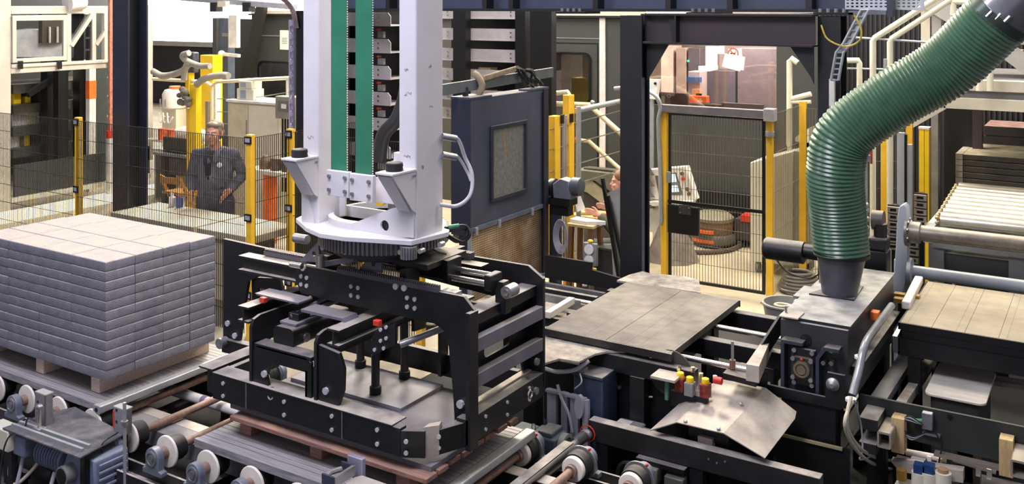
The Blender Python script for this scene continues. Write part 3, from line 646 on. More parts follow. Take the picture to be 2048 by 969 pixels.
# slewing ring gear under the plate
def gear(cx_, cy_, r, n, h):
    out = []
    for k in range(n):
        for f, rr in ((0.0, r-h), (0.3, r-h), (0.4, r), (0.85, r)):
            a = 2*math.pi*(k+f)/n; out.append((cx_+rr*math.cos(a), cy_+rr*math.sin(a)))
    return out
part('slewing_gear', B().prism(gear(-3.68, 4.44, 0.385, 92, 0.016), 'z', 1.715, 1.805, holes=[circ(-3.68, 4.44, 0.25, 40)]), M('gear_steel', (128, 123, 126), 0.4, 0.3, var=0.2), ms)
part('bearing_ring', B().lathe((-3.68, 4.44, 1.665), (0, 0, 1), [(0.20, 0), (0.30, 0), (0.33, 0.05), (0.20, 0.05)], 40), black, ms)
pm_ = on_y(808, 497, 4.08)
part('slew_pinion', B().prism(gear(pm_.x, 4.12, 0.045, 18, 0.010), 'z', 1.735, 1.80), steel, ms)
for px, py in ((645, 497), (690, 505), (800, 505), (880, 490), (840, 503)):
    q = on_y(px, py, 4.12); part('gear_bolt', B().cyl((q.x, 4.15, q.z), (q.x, 4.115, q.z), 0.014, 10), chrome, ms)
# cables from the mast
part('conduit', B().tube(arc([(-3.50, 4.45, 2.8), (-3.50, 4.42, 2.6), (-3.53, 4.38, 2.45), (-3.60, 4.34, 2.35), (-3.62, 4.32, 2.2)]), 0.042, 12), M('black_corrugated_conduit', (34, 34, 42), 0.35), ms, label='thick black conduit')
part('conduit', B().tube(arc([on_y(888, 272, 4.4), on_y(915, 278, 4.5), on_y(930, 315, 4.55), on_y(944, 350, 4.55), on_y(940, 390, 4.5), on_y(915, 412, 4.42), on_y(880, 410, 4.35)]), 0.011, 8), cablegr, ms, label='grey cable loop')
part('conduit', B().tube(arc([on_y(888, 308, 4.4), on_y(915, 314, 4.5), on_y(935, 345, 4.55), on_y(942, 362, 4.55)]), 0.009, 8), cablegr, ms)
for py in (273, 310): part('gland', B().cyl(on_y(884, py, 4.38), on_y(912, py+5, 4.46), 0.02, 12), steel, ms)
for k in range(3): part('cable_loop', B().tube(arc([on_y(890, 456+4*k, 4.45), on_y(930, 452+3*k, 4.6), on_y(940-6*k, 470+3*k, 4.6), on_y(925-6*k, 484, 4.58), on_y(895, 470+2*k, 4.5)]), 0.008, 6), cablebk, ms)
part('gland', B().cyl(on_y(897, 455, 4.46), on_y(918, 452, 4.5), 0.013, 10), M('green_gland', (70, 130, 100), 0.5), ms)

# ------------------------------------------------------------------ four-jaw black gripper
gr = thing('clamp_gripper', (-3.73, 4.45, 0.74), 'large black four-sided clamp gripper lowered onto the red-brown pallet', 'gripper')
bolt_me = {}
def bolts_on(parent, pts, axis, r=0.011, h=0.008, mat=zinc):
    key = (tuple(axis), r, h)
    if key not in bolt_me: bolt_me[key] = mesh('bolt', bolt_b(axis, r, h), mat)
    for p in pts:
        o = bpy.data.objects.new('bolt', bolt_me[key]); COL.objects.link(o); o.parent = parent; o.location = Vector(p) - wpos(parent)
def rod(parent, name, p, q, r, m=chrome, n=14): return part(name, B().cyl(p, q, r, n), m, parent)
# right jaw
rj = part('right_jaw', B().box((-2.985, 4.20, 0.765), (-2.905, 5.0, 0.905)), black, gr, 0.004)
P1 = [(-4.20, 1.535), (-2.975, 1.535), (-2.905, 1.47), (-2.905, 0.79), (-2.95, 0.74), (-3.03, 0.78), (-3.045, 1.0), (-3.075, 1.25), (-3.11, 1.33), (-3.17, 1.355), (-4.17, 1.36), (-4.225, 1.45)]
part('near_plate', B().prism(P1, 'y', 4.255, 4.28), black, rj, 0.002)
P2 = [(-3.85, 1.53), (-3.01, 1.53), (-2.905, 1.465), (-2.905, 0.82), (-2.95, 0.745), (-3.02, 0.77), (-3.10, 1.24), (-3.17, 1.30), (-3.85, 1.34)]
part('far_plate', B().prism(P2, 'y', 4.985, 5.01), black, rj, 0.002)
part('jaw_flange', B().box((-2.925, 4.20, 0.74), (-2.895, 4.28, 1.47)), black, rj, 0.002)
barm = M('dusty_lilac_bar', (112, 108, 122), 0.5, 0.2, var=0.15, dust=0.4)
for z in (1.275, 1.085): part('cross_bar', B().bar((-2.93, 4.28, z), (-2.93, 4.985, z-0.01), 0.05, 0.075), barm, rj, 0.003)
part('cross_bar', B().box((-3.06, 4.28, 1.36), (-2.95, 4.985, 1.42)), black, rj, 0.003)
wp = [(4.28, 1.36), (4.985, 1.36), (4.985, 0.9), (4.93, 0.9), (4.9, 1.0), (4.6, 1.0), (4.28, 1.12)]
part('web_plate', B().prism(wp, 'x', -3.02, -3.005, holes=[rrect(4.5, 1.12, 4.78, 1.2, 0.03)]), black, rj)
part('rubber_lip', B().box((-3.02, 4.3, 0.90), (-2.98, 4.97, 0.915)), dustplate, rj)
bolts_on(rj, [(-2.905, y, z) for y in (4.36, 4.58, 4.82) for z in (0.80, 0.87)], (1, 0, 0), 0.010)
bolts_on(rj, [p for px, py in ((603, 553), (614, 556), (603, 569), (614, 572), (703, 573), (717, 576), (703, 591), (717, 594), (815, 596), (830, 599), (815, 614), (830, 617)) for p in [on_y(px, py, 4.255)]], (0, -1, 0), 0.013)
bolts_on(rj, [on_y(793, 573, 4.255), on_y(810, 576, 4.255), on_y(608, 536, 4.255)], (0, -1, 0), 0.018, 0.014)
bolts_on(rj, [on_y(923, 808, 4.255), on_y(925, 858, 4.255)], (0, -1, 0), 0.022, 0.02, zinc)
bolts_on(rj, [(-2.905, 4.9, 1.0), (-2.905, 4.89, 0.83)], (1, 0, 0), 0.022, 0.015, steel)
ri = B(); ri.tube([(-2.885, 4.80 + 0.022*math.cos(a), 0.845 + 0.022*math.sin(a)) for a in [R(20*k) for k in range(19)]], 0.006, 6); part('lifting_ring', ri, chrome, rj)
# left jaw
lj = part('left_jaw', B().box((-4.67, 3.97, 0.76), (-4.60, 4.50, 0.905)), black, gr, 0.004)
L1 = [(-5.10, 1.53), (-3.95, 1.50), (-3.95, 1.36), (-4.75, 1.33), (-4.86, 1.28), (-4.90, 1.1), (-4.95, 0.83), (-5.10, 0.78)]
part('side_plate', B().prism(L1, 'y', 4.47, 4.495), black, lj, 0.002)
part('corner_web', B().prism([(-4.86, 1.30), (-4.6, 1.33), (-4.55, 1.2), (-4.75, 1.05), (-4.85, 1.0)], 'y', 4.50, 4.52, holes=[[(-4.80, 1.24), (-4.66, 1.24), (-4.68, 1.17), (-4.80, 1.12)]]), black, lj)
part('jaw_foot', B().box((-5.08, 4.44, 0.78), (-4.62, 4.5, 0.87)), black, lj, 0.004)
part('jaw_cap', B().box((-4.72, 3.95, 0.905), (-4.60, 4.5, 0.915)), blackedge, lj)
part('inner_beam', B().box((-4.57, 4.02, 0.84), (-4.53, 4.5, 0.91)), blackedge, lj, 0.003)
part('jaw_roller', B().cyl((-5.06, 4.40, 0.85), (-5.06, 4.46, 0.85), 0.035, 16), steel, lj)
bolts_on(lj, [(-5.05, 4.47, 0.97), (-4.98, 4.47, 0.9)], (0, -1, 0), 0.02, 0.012)
# front jaw
fj = part('front_jaw', B().box((-4.575, 3.93, 0.755), (-3.15, 3.985, 0.905)), black, gr, 0.004)
part('jaw_cap', B().box((-4.575, 3.925, 0.905), (-3.2, 4.05, 0.913)), blackedge, fj, 0.003)
cz = [on_z(*q, 0.755) for q in ((800, 917), (850, 918), (868, 912), (905, 903), (932, 895))]
part('corner_block', B().prism([(cz[0].x, 3.93), (cz[1].x, cz[1].y), (cz[1].x-0.03, cz[1].y+0.06), (cz[0].x, 3.99)], 'z', 0.755, 0.895), black, fj, 0.003)
part('corner_block', B().prism([(cz[2].x+0.02, cz[2].y+0.02), (cz[3].x, cz[3].y), (cz[4].x, cz[4].y), (cz[4].x-0.05, cz[4].y+0.1), (cz[2].x, cz[2].y+0.08)], 'z', 0.755, 0.885), black, fj, 0.003)
part('corner_pad', B().prism([(cz[1].x-0.015, cz[1].y+0.005), (cz[2].x+0.018, cz[2].y+0.02), (cz[2].x+0.0, cz[2].y+0.07), (cz[1].x-0.02, cz[1].y+0.06)], 'z', 0.75, 0.91), dustplate, fj)
for x in (-3.55, -4.29): part('joint_seam', B().box((x, 3.926, 0.757), (x+0.006, 3.93, 0.905)), steel, fj)
bolts_on(fj, [(x, 3.93, z) for x in (-4.48, -3.98, -3.62, -3.30) for z in (0.79, 0.865)], (0, -1, 0), 0.012)
bolts_on(fj, [on_z(815, 905, 0.79) + Vector((0, -.01, 0)), on_z(815, 882, 0.86) + Vector((0, -.01, 0)), on_z(878, 896, 0.79), on_z(878, 874, 0.85)], (0.3, -1, 0), 0.012)
arm = [(3.95, 0.74), (4.03, 0.74), (4.03, 1.06), (4.10, 1.12), (4.85, 1.12), (4.85, 1.28), (4.02, 1.285), (3.97, 1.27), (3.95, 1.23)]
for x in (-4.285, -3.775): part('arm_plate', B().prism(arm, 'x', x, x+0.022), black, fj, 0.002)
part('front_frame', B().prism([(-4.26, 0.76), (-3.80, 0.76), (-3.80, 1.11), (-3.84, 1.13), (-4.22, 1.13), (-4.26, 1.10)], 'y', 3.955, 3.975, holes=[[(-4.13, 0.90), (-3.845, 0.90), (-3.845, 1.05), (-4.10, 1.05), (-4.15, 0.97)]]), black, fj, 0.002)
part('frame_top', B().box((-4.25, 3.955, 1.115), (-3.80, 4.05, 1.14)), black, fj, 0.004)
part('frame_side', B().box((-3.845, 3.955, 0.9), (-3.83, 4.03, 1.06)), black, fj)
part('leg_plate', B().prism([(-3.75, 1.22), (-3.60, 1.20), (-3.565, 1.12), (-3.57, 1.0), (-3.61, 0.9), (-3.60, 0.84), (-3.66, 0.76), (-3.75, 0.76)], 'y', 3.96, 3.985), black, fj, 0.002)
bolts_on(fj, [on_y(530, 748, 3.955), on_y(528, 797, 3.955), on_y(653, 782, 3.96), on_y(655, 833, 3.955)], (0, -1, 0), 0.02, 0.014, zinc)
ri = B(); ri.tube([on_y(543, 788, 3.94) + Vector((0.022*math.cos(a), 0.01*math.sin(a), 0.03*math.sin(a))) for a in [R(20*k) for k in range(19)]], 0.006, 6); part('lifting_ring', ri, chrome, fj)
# back jaw
bj = part('back_jaw', B().box((-4.5, 4.93, 0.76), (-3.05, 4.975, 0.90)), black, gr, 0.004)
for x in (-4.1, -3.6): part('arm_plate', B().prism([(4.95, 0.78), (4.87, 0.78), (4.87, 1.12), (4.6, 1.14), (4.6, 1.28), (4.9, 1.28), (4.95, 1.22)], 'x', x, x+0.022), black, bj)
# centre carriage: guide rails, gear racks, hub plates
def ibeam(name, axis, a, b_, c0, z0, z1, w, m, par):
    """I-beam along 'x' or 'y' from a to b, centred on c0"""
    pr = [(-w/2, 0), (w/2, 0), (w/2, .012), (.006, .012), (.006, z1-z0-.012), (w/2, z1-z0-.012), (w/2, z1-z0), (-w/2, z1-z0), (-w/2, z1-z0-.012), (-.006, z1-z0-.012), (-.006, .012), (-w/2, .012)]
    pr = [(c0+p, z0+q) for p, q in pr]
    return part(name, B().prism(pr, 'x' if axis == 'x' else 'y', a, b_), m, par)
rail_m = blackedge
ibeam('guide_rail', 'x', -4.77, -3.0, 4.35, 1.40, 1.50, 0.09, rail_m, gr)
ibeam('guide_rail', 'x', -4.4, -3.22, 4.83, 1.44, 1.54, 0.09, rail_m, gr)
for x0, x1, y, z in ((-4.62, -4.25, 4.38, 1.505), (-3.88, -3.14, 4.25, 1.53), (-3.62, -3.35, 4.86, 1.545)):
    pr = []; n = int((x1-x0)/0.016)
    pr = [(x0, z), (x1, z)]
    for k in range(n, 0, -1): 
        xx = x0 + (x1-x0)*k/n; dx = (x1-x0)/n
        pr += [(xx, z+0.04), (xx-dx*.5, z+0.04), (xx-dx*.5, z+0.025), (xx-dx*.98, z+0.025)]
    w_ = 0.022 if y == 4.25 else 0.05
    part('gear_rack', B().prism(pr, 'y', y, y+w_), M('rack_steel_%d' % int(-x0*100), (92, 88, 96), 0.4, 0.5, dust=0.4), gr)
part('carriage_plate', B().box((-4.15, 4.36, 1.60), (-3.3, 4.75, 1.635)), black, gr, 0.004)
part('hub', B().cyl((-3.68, 4.44, 1.635), (-3.68, 4.44, 1.668), 0.22, 36), black, gr)
for pts, y in (([(600, 522), (636, 484), (640, 526)], 4.30), ([(716, 541), (735, 517), (763, 519), (763, 547)], 4.30)):
    q = xz(y, *pts); cx_ = sum(p[0] for p in q)/len(q); cz_ = sum(p[1] for p in q)/len(q)
    part('hub_gusset', B().prism(q, 'y', y, y+0.014, holes=[circ(cx_+0.01, cz_+0.01, 0.016, 14)]), M('lilac_grey_gusset_%d' % pts[0][0], (116, 110, 120), 0.45, 0.2, dust=0.3), gr)
for x in (-4.05, -3.45): 
    part('hanger', B().box((x, 4.30, 1.50), (x+0.05, 4.42, 1.60)), black, gr); part('hanger', B().box((x, 4.78, 1.54), (x+0.05, 4.88, 1.62)), black, gr)
# swivel lever and cylinder on top
a, b_ = on_y(622, 545, 4.20), on_y(705, 507, 4.20)
part('lever', B().bar(on_y(640, 530, 4.2), on_y(700, 520, 4.2), 0.03, 0.03), barm, gr, 0.004); rod(gr, 'lever_bush', on_y(640, 535, 4.17), on_y(640, 535, 4.17) + Vector((0, 0, 0.07)), 0.024, chrome)
rod(gr, 'hydraulic_fitting', on_y(582, 529, 4.2), on_y(604, 533, 4.2), 0.018, chrome); rod(gr, 'hydraulic_fitting', on_y(590, 476, 4.6), on_y(615, 480, 4.6), 0.03, steel)
part('lever', B().bar(on_y(700, 522, 4.2), on_y(712, 516, 4.2), 0.05, 0.025), barm, gr)
part('cylinder_block', B().box((-3.66, 4.52, 1.51), (-3.28, 4.64, 1.625)), black, gr, 0.006)
part('cylinder_head', B().box((-3.30, 4.51, 1.50), (-3.265, 4.65, 1.63)), black, gr, 0.004)
for y, z in ((4.55, 1.525), (4.62, 1.555)): rod(gr, 'piston_rod', (-3.27, y, z), (-3.0, y, z), 0.018)
part('rod_yoke', B().box((-3.03, 4.53, 1.49), (-2.98, 4.65, 1.58)), black, gr, 0.008)
part('knuckle_plate', B().prism([(-2.985, 1.36), (-2.915, 1.36), (-2.915, 1.50), (-2.93, 1.54), (-2.965, 1.54), (-2.985, 1.50)], 'y', 4.58, 4.64), black, gr, 0.004)
kp = on_y(1012, 586, 4.57)
rod(gr, 'knuckle_pin', kp, kp + Vector((0, 0.09, 0)), 0.036, steel, 24); rod(gr, 'pin_cap', kp - Vector((0, .008, 0)), kp, 0.018, chrome)
rod(gr, 'hydraulic_tube', (-3.8, 4.74, 1.60), (-3.36, 4.74, 1.60), 0.024, black); rod(gr, 'hydraulic_fitting', (-3.86, 4.74, 1.60), (-3.78, 4.74, 1.60), 0.032, steel)
for k in range(4): part('hose', B().tube(arc([(-3.6 + 0.04*k, 4.56, 1.63), (-3.56+0.05*k, 4.5, 1.69), (-3.48+0.04*k, 4.55, 1.66), (-3.40+0.02*k, 4.60, 1.64)]), 0.006, 6), cablebk if k % 2 else cablegr, gr)
part('spacer', B().box((-3.16, 4.3, 1.5), (-3.06, 4.36, 1.53)), steel, gr)
# stub beams and actuators between the arms
ibeam('stub_beam', 'y', 3.98, 4.9, -3.66, 1.22, 1.315, 0.09, rail_m, gr)
ibeam('stub_beam', 'y', 4.0, 4.9, -4.39, 1.22, 1.315, 0.09, rail_m, gr)
ac = part('actuator', B().prism(rrect(-4.16, 1.13, -4.0, 1.24, 0.03), 'y', 4.02, 4.5), black, gr)
part('actuator_lid', B().box((-4.15, 4.06, 1.24), (-4.02, 4.4, 1.258)), barm, ac, 0.004)
rod(ac, 'pneumatic_tube', (-4.07, 4.12, 1.28), (-3.98, 4.4, 1.32), 0.012, steel); rod(ac, 'pneumatic_tube', (-4.10, 4.1, 1.28), (-4.05, 4.38, 1.34), 0.012, steel)
part('port', B().lathe((-3.998, 4.12, 1.17), (1, 0, 0), [(0.012, 0.0), (0.026, 0), (0.026, 0.01), (0.015, 0.01)], 18), chrome, ac)
part('valve', B().box((-4.12, 4.1, 1.258), (-4.04, 4.2, 1.30)), blackclean, ac, 0.004)
part('bridge_plate', B().prism([(-4.42, 1.36), (-4.06, 1.36), (-4.06, 1.35), (-4.40, 1.35)], 'y', 4.12, 4.24), barm, gr)
part('bridge_plate', B().prism([(-4.02, 1.335), (-3.70, 1.335), (-3.665, 1.30), (-3.68, 1.29), (-3.71, 1.32), (-4.02, 1.32)], 'y', 4.10, 4.22), barm, gr)
for p in (on_y(527, 602, 4.1), on_y(755, 648, 4.0)): part('red_sensor', B().box(p - Vector((.02, .015, .01)), p + Vector((.02, .015, .02))), red, gr, 0.003)
part('bolt_plate', B().prism(xz(3.98, (737, 700), (748, 665), (790, 648), (790, 690), (745, 712)), 'y', 3.98, 4.0), black, gr)
bolts_on(gr, [on_y(q[0], q[1], 3.98) for q in ((762, 660), (773, 655), (762, 682), (773, 677), (750, 700), (768, 697))], (0, -1, 0), 0.010)
rod(gr, 'cross_tube', on_y(800, 690, 4.3), on_y(890, 655, 4.5), 0.02, steel)
part('motor_coil', B().lathe(on_y(865, 665, 4.5), (0, 0, 1), [(0.03, 0), (0.04, 0.004), (0.04, 0.05), (0.03, 0.056)], 16), M('copper_coil', (110, 96, 74), 0.5, 0.5, var=0.4, scale=40), gr)
# pusher rods standing on the pallet sheet
for px, py in ((751, 788), (809, 757), (721, 735)):
    p = on_z(px, py, 0.735)
    pr_ = part('pusher_rod', B().cyl(p + Vector((0, 0, 0.03)), (p.x, p.y, 1.3), 0.026, 16), M('pusher_dark_%d' % px, (52, 50, 52), 0.4, 0.3), gr)
    part('pusher_foot', B().lathe(p, (0, 0, 1), [(0.034, 0), (0.036, 0.004), (0.036, 0.045), (0.03, 0.05)], 18), rubber, pr_)
# sheet lying on the pallet inside the gripper
solo('cover_sheet', B().box((-4.5, 4.0, 0.69), (-3.0, 4.88, 0.715)), M('lilac_grey_sheet', (104, 100, 108), 0.7, var=0.25, scale=4, bump=0.2), 'large dusty grey sheet lying on the pallet inside the gripper', 'sheet')
solo('top_sheet', B().box((-4.45, 4.45, 0.716), (-3.56, 4.87, 0.735)), M('pale_lilac_sheet', (136, 132, 140), 0.7, var=0.25, scale=4, bump=0.2), 'smaller pale grey sheet under the black pusher rods', 'sheet')
# ------------------------------------------------------------------ board conveyor in the middle
t = thing('board_conveyor', (-3.0, 6.4, 0), 'black chain conveyor frame under the dusty production board', 'conveyor')
for y in (5.70, 6.30, 6.96): 
    part('side_beam', B().box((-3.45, y-0.04, 0.72), (-2.22 if y < 6 else -1.86, y+0.04, 0.83)), black, t, 0.004)
for y in (5.83, 6.50): part('slide_rod', B().cyl((-3.45, y, 0.845), (-1.92, y, 0.845), 0.018, 14), chrome, t, label='shiny worn slide rod')
for x in (-3.4, -2.6, -1.95):
    for y in ((5.70, 6.96) if x < -2.2 else (6.3, 6.96)): part('leg', B().box((x-0.05, y-0.05, 0), (x+0.05, y+0.05, 0.72)), black, t)
    part('cross_beam', B().box((x-0.04, 5.74 if x < -2.2 else 6.3, 0.60), (x+0.04, 6.92, 0.70)), black, t)
for x0, y0, x1, y1 in ((-2.25, 6.2, -2.15, 6.6), (-2.05, 6.3, -1.9, 6.1)):
    part('v_brace', B().bar((x0, y0, 0.45), (x1, y1, 0.68), 0.05, 0.02), dustplate, t)
part('machine_side', B().box((-2.95, 5.76, 0.05), (-2.26, 5.78, 0.72)), black, t); part('machine_side', B().box((-2.26, 5.985, 0.05), (-1.86, 5.995, 0.80)), black, t)
part('black_apron', B().box((-3.0, 5.80, 0.0), (-2.26, 5.85, 0.35)), blackclean, t)
sc_ = on_y(1340, 742, 5.72)
part('round_blade', B().lathe((sc_.x, 5.74, sc_.z-0.02), (0, -1, 0), [(0.04, 0.0), (0.148, 0.0), (0.148, 0.012), (0.04, 0.016)], 40), M('dusty_round_blade', (66, 60, 56), 0.6, 0.2, var=0.2), t)
part('blade_hub', B().cyl((sc_.x, 5.73, sc_.z-0.02), (sc_.x, 5.69, sc_.z-0.02), 0.035, 18), blackclean, t)
hb = B().tube(arc([on_y(1262, 775, 5.74), on_y(1270, 788, 5.72), on_y(1290, 794, 5.72), on_y(1305, 795, 5.74)]), 0.007, 6); part('handle', hb, steel, t)
pieces('bolt', bolt_b((0, -1, 0), 0.012, 0.02), steel, t, [on_y(q[0], q[1], 5.76) for q in ((1232, 733), (1240, 736), (1232, 770), (1240, 774), (1292, 774))])
part('lamp_plate', B().box((-2.44, 5.50, 0.80), (-2.28, 5.64, 0.815)), dustplate, t); part('lamp_stem', B().box((-2.37, 5.56, 0.66), (-2.35, 5.58, 0.80)), M('green_stem', (70, 120, 96), 0.5), t)
# production board: joined planks with paver prints
pb_m = dustboard
t = thing('production_board', (-2.84, 6.33, 0.85), 'large dusty production board with faint paver prints on the black conveyor', 'board')
n = 4; w = 0.92 / n
for k in range(n): part('plank', B().box((-3.30 + k*w, 5.68, 0.862), (-3.30 + (k+1)*w - 0.0015, 6.985, 0.905 + (0.001 if k % 2 else 0))), pb_m, t, 0.001)
for y in (5.675, 6.98): part('edge_strip', B().box((-3.31, y, 0.858), (-2.375, y+0.012, 0.905)), blackedge, t)
nb = on_z(1090, 664, 0.85); pts = [on_z(*q, 0.848) for q in ((1085, 664), (1160, 672), (1250, 692), (1250, 703), (1215, 703), (1190, 708), (1158, 724), (1118, 718), (1085, 728))]
b = B().prism([(p.x, p.y) for p in pts], 'z', 0.835, 0.848)
solo('dust_flap', b, dustcake, 'light grey dust-caked flap along the near edge of the production board', 'flap')
e0, e1, e2 = pts[2], pts[3], pts[4]
pts = [on_z(*q, 0.90) for q in ((1232, 562), (1258, 550), (1285, 543), (1300, 547), (1370, 553), (1398, 560), (1402, 586))]
pts[-1].y = max(pts[-1].y, 6.995); pts[0].y = max(pts[0].y, 6.995)
solo('dust_flap', B().prism([(p.x, p.y) for p in pts], 'z', 0.885, 0.90), dustcake, 'light grey dust-caked flap beyond the far edge of the production board', 'flap')
# conveyor running on to the left behind the gripper
t = thing('rail_conveyor', (-4.3, 6.6, 0), 'dark rail conveyor behind the gripper leading to the production board', 'conveyor')
for y, z, m_ in ((6.70, 0.79, steel), (6.84, 0.79, blackedge), (6.97, 0.79, steel), (6.30, 0.76, black)): part('rail', B().box((-4.45, y-0.02, z-0.08), (-3.49, y+0.02, z)), m_, t)
part('guard_plate', B().prism([(-4.10, 0.80), (-3.40, 0.80), (-3.40, 0.90), (-3.66, 0.93), (-3.66, 0.99), (-4.10, 0.99)], 'y', 7.06, 7.085), blackclean, t)
part('bed', B().box((-4.45, 6.22, 0.60), (-3.49, 7.03, 0.68)), dustplate, t)
for x in (-4.38, -3.6):
    for y in (6.3, 6.95): part('leg', B().box((x-0.04, y-0.04, 0), (x+0.04, y+0.04, 0.6)), black, t)
part('white_bar', B().bar((-3.60, 6.24, 0.79), (-3.62, 6.66, 0.79), 0.05, 0.05), whitewarm, t, 0.004)
part('bed_edge', B().bar((-3.75, 6.2, 0.74), (-3.74, 6.6, 0.74), 0.16, 0.04), dustplate, t)
t = thing('signal_lamp', on_y(1180, 560, 7.3) - Vector((0, 0, 0)), 'grey post with two round white lamps behind the black guard plate', 'lamp')
p = on_y(1182, 500, 7.3)
part('post', B().cyl((p.x, 7.3, 0.0), (p.x, 7.3, p.z), 0.018, 10), galv, t)
part('box', B().box((p.x-0.065, 7.27, on_y(0, 528, 7.3).z if False else p.z-0.13), (p.x+0.065, 7.31, p.z+0.06)), grey, t, 0.006)
for dz in (0.01, -0.08): part('lens', B().cyl((p.x, 7.27, p.z+dz), (p.x, 7.255, p.z+dz), 0.042, 24), label_w, t)
part('yellow_cap', B().ball((p.x, 7.29, p.z+0.075), 0.022, (1.2, 1, .7)), yellowbr, t); part('yellow_foot', B().cyl((p.x+0.03, 7.28, 0.86), (p.x+0.03, 7.28, 0.875), 0.03, 12), yellowbr, t)

# ------------------------------------------------------------------ cabinet, grey frame and small motors between gripper and front rail
t = thing('control_cabinet', (-2.86, 5.7, 0.1), 'dark teal cabinet with a dusty lid left of the round blade', 'cabinet')
part('body', B().box((-2.98, 5.50, 0.12), (-2.77, 5.72, 0.715)), M('teal_cabinet', (46, 58, 78), 0.45, var=0.25, scale=10), t, 0.01)
part('lid', B().box((-2.985, 5.49, 0.715), (-2.765, 5.73, 0.735)), M('dusty_teal_lid', (60, 68, 84), 0.5, dust=0.6), t, 0.004)
part('plinth', B().box((-2.97, 5.51, 0.0), (-2.78, 5.71, 0.12)), blackclean, t)
part('connector', B().box((-2.95, 5.5, 0.735), (-2.90, 5.55, 0.765)), steel, t)
t = thing('hose_stand', (-3.1, 5.5, 0), 'light lilac-grey upright stand with a cable loop beside the teal cabinet', 'stand')
lil = M('lilac_grey_frame', (150, 148, 158), 0.5, var=0.15)
for px0, px1 in ((1094, 1112), (1122, 1134), (1140, 1156)):
    a, c = on_y(px0, 765, 5.45), on_y(px1, 765, 5.45); part('upright', B().box((a.x, 5.45, 0.0), (c.x, 5.48, 0.60)), lil, t)
a, c = on_y(1092, 760, 5.44), on_y(1172, 778, 5.44); part('top_edge', B().box((a.x, 5.43, 0.59), (c.x, 5.46, 0.605)), lil, t)
a = on_y(1170, 790, 5.42); part('post', B().box((a.x-0.02, 5.42, 0.0), (a.x+0.02, 5.45, 0.60)), lil, t)
part('round_guard', B().prism([(a.x-0.03 + 0.03*math.cos(R(d)), 0.56 + (0.075 if math.sin(R(d)) > 0 else 0.075)*math.sin(R(d))) for d in range(0, 360, 20)], 'y', 5.39, 5.42), lil, t)
part('dark_back', B().box((-3.25, 5.62, 0.0), (-2.99, 5.64, 0.72)), black, t)
part('hose', B().tube(arc([on_y(1090, 738, 5.5), on_y(1115, 744, 5.45), on_y(1150, 740, 5.45), on_y(1178, 722, 5.5)]), 0.014, 8), cablegr, t)
part('hose', B().tube(arc([on_y(1115, 770, 5.42), on_y(1124, 800, 5.40), on_y(1138, 830, 5.40), on_y(1145, 865, 5.40)]), 0.010, 8), cablegr, t)
part('cable', B().tube(arc([on_y(1160, 748, 5.45), on_y(1163, 765, 5.42), on_y(1150, 778, 5.43)]), 0.005, 6), cablegr, t)
# blue-grey gear motor at the end of the carrier
t = thing('gear_motor', (-3.05, 5.28, 0.0), 'chipped blue-grey gear motor at the right end of the carrier', 'motor')
part('housing', B().box((-3.12, 5.17, 0.24), (-2.93, 5.34, 0.42)), motorteal, t, 0.012)
part('flange_box', B().box((-3.26, 5.2, 0.30), (-3.12, 5.32, 0.415)), motorteal, t, 0.01)
part('cover', B().box((-3.06, 5.18, 0.42), (-2.96, 5.33, 0.45)), motorteal, t, 0.008)
part('wheel', B().lathe((-2.93, 5.26, 0.36), (1, 0, 0), [(0.03, 0), (0.075, 0.002), (0.075, 0.04), (0.055, 0.042), (0.05, 0.03), (0.02, 0.03)], 28), grey, t)
part('wheel', B().lathe((-2.87, 5.27, 0.33), (1, 0, 0), [(0.02, 0), (0.045, 0.002), (0.045, 0.03), (0.015, 0.032)], 20), grey, t)
part('base', B().box((-3.25, 5.19, 0.0), (-2.95, 5.33, 0.24)), black, t)
part('lifting_eye', B().tube([(-3.13 + 0.014*math.cos(R(a)), 5.25, 0.43 + 0.018*math.sin(R(a))) for a in range(0, 361, 30)], 0.004, 6), steel, t)
# cross channel and drive shaft in the right foreground
t = thing('cross_channel', (-2.84, 4.8, 0.4), 'black cross channel between the carrier and the ridged wheels', 'channel')
part('channel', B().prism([(-2.845, 0.36), (-2.785, 0.36), (-2.785, 0.37), (-2.835, 0.37), (-2.835, 0.445), (-2.785, 0.445), (-2.785, 0.455), (-2.845, 0.455)], 'y', 3.85, 5.14), blackedge, t)
for y in (4.05, 4.75): part('foot', B().box((-2.84, y-0.03, 0.405), (-2.79, y+0.03, 0.36)), black, t)
part('channel', B().box((-2.79, 3.85, 0.36), (-2.78, 5.14, 0.38)), black, t)
t = thing('drive_shaft', (-2.75, 4.8, 0.3), 'grey drive shaft with a bright universal joint by the front rail', 'shaft')
a, c = on_z(1160, 880, 0.43), on_z(1050, 969, 0.43)
d_ = (c - a).normalized()
part('shaft', B().cyl(a, c + d_*0.7, 0.022, 16), M('dusty_shaft', (130, 124, 120), 0.5, 0.4, dust=0.4), t); part('joint', B().cyl(a - d_*0.05, a + d_*0.07, 0.034, 16), chrome, t); part('yoke', B().ball(a - d_*0.08, 0.04, (1, 1, .9)), steel, t)
ee = d_.orthogonal().normalized(); ff = d_.cross(ee)
part('red_ring', B().tube([a - d_*0.10 + (ee*math.cos(R(k)) + ff*math.sin(R(k)))*0.05 for k in range(0, 361, 20)], 0.004, 6), red, t)
# front rail
t = thing('front_rail', (-2.1, 5.41, 0), 'long black box beam running diagonally across the lower right foreground', 'beam')
part('beam', B().box((-2.81, 5.385, 0.37), (-1.38, 5.46, 0.50)), blackedge, t, 0.004)
for x in (-2.72, -2.1, -1.5): part('leg', B().box((x-0.04, 5.39, 0), (x+0.04, 5.455, 0.37)), black, t)
pieces('bolt', bolt_b((0, -1, 0), 0.006, 0.005), steel, t, [(x, 5.385, z) for x, z in ((-2.02, 0.45), (-1.97, 0.44), (-1.92, 0.46))])
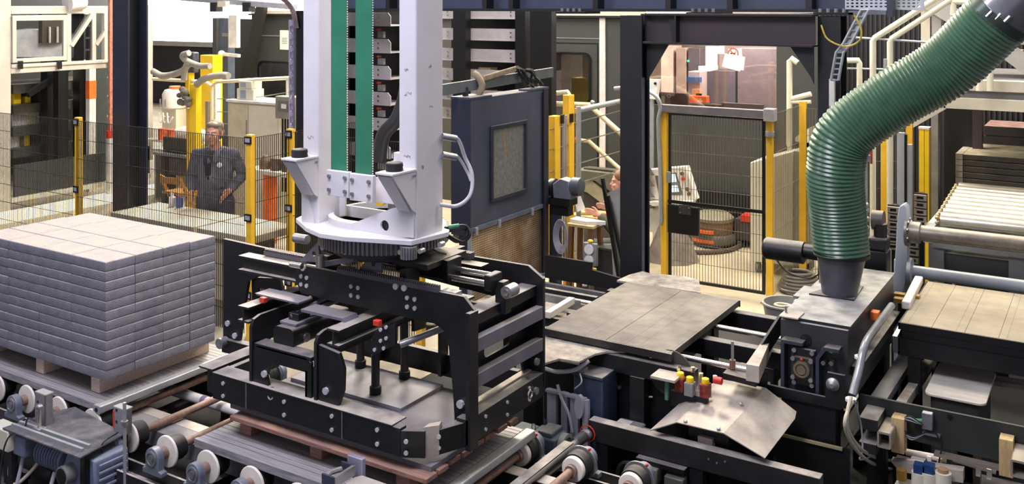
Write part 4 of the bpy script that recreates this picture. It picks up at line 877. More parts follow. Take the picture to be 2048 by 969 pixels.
# terminal boxes and motor under the rail
t = thing('rail_motor', (-2.35, 5.3, 0.2), 'olive-grey terminal boxes hanging under the black front rail', 'motor')
part('box', B().box((-2.46, 5.30, 0.25), (-2.31, 5.38, 0.345)), M('olive_grey_box', (104, 104, 92), 0.5), t, 0.008); part('box', B().box((-2.27, 5.31, 0.24), (-2.15, 5.38, 0.32)), M('olive_grey_box_dark', (88, 88, 78), 0.5), t, 0.008)
part('hose', B().tube(arc([(-2.46, 5.34, 0.33), (-2.55, 5.33, 0.31), (-2.58, 5.33, 0.22), (-2.56, 5.33, 0.05)]), 0.014), cablebk, t)
part('hanger', B().box((-2.46, 5.33, 0.345), (-2.15, 5.38, 0.372)), black, t)
t = thing('small_motor', on_z(1255, 860, 0.42), 'small pale grey motor with white label behind the front rail', 'motor')
p = on_z(1258, 852, 0.44)
part('body', B().box((p.x-0.1, p.y-0.03, 0.34), (p.x+0.08, p.y+0.09, 0.44)), grey, t, 0.012); part('fins', B().cyl((p.x+0.08, p.y+0.03, 0.39), (p.x+0.17, p.y+0.03, 0.39), 0.045, 16), motorteal, t); part('label', B().box((p.x-0.09, p.y-0.02, 0.44), (p.x+0.0, p.y+0.06, 0.443)), label_w, t)
part('pedestal', B().box((p.x-0.08, p.y-0.02, 0), (p.x+0.06, p.y+0.07, 0.34)), black, t)
# folded cover sheet ("tent")
t = thing('folded_cover', (-2.05, 5.8, 0.4), 'dusty folded steel cover sheet with two bent wings in the lower right', 'cover')
A = [on_y(1353, 845, 5.38), on_y(1447, 867, 5.38), on_y(1531, 776, 5.94), on_y(1443, 759, 5.94)]
l0, l1 = on_y(1300, 861, 5.38), on_y(1378, 790, 5.95); r0, r1 = on_y(1530, 917, 5.38), on_y(1593, 826, 5.95)
r1b = on_y(1590, 838, 5.84); l1 = on_y(1378, 790, 5.72); r1 = on_y(1593, 824, 5.90)
def sheet(pts, th=0.006):
    P_ = [Vector(p) for p in pts]; nn = (P_[1]-P_[0]).cross(P_[2]-P_[0]).normalized() * th; n = len(P_)
    if nn.z > 0: nn = -nn
    return P_ + [p + nn for p in P_], [tuple(range(n)), tuple(range(2*n-1, n-1, -1))] + [(i, (i+1) % n, n+(i+1) % n, n+i) for i in range(n)]
part('top', B().add(*sheet(A)), dustplate, t); part('left_wing', B().add(*sheet([A[0], A[3], l1, l0])), dustplate, t); part('right_wing', B().add(*sheet([A[1], r0, r1b, r1, A[2]])), dustplate, t)
pieces('rivet', B().ball((0, 0, 0.004), 0.013, (1, 1, .6), 10, 6), galv, t, [on_y(q[0], q[1], yy) for q, yy in (((1420, 795), 5.68), ((1482, 809), 5.68), ((1371, 844), 5.40), ((1437, 859), 5.40))])
part('support', B().box((-2.19, 5.50, 0.50), (-1.94, 5.56, 0.60)), black, t); part('support', B().box((-2.12, 5.52, 0.0), (-2.0, 5.9, 0.5)), black, t); part('stub', B().box((-2.12, 5.47, 0.47), (-2.03, 5.56, 0.53)), dustplate, t)
# valve group with yellow caps
t = thing('valve_group', (-2.25, 5.66, 0.55), 'red and black pneumatic valves with yellow caps above the folded cover', 'valves')
part('manifold', B().box((-2.36, 5.63, 0.60), (-2.12, 5.66, 0.70)), black, t, 0.004); part('manifold_foot', B().box((-2.3, 5.64, 0.0), (-2.25, 5.68, 0.60)), black, t)
for px, py, cpx in ((1362, 748, 0), (1381, 757, 1), (1412, 760, 2)):
    p = on_y(px, py, 5.62)
    part('valve_body', B().box((p.x-0.028, 5.58, p.z-0.10), (p.x+0.028, 5.64, p.z-0.02)), (M('red_black_valve_%d' % px, (120, 40, 30), 0.5, var=0.8, scale=40) if cpx != 1 else grey), t, 0.003)
    part('yellow_cap', B().lathe((p.x, 5.61, p.z-0.02), (0, 0, 1), [(0.022, 0), (0.024, 0.005), (0.022, 0.03), (0.014, 0.034)], 14), yellowbr, t)
for px, py in ((1358, 732), (1386, 735), (1402, 747), (1430, 752), (1392, 772)):
    p = on_y(px, py, 5.64); part('fitting', B().cyl(p - Vector((0, 0, .03)), p, 0.014, 8), chrome, t)
p = on_y(1428, 760, 5.62); part('red_knob', B().cyl(p, p + Vector((0.05, 0, 0.0)), 0.022, 12), red, t)
# sand heap
rnd = random.Random(3); b = B(); cx_, cy_ = -1.33, 5.55; n, m = 28, 9; vs = [(cx_, cy_, 0.30)]
for j in range(1, m+1):
    r = j/m
    for i in range(n):
        a = 2*math.pi*i/n; vs.append((cx_ + 0.55*r*math.cos(a), cy_ + 0.42*r*math.sin(a), max(-0.02, 0.30*(1-r**1.4) + rnd.uniform(-.012, .012))))
fs = [(0, 1+i, 1+(i+1) % n) for i in range(n)] + [(1+(j-1)*n+i, 1+j*n+i, 1+j*n+(i+1) % n, 1+(j-1)*n+(i+1) % n) for j in range(1, m) for i in range(n)]
b.add(vs, fs); solo('grit_heap', b, M('olive_grit', (78, 78, 62), 0.95, var=0.6, scale=120, bump=0.8, bscale=180), 'heap of dark olive grit at the lower right edge of the front rail', 'grit', kind='stuff')

# ------------------------------------------------------------------ brush / suction box with the green hose
t = thing('suction_box', (-1.6, 6.8, 0.0), 'black dusty suction box carrying the big green hose', 'machine')
boxm = M('charcoal_box', (46, 47, 50), 0.45, var=0.2, scale=6, dust=0.85, dcol=(184, 182, 178))
part('body', B().prism([(-1.815, 6.15), (-1.40, 6.15), (-1.40, 7.55), (-1.72, 7.55), (-1.815, 7.2)], 'z', 0.62, 1.115), boxm, t, 0.004)
part('lid', B().prism([(-1.825, 6.14), (-1.39, 6.14), (-1.39, 7.56), (-1.72, 7.56), (-1.825, 7.2)], 'z', 1.115, 1.122), boxm, t)
part('side_rail', B().box((-1.40, 6.2, 0.80), (-1.34, 7.5, 0.86)), blackedge, t, 0.004)
part('hose_foot', B().prism([(p.x, p.y) for p in [on_z(*q, 1.122) for q in ((1618, 590), (1660, 575), (1727, 575), (1708, 603))]], 'z', 1.122, 1.132), black, t)
part('hose_cone', B().cyl((-1.61, 6.79, 1.125), (-1.597, 6.79, 1.43), 0.115, 28, 0.168), M('grey_plastic_cone', (60, 61, 70), 0.4), t, label='smooth grey cone')
pieces('bolt', bolt_b((0, 0, 1), 0.008, 0.05), steel, t, [on_z(q[0], q[1], 1.122) for q in ((1648, 590), (1694, 596), (1718, 575), (1640, 566), (1572, 628))])
part('hinge_strip', B().box((-1.82, 6.1, 1.122), (-1.70, 6.25, 1.13)), dustplate, t)
# front bracket with bearing
part('front_plate', B().prism([(-1.815, 1.10), (-1.815, 0.62), (-1.40, 0.62), (-1.40, 1.10)], 'y', 6.12, 6.15), boxm, t)
for x0, x1 in ((-1.79, -1.655), (-1.575, -1.435)):
    part('bracket', B().prism([(x0, 0.64), (x0+0.02, 0.64), (x0+0.02, 0.98), (x1, 0.98), (x1, 1.0), (x0, 1.0)] if x0 < -1.6 else [(x1, 1.0), (x0+0.05, 1.0), (x0, 0.93), (x0, 0.64), (x0+0.02, 0.64), (x0+0.02, 0.92), (x0+0.06, 0.98), (x1, 0.98)], 'y', 6.04, 6.12), M('bracket_steel_%d' % int(-x0*100), (60, 66, 80), 0.4, 0.4, dust=0.5), t)
part('bearing_plate', B().box((-1.735, 6.06, 0.73), (-1.58, 6.085, 0.96)), black, t, 0.004)
c = Vector((-1.655, 6.05, 0.845))
bf = part('flange_bearing', B().prism(rrect(c.x-0.068, c.z-0.068, c.x+0.068, c.z+0.068, 0.03), 'y', 6.03, 6.06), M('cast_black_bearing', (50, 48, 46), 0.5, 0.3, dust=0.3), t, 0.004)
part('bearing_ring', B().lathe((c.x, 6.03, c.z), (0, -1, 0), [(0.052, 0), (0.050, 0.02), (0.036, 0.022), (0.034, 0.012), (0.028, 0.012), (0.028, 0.03), (0.012, 0.03)], 28), M('bronze_bearing_ring', (128, 116, 96), 0.35, 0.6), bf)
part('red_nipple', B().ball((c.x, 6.02, c.z+0.062), 0.01), red, bf)
pieces('bolt', bolt_b((0, -1, 0), 0.014, 0.016), steel, bf, [(c.x+dx, 6.03, c.z+dz) for dx in (-0.055, 0.055) for dz in (-0.058, 0.058)] + [(c.x+dx, 6.06, c.z+0.10) for dx in (-0.055, 0.055)] + [(c.x+dx, 6.06, c.z-0.10) for dx in (-0.055, 0.055)])
part('slot', B().cyl((c.x, 6.115, 1.0), (c.x, 6.11, 1.0), 0.035, 20), blackclean, t)
for px, py in ((1647, 700), (1646, 727), (1662, 703), (1662, 728)):
    p = on_y(px, py, 6.06); part('screw', B().cyl(p + Vector((0, .05, 0)), p, 0.014, 10), chrome, t)
part('lower_arm', B().prism(xz(6.0, (1470, 752), (1480, 758), (1650, 795), (1654, 745), (1690, 752), (1692, 812), (1682, 822), (1530, 790), (1470, 772)), 'y', 6.0, 6.02), black, t, 0.003)
p = on_y(1666, 769, 6.0); part('knob', B().lathe(p, (0, -1, 0), [(0.04, 0), (0.04, 0.012), (0.028, 0.02), (0.014, 0.04)], 24), steel, t)
part('arm_support', B().box((-1.78, 6.02, 0.0), (-1.45, 6.15, 0.66)), black, t)
part('olive_lip', B().box((-1.86, 5.97, 0.42), (-1.40, 5.99, 0.435)), M('olive_edge', (150, 140, 104), 0.5), t); part('hopper_plate', B().prism([(-1.86, 0.43), (-1.36, 0.43), (-1.36, 0.05), (-1.75, 0.05)], 'y', 5.99, 6.0), blackclean, t)
p = on_x(1743, 630, -1.39); part('orange_switch', B().box(p - Vector((0.0, .04, .025)), p + Vector((.05, .03, .03))), orange, t, 0.004)
part('support_leg', B().box((-1.8, 7.2, 0), (-1.7, 7.3, 0.62)), black, t); part('support_leg', B().box((-1.5, 7.2, 0), (-1.4, 7.3, 0.62)), black, t)
# conduit down the side of the box with loose cables
t = thing('cable_conduit', (-1.35, 6.3, 0.3), 'grey cable conduit running down the right side of the suction box', 'conduit')
cpts = arc([on_x(1783, 612, -1.30), on_x(1752, 655, -1.30), on_x(1730, 690, -1.30), on_x(1718, 740, -1.31), on_x(1705, 790, -1.33)])
part('conduit', B().tube(cpts, 0.024, 10), M('grey_conduit', (150, 150, 152), 0.3, 0.3), t)
for k, pth in enumerate(([(1702, 795), (1698, 815), (1690, 850), (1705, 890), (1740, 925), (1790, 940), (1822, 928)], [(1700, 800), (1694, 835), (1700, 870), (1730, 905), (1775, 922), (1820, 912)], [(1708, 800), (1722, 850), (1725, 900), (1720, 920), (1745, 912), (1768, 895)])):
    part('cable', B().tube(arc([on_x(*q, -1.28) for q in pth]), 0.011 if k < 2 else 0.005, 8), cablecr if k < 2 else cablegr, t)
for q in ((1720, 715), (1702, 800)): p = on_x(*q, -1.315); part('cable_tie', B().cyl(p - Vector((0, 0, .008)), p + Vector((0, 0, .008)), 0.032, 12), label_w, t)
# the green hose
t = thing('ribbed_hose', (-1.6, 6.79, 1.4), 'large ribbed green extraction hose rising to the upper right', 'hose')
ctl = [((1683, 507), 6.6), ((1676, 430), 6.6), ((1671, 340), 6.56), ((1692, 268), 6.52), ((1787, 198), 6.42), ((1893, 134), 6.3), ((1995, 36), 6.1)]
def at_d(px, py, d): return Vector((0, 0, EYE)) + _ray(px, py) * d
path = arc([at_d(*q, d) for q, d in ctl], 40)
L_ = [0]
for a, c in zip(path, path[1:]): L_.append(L_[-1] + (c-a).length)
N_ = int(L_[-1] / 0.0068); rp = []; rr = []; j = 0
for k in range(N_ + 1):
    s = L_[-1] * k / N_
    while j < len(L_) - 2 and L_[j+1] < s: j += 1
    f = (s - L_[j]) / (L_[j+1] - L_[j]); rp.append(path[j].lerp(path[j+1], f)); rr.append(0.178 + 0.022 * s / L_[-1] + (0.0, 0.007, 0.009, 0.004)[k % 4])
part('hose', B().tube(rp, 0.18, 36, rr), hosegreen, t)
d_ = (rp[-1] - rp[-8]).normalized(); a = rp[-1]
part('clamp_ring', B().cyl(a - d_*0.02, a + d_*0.05, 0.208, 36), M('dark_green_clamp', (70, 82, 76), 0.3, 0.5), t)
part('metal_duct', B().cyl(a, a + d_*0.9, 0.2, 36), M('silver_duct', (150, 150, 156), 0.25, 0.8), t, label='shiny metal duct')
for k in range(3):
    off = Vector((0.0, -0.2, 0.02)) + Vector((0.05*k-0.03, 0, -0.015*k)); part('clamp_bolt', B().cyl(a + off - d_*0.015, a + off + d_*0.03, 0.013, 8), chrome, t)
part('base_clamp', B().cyl(rp[0] - Vector((0, 0, .015)), rp[0] + Vector((0, 0, .012)), 0.186, 36), blackclean, t)
# black motors by the portal column
t = thing('tube_motor', (-2.1, 7.9, 1.2), 'horizontal black tubular motor with a dusty top left of the green hose', 'motor')
a, c = on_y(1530, 496, 7.95), on_y(1608, 500, 7.95)
part('body', B().lathe(a, (1, 0, 0), [(0.05, -0.012), (0.075, -0.006), (0.088, 0.01), (0.09, 0.02), (0.09, c.x-a.x), (0.07, c.x-a.x+0.01)], 28), black, t)
part('shaft_sleeve', B().cyl((c.x, 7.95, c.z-0.01), (-1.80, 7.95, c.z-0.015), 0.062, 20), blackclean, t)
part('bracket', B().box((-1.96, 7.84, c.z-0.1), (-1.82, 7.89, c.z+0.1)), blackclean, t)
part('cable', B().tube(arc([(a.x+0.1, 7.93, a.z-0.08), (a.x+0.2, 7.92, a.z-0.17), (a.x+0.38, 7.92, a.z-0.19), (a.x+0.5, 7.9, a.z-0.1)]), 0.006, 6), cablebk, t)
t = thing('gear_motor', on_y(1757, 560, 7.75), 'upright black gear motor standing right of the green hose', 'motor')
a, c = on_y(1738, 472, 7.75), on_y(1777, 570, 7.75)
part('body', B().box((a.x-0.1, 7.7, 0.9), (c.x, 7.85, a.z-0.1)), black, t, 0.01); part('cap', B().box((a.x, 7.69, a.z-0.1), (c.x, 7.84, a.z)), black, t, 0.02)
part('gear_head', B().cyl(on_y(1745, 440, 7.8), on_y(1768, 442, 7.8), 0.075, 20), M('dusty_gear_head', (74, 72, 68), 0.5, 0.3, dust=0.6), t); part('neck', B().cyl((a.x+0.08, 7.77, a.z-0.02), (a.x+0.08, 7.77, a.z+0.1), 0.05, 16), black, t)
part('frame', B().box((a.x-0.05, 7.62, 0.0), (c.x, 7.8, 0.9)), black, t)
g_ = B()
for k in range(10): a_ = R(36*k); g_.ball(on_y(1733, 440, 8.0) + Vector((0, 0.0 + 0.03*math.cos(a_), 0.12*math.sin(a_))), 0.022)
part('flange_bolts', g_, steel, t, kind='stuff')
# tub with hose coil beside the gate
tb = on_z(1572, 606, 0.34)
t = thing('plastic_tub', (tb.x, tb.y, 0), 'round grey plastic tub with a coiled hose inside by the gate post', 'tub')
part('tub', B().lathe((tb.x, tb.y, 0.0), (0, 0, 1), [(0.02, 0.0), (0.15, 0.0), (0.21, 0.32), (0.225, 0.33), (0.225, 0.345), (0.20, 0.345), (0.145, 0.02), (0.02, 0.018)], 36), grey, t)
t = thing('hose_coil', (tb.x+0.03, tb.y, 0.02), 'pale coiled hose lying in the round grey tub', 'hose')
cl = []; 
for k in range(60): a = k*0.42; cl.append((tb.x + 0.10*math.cos(a), tb.y + 0.10*math.sin(a), 0.05 + 0.005*k))
part('coil', B().tube(cl, 0.012, 8), cablecr, t)
q = on_z(1600, 565, 0.1); cl = []
for k in range(90): a = k*0.42; rr_ = 0.24 - 0.0012*k; cl.append((q.x + rr_*math.cos(a), q.y + rr_*math.sin(a), 0.02 + 0.0022*k))
solo('hose_coil', B().tube(cl, 0.018, 8), M('dark_grey_hose', (92, 86, 78), 0.5), 'dark grey hose coiled on the concrete behind the round tub', 'hose')
t = thing('pressure_gauge', on_y(1598, 612, 7.3), 'small round white pressure gauge left of the suction box lid', 'gauge')
p = on_y(1598, 612, 7.3); part('dial', B().cyl(p, p + Vector((0.03, -0.05, 0.0)), 0.042, 24), label_w, t); part('rim', B().cyl(p - Vector((.01, -.02, 0)), p + Vector((0.025, -0.04, 0.0)), 0.047, 24), steel, t)
part('stem', B().cyl(p, (p.x+0.06, p.y, p.z-0.12), 0.014, 10), steel, t); part('pipe', B().cyl((p.x+0.06, p.y, 0.6), (p.x+0.06, p.y, p.z+0.12), 0.012, 10), galv, t); part('clip', B().box((p.x+0.04, p.y-0.3, 0.98), (p.x+0.09, p.y, 1.0)), steel, t)
part('post', B().box((p.x+0.04, p.y-0.02, 0.0), (p.x+0.08, p.y+0.02, 0.62)), black, t)
# slanted bar and clamp block in front of the box
t = thing('stop_block', (-2.05, 5.9, 0.83), 'pale wedge-shaped stop block on the black conveyor beam', 'block')
part('wedge', B().prism([(p.x, p.y) for p in [on_z(*q, 0.86) for q in ((1492, 752), (1518, 757), (1546, 690), (1538, 684))]], 'z', 0.83, 0.93), dustplate, t); part('base', B().prism([(p.x, p.y) for p in [on_z(*q, 0.84) for q in ((1446, 745), (1512, 762), (1530, 735), (1468, 722))]], 'z', 0.80, 0.835), black, t)
p = on_z(1465, 738, 0.84); part('threaded_stud', B().cyl(p, p + Vector((0, 0, 0.17)), 0.009, 10), steel, t); part('bushing', B().cyl(p, p + Vector((0, 0, 0.055)), 0.019, 12), M('copper_bush', (140, 104, 92), 0.4, 0.5), t)
part('slant_bar', B().bar(on_y(1500, 742, 6.0), on_y(1566, 640, 6.25), 0.02, 0.09), black, t)

# ------------------------------------------------------------------ far right: boards, pipes, roller table
for z, lb, dx in ((0.905, 'upper worn production board, right of the suction box', 0.0), (0.855, 'lower production board under the worn one at the right edge', 0.012)):
    t = thing('production_board', (-0.8, 7.5, z), lb, 'board')
    for k in range(6): part('plank', B().box((-1.247+dx + k*0.2, 6.95, z), (-1.247+dx + (k+1)*0.2 - 0.0008, 8.1, z+0.046)), wornboard, t, 0.002)
    part('edge_strip', B().box((-1.255+dx, 6.94, z), (0.0, 6.95, z+0.044)), blackclean, t); part('edge_strip', B().box((-1.257+dx, 6.94, z), (-1.247+dx, 8.1, z+0.044)), blackclean, t)  # black strips put the shade and dirt of the board edges into colour
t = thing('board_table', (-0.7, 7.5, 0), 'black frame under the two production boards at the right edge', 'table')
for y in (7.0, 8.0): part('beam', B().box((-1.25, y-0.05, 0.73), (0.1, y+0.05, 0.852)), black, t); part('leg', B().box((-1.2, y-0.04, 0), (-1.12, y+0.04, 0.73)), black, t); part('leg', B().box((-0.1, y-0.04, 0), (-0.02, y+0.04, 0.73)), black, t)
part('cross_beam', B().box((-1.25, 7.04, 0.74), (-1.17, 7.96, 0.84)), black, t)
t = thing('edge_guard', (-1.3, 7.9, 0.8), 'white guard block with brass clamps at the corner of the worn board', 'guard')
p, q = on_z(1812, 612, 0.97), on_z(1838, 560, 0.97); part('white_block', B().bar(p, q, 0.06, 0.06), whitewarm, t, 0.01)
for px, py in ((1803, 590), (1803, 600), (1825, 592)): a = on_z(px, py, 0.96); part('brass_clamp', B().box(a - Vector((.05, .03, .02)), a + Vector((.05, .03, .01))), M('brass_%d' % py, (180, 150, 86), 0.35, 0.7), t)
part('bracket', B().bar(on_z(1790, 690, 0.8), on_z(1812, 650, 0.85), 0.03, 0.12), steel, t); part('bracket_post', B().box((-1.36, 7.5, 0), (-1.3, 7.6, 0.94)), black, t)
# lever plate with the two long pipes
t = thing('lever_arm', (-1.45, 8.4, 0.6), 'light grey curved lever plate carrying two long pipes', 'lever')
lg = M('light_grey_enamel', (168, 174, 182), 0.4, var=0.08)
out = xz(8.4, (1800, 425), (1803, 410), (1812, 405), (1818, 412), (1820, 440), (1818, 520), (1815, 560), (1805, 600), (1785, 620), (1770, 615), (1783, 580), (1793, 540), (1797, 480))
part('plate', B().prism(out, 'y', 8.30, 8.42), lg, t, 0.004)
dk = M('worn_grey_pipe', (126, 120, 112), 0.4, 0.4, var=0.25, scale=12, dust=0.5)
u, l_ = on_y(1822, 462, 8.4), on_y(1826, 541, 8.4)
part('upper_pipe', B().cyl((u.x, 8.36, u.z), (0.6, 8.36, u.z), 0.063, 28), dk, t); part('lower_pipe', B().cyl((l_.x, 8.36, l_.z), (0.6, 8.36, l_.z), 0.05, 28), lg, t)
part('upper_flange', B().lathe((u.x-0.03, 8.36, u.z), (1, 0, 0), [(0.12, 0), (0.12, 0.02), (0.085, 0.022), (0.085, 0.11), (0.063, 0.115)], 30), dk, t); part('lower_flange', B().lathe((l_.x-0.03, 8.36, l_.z), (1, 0, 0), [(0.105, 0), (0.105, 0.03), (0.05, 0.04)], 30), lg, t)
pieces('bolt', bolt_b((1, 0, 0), 0.013, 0.012), steel, t, [(u.x-0.01, 8.36 + 0.1*math.cos(R(40*k)), u.z + 0.1*math.sin(R(40*k))) for k in range(9)])
part('pivot_post', B().box((-1.56, 8.43, 0), (-1.44, 8.55, 1.0)), lg, t)
# roller chains on either side of the lever plate
def chain(px, w, py0, py1, y, lb):
    t = thing('roller_chain', on_y(px, py1, y), lb, 'chain'); p0, p1 = on_y(px, py0, y), on_y(px, py1, y)
    nn = max(3, int((p0.z-p1.z)/0.06))
    for k in range(nn):
        z = p1.z + (p0.z-p1.z)*k/nn; part('link', B().prism([(p0.x-w, z), (p0.x+w, z), (p0.x+w, z+0.05), (p0.x-w, z+0.05)], 'y', y, y+0.03, holes=[[(p0.x-w*.55, z+0.012), (p0.x+w*.55, z+0.012), (p0.x+w*.55, z+0.038), (p0.x-w*.55, z+0.038)]]), M('chain_%d%d' % (px, k), (140, 130, 112), 0.5, 0.4), t)
    part('sprocket_back', B().box((p0.x-w*1.1, y+0.035, p1.z), (p0.x+w*1.1, y+0.05, p0.z)), blackclean, t)
    part('chain_post', B().box((p0.x-w*.5, y+0.05, 0), (p0.x+w*.5, y+0.1, p0.z)), blackclean, t)
chain(1786, 0.045, 412, 500, 8.5, 'dusty roller chain on the left of the grey lever plate')
chain(1840, 0.05, 388, 445, 9.0, 'pale roller chain by the upper end of the roller table')
chain(1826, 0.04, 480, 560, 8.7, 'dark roller chain below the upper pipe')
t = thing('roller_table', (-0.7, 9.7, 0), 'roller table with many shiny steel rollers at the right edge', 'conveyor')
for k in range(9):
    y = 8.93 + k*0.20; x0 = -1.27 - 0.008*k
    part('roller', B().cyl((x0, y, 1.27), (0.7, y, 1.27), 0.068, 24), M('roller_steel_%d' % k, (196, 190, 176), 0.28, 0.75, var=0.15, scale=8, dust=0.15), t)
    bb = B(); 
    for j in range(5): bb.ball((x0-0.03, y + 0.035*math.cos(R(72*j)), 1.27 + 0.035*math.sin(R(72*j))), 0.018, n=8, m=5)
    part('roller_chain', bb, M('brass_chain_%d' % k, (170, 152, 116), 0.4, 0.6), t, kind='stuff')
part('side_beam', B().box((-1.40, 8.85, 1.08), (-1.33, 10.7, 1.2)), lg, t); part('front_beam', B().box((-1.33, 8.83, 1.05), (0.7, 8.86, 1.2)), M('grey_beam', (118, 118, 114), 0.5), t)
for x in (-1.36, -0.75): part('leg', B().box((x, 8.86, 0), (x+0.12, 9.0, 1.08)), grey, t); part('leg', B().box((x, 10.5, 0), (x+0.12, 10.64, 1.2)), grey, t)
part('dark_bed', B().box((-1.33, 8.9, 0.3), (0.7, 10.6, 1.0)), boothdark, t)
for x in (-1.29, -1.15): part('prop', B().cyl((x, 8.75, 0.35), (x, 8.75, 0.85), 0.022, 10, 0.008), dustplate, t)
# rack of boards behind
for k in range(6):
    z = 1.10 + k*0.066; t = thing('stacked_board', (-0.6, 11.9, z), ['bottom', 'second from bottom', 'third from bottom', 'fourth from bottom', 'second from top', 'topmost'][k] + ' board of the six-high grey board pile beyond the rollers', 'board', 'boards piled beyond the roller table')
    part('slab', B().box((-1.47, 11.5, z), (0.9, 12.5, z+0.056)), M('pile_board_%d' % k, (78, 73, 62), 0.6, var=0.25, scale=4, dust=0.8, dcol=(200, 190, 162)), t, 0.004)
    part('end_cap', B().box((-1.49, 11.49, z), (-1.42, 12.5, z+0.06)), dustplate, t)
t = thing('pile_table', (-0.6, 11.9, 0), 'dark low frame under the six-high board pile', 'table')
part('frame', B().box((-1.45, 11.55, 0.9), (0.9, 12.45, 1.10)), boothdark, t)
for x in (-1.4, 0.8): part('leg', B().box((x, 11.6, 0), (x+0.1, 12.4, 0.9)), boothdark, t)
a = on_y(1972, 250, 13.0)
for k in range(5):
    t = thing('stacked_board', (0.2, 13.2, 1.1 + 0.12*k), ['lowest', 'second lowest', 'middle', 'second highest', 'highest'][k] + ' of the reddish boards stored in the dark bay under the platform', 'board', 'reddish boards under the platform')
    part('slab', B().box((a.x, 12.8, a.z-0.58+0.12*k), (1.2, 13.5, a.z-0.47+0.12*k)), M('red_board_%d' % k, (48, 42, 42), 0.7, dust=0.8, dcol=(176, 138, 130)), t)
t = thing('bay_table', (0.2, 13.1, 0), 'dark stand under the reddish boards in the bay', 'table'); part('block', B().box((a.x, 12.85, 0), (1.2, 13.45, a.z-0.585)), blackclean, t)

# ------------------------------------------------------------------ lower right corner
t = thing('waste_bin', (-0.87, 7.0, 0.55), 'dark bin with a pale rounded square lid at the lower right', 'bin')
q = [on_z(*p, 0.60) for p in ((1848, 785), (1880, 722), (1992, 742), (1978, 812))]; x0, x1, y0, y1 = -1.055, -0.695, 6.69, 7.34
part('lid', B().prism(rrect(x0, y0, x1, y1, 0.05, 5), 'z', 0.585, 0.60), M('pale_worn_lid', (206, 198, 188), 0.45, var=0.16, scale=5, stretch=(1, 4, 1)), t, 0.004)
part('bin', B().prism(rrect(x0+0.03, y0+0.03, x1-0.03, y1-0.03, 0.04, 4), 'z', 0.0, 0.585), M('dark_bin', (52, 50, 46), 0.6), t)
t = thing('front_plate', (-0.9, 6.3, 0.4), 'long black plate across the lower right corner in front of the pale lid', 'plate')
part('plate', B().prism([(-1.37, 0.655), (0.2, 0.665), (0.2, 0.42), (-1.1, 0.44), (-1.17, 0.46), (-1.37, 0.46)], 'y', 6.30, 6.32), M('green_black_plate', (40, 44, 42), 0.5, var=0.15), t)
part('ledge', B().box((-0.93, 6.24, 0.40), (-0.55, 6.30, 0.415)), M('dull_ledge', (112, 104, 94), 0.6), t)
for x in (-1.3, -0.2): part('leg', B().box((x, 6.33, 0), (x+0.08, 6.41, 0.5)), black, t)
p = on_y(1900, 835, 6.3); part('notch', B().cyl(p, p - Vector((0, .004, 0)), 0.016, 14), blackclean, t)
t = thing('channel_rail', (-1.27, 7.0, 0.5), 'grey channel rail leading back from the black front plate', 'rail')
part('rail', B().bar((-1.30, 6.5, 0.55), (-1.28, 7.8, 0.55), 0.10, 0.05), M('slate_channel', (96, 100, 112), 0.5, 0.2, dust=0.3), t); part('leg', B().box((-1.33, 6.9, 0), (-1.25, 7.0, 0.53)), black, t); part('leg', B().box((-1.33, 7.4, 0), (-1.25, 7.5, 0.53)), black, t)
t = thing('channel_rail', (-1.13, 7.0, 0.5), 'dust-caked channel rail just left of the pale lid', 'rail')
part('rail', B().bar((-1.18, 6.5, 0.52), (-1.14, 7.6, 0.52), 0.06, 0.06), dustcake, t); part('leg', B().box((-1.2, 6.95, 0), (-1.12, 7.05, 0.49)), black, t); part('shelf', B().bar((-1.1, 7.4, 0.5), (-0.3, 7.5, 0.5), 0.12, 0.03), dustcake, t)
t = thing('chute_plate', (-1.45, 7.0, 0.3), 'dark dusty chute plate between suction box and channel rail', 'plate'); part('plate', B().add(*sheet([(-1.33, 6.55, 0.48), (-1.33, 7.7, 0.52), (-1.52, 7.7, 0.2), (-1.52, 6.55, 0.18)])), M('dark_chute', (58, 54, 50), 0.6, dust=0.3), t)
part('foot', B().box((-1.5, 6.7, 0), (-1.44, 7.5, 0.22)), black, t)
tim = M('timber_block', (184, 158, 112), 0.75, var=0.18, scale=8, stretch=(6, 6, 1), bump=0.2)
for (px0, py0, px1, py1), lb in (((1786, 828, 1812, 903), 'upright timber block with a bare end in front of the black plate'), ((2000, 870, 2028, 950), 'upright timber block near the lower right picture corner')):
    a, c = on_y(px0, py0, 6.26), on_y(px1, py1, 6.26); solo('timber_block', B().box((a.x, 6.20, c.z), (c.x, 6.295, a.z)), tim, lb, 'block', bevel=0.003)
for (px, py), lb in (((1768, 882), 'open square steel tube left of the upright timber block'), ((2037, 940), 'open square steel tube at the right picture edge')):
    p = on_y(px, py, 6.05); s = 0.04
    t = thing('square_tube', (p.x, 6.2, p.z-s*1.2), lb, 'tube'); part('tube', B().prism(rrect(p.x-s, p.z-s*1.2, p.x+s, p.z+s*1.2, 0.012), 'y', 6.05, 6.29, holes=[rrect(p.x-s*.72, p.z-s*.9, p.x+s*.72, p.z+s*.9, 0.006)]), M('tube_steel_%d' % px, (160, 150, 136), 0.45, 0.35, var=0.2), t); part('inner_shade', B().box((p.x-s*.8, 6.15, p.z-s), (p.x+s*.8, 6.16, p.z+s)), clipb, t)  # black plate inside stands for the shade in the open tube
p = on_y(1738, 850, 6.12); t = thing('clamp_block', (p.x, p.y, p.z-.1), 'black clamp block left of the open square tube', 'block')
part('upper', B().box((p.x-0.05, 6.08, p.z-0.02), (p.x+0.06, 6.4, p.z+0.05)), blackedge, t, 0.004); part('lower', B().box((p.x-0.05, 6.08, p.z-0.16), (p.x+0.05, 6.4, p.z-0.10)), blackedge, t); part('back', B().box((p.x-0.05, 6.3, 0.0), (p.x+0.05, 6.4, p.z)), black, t)
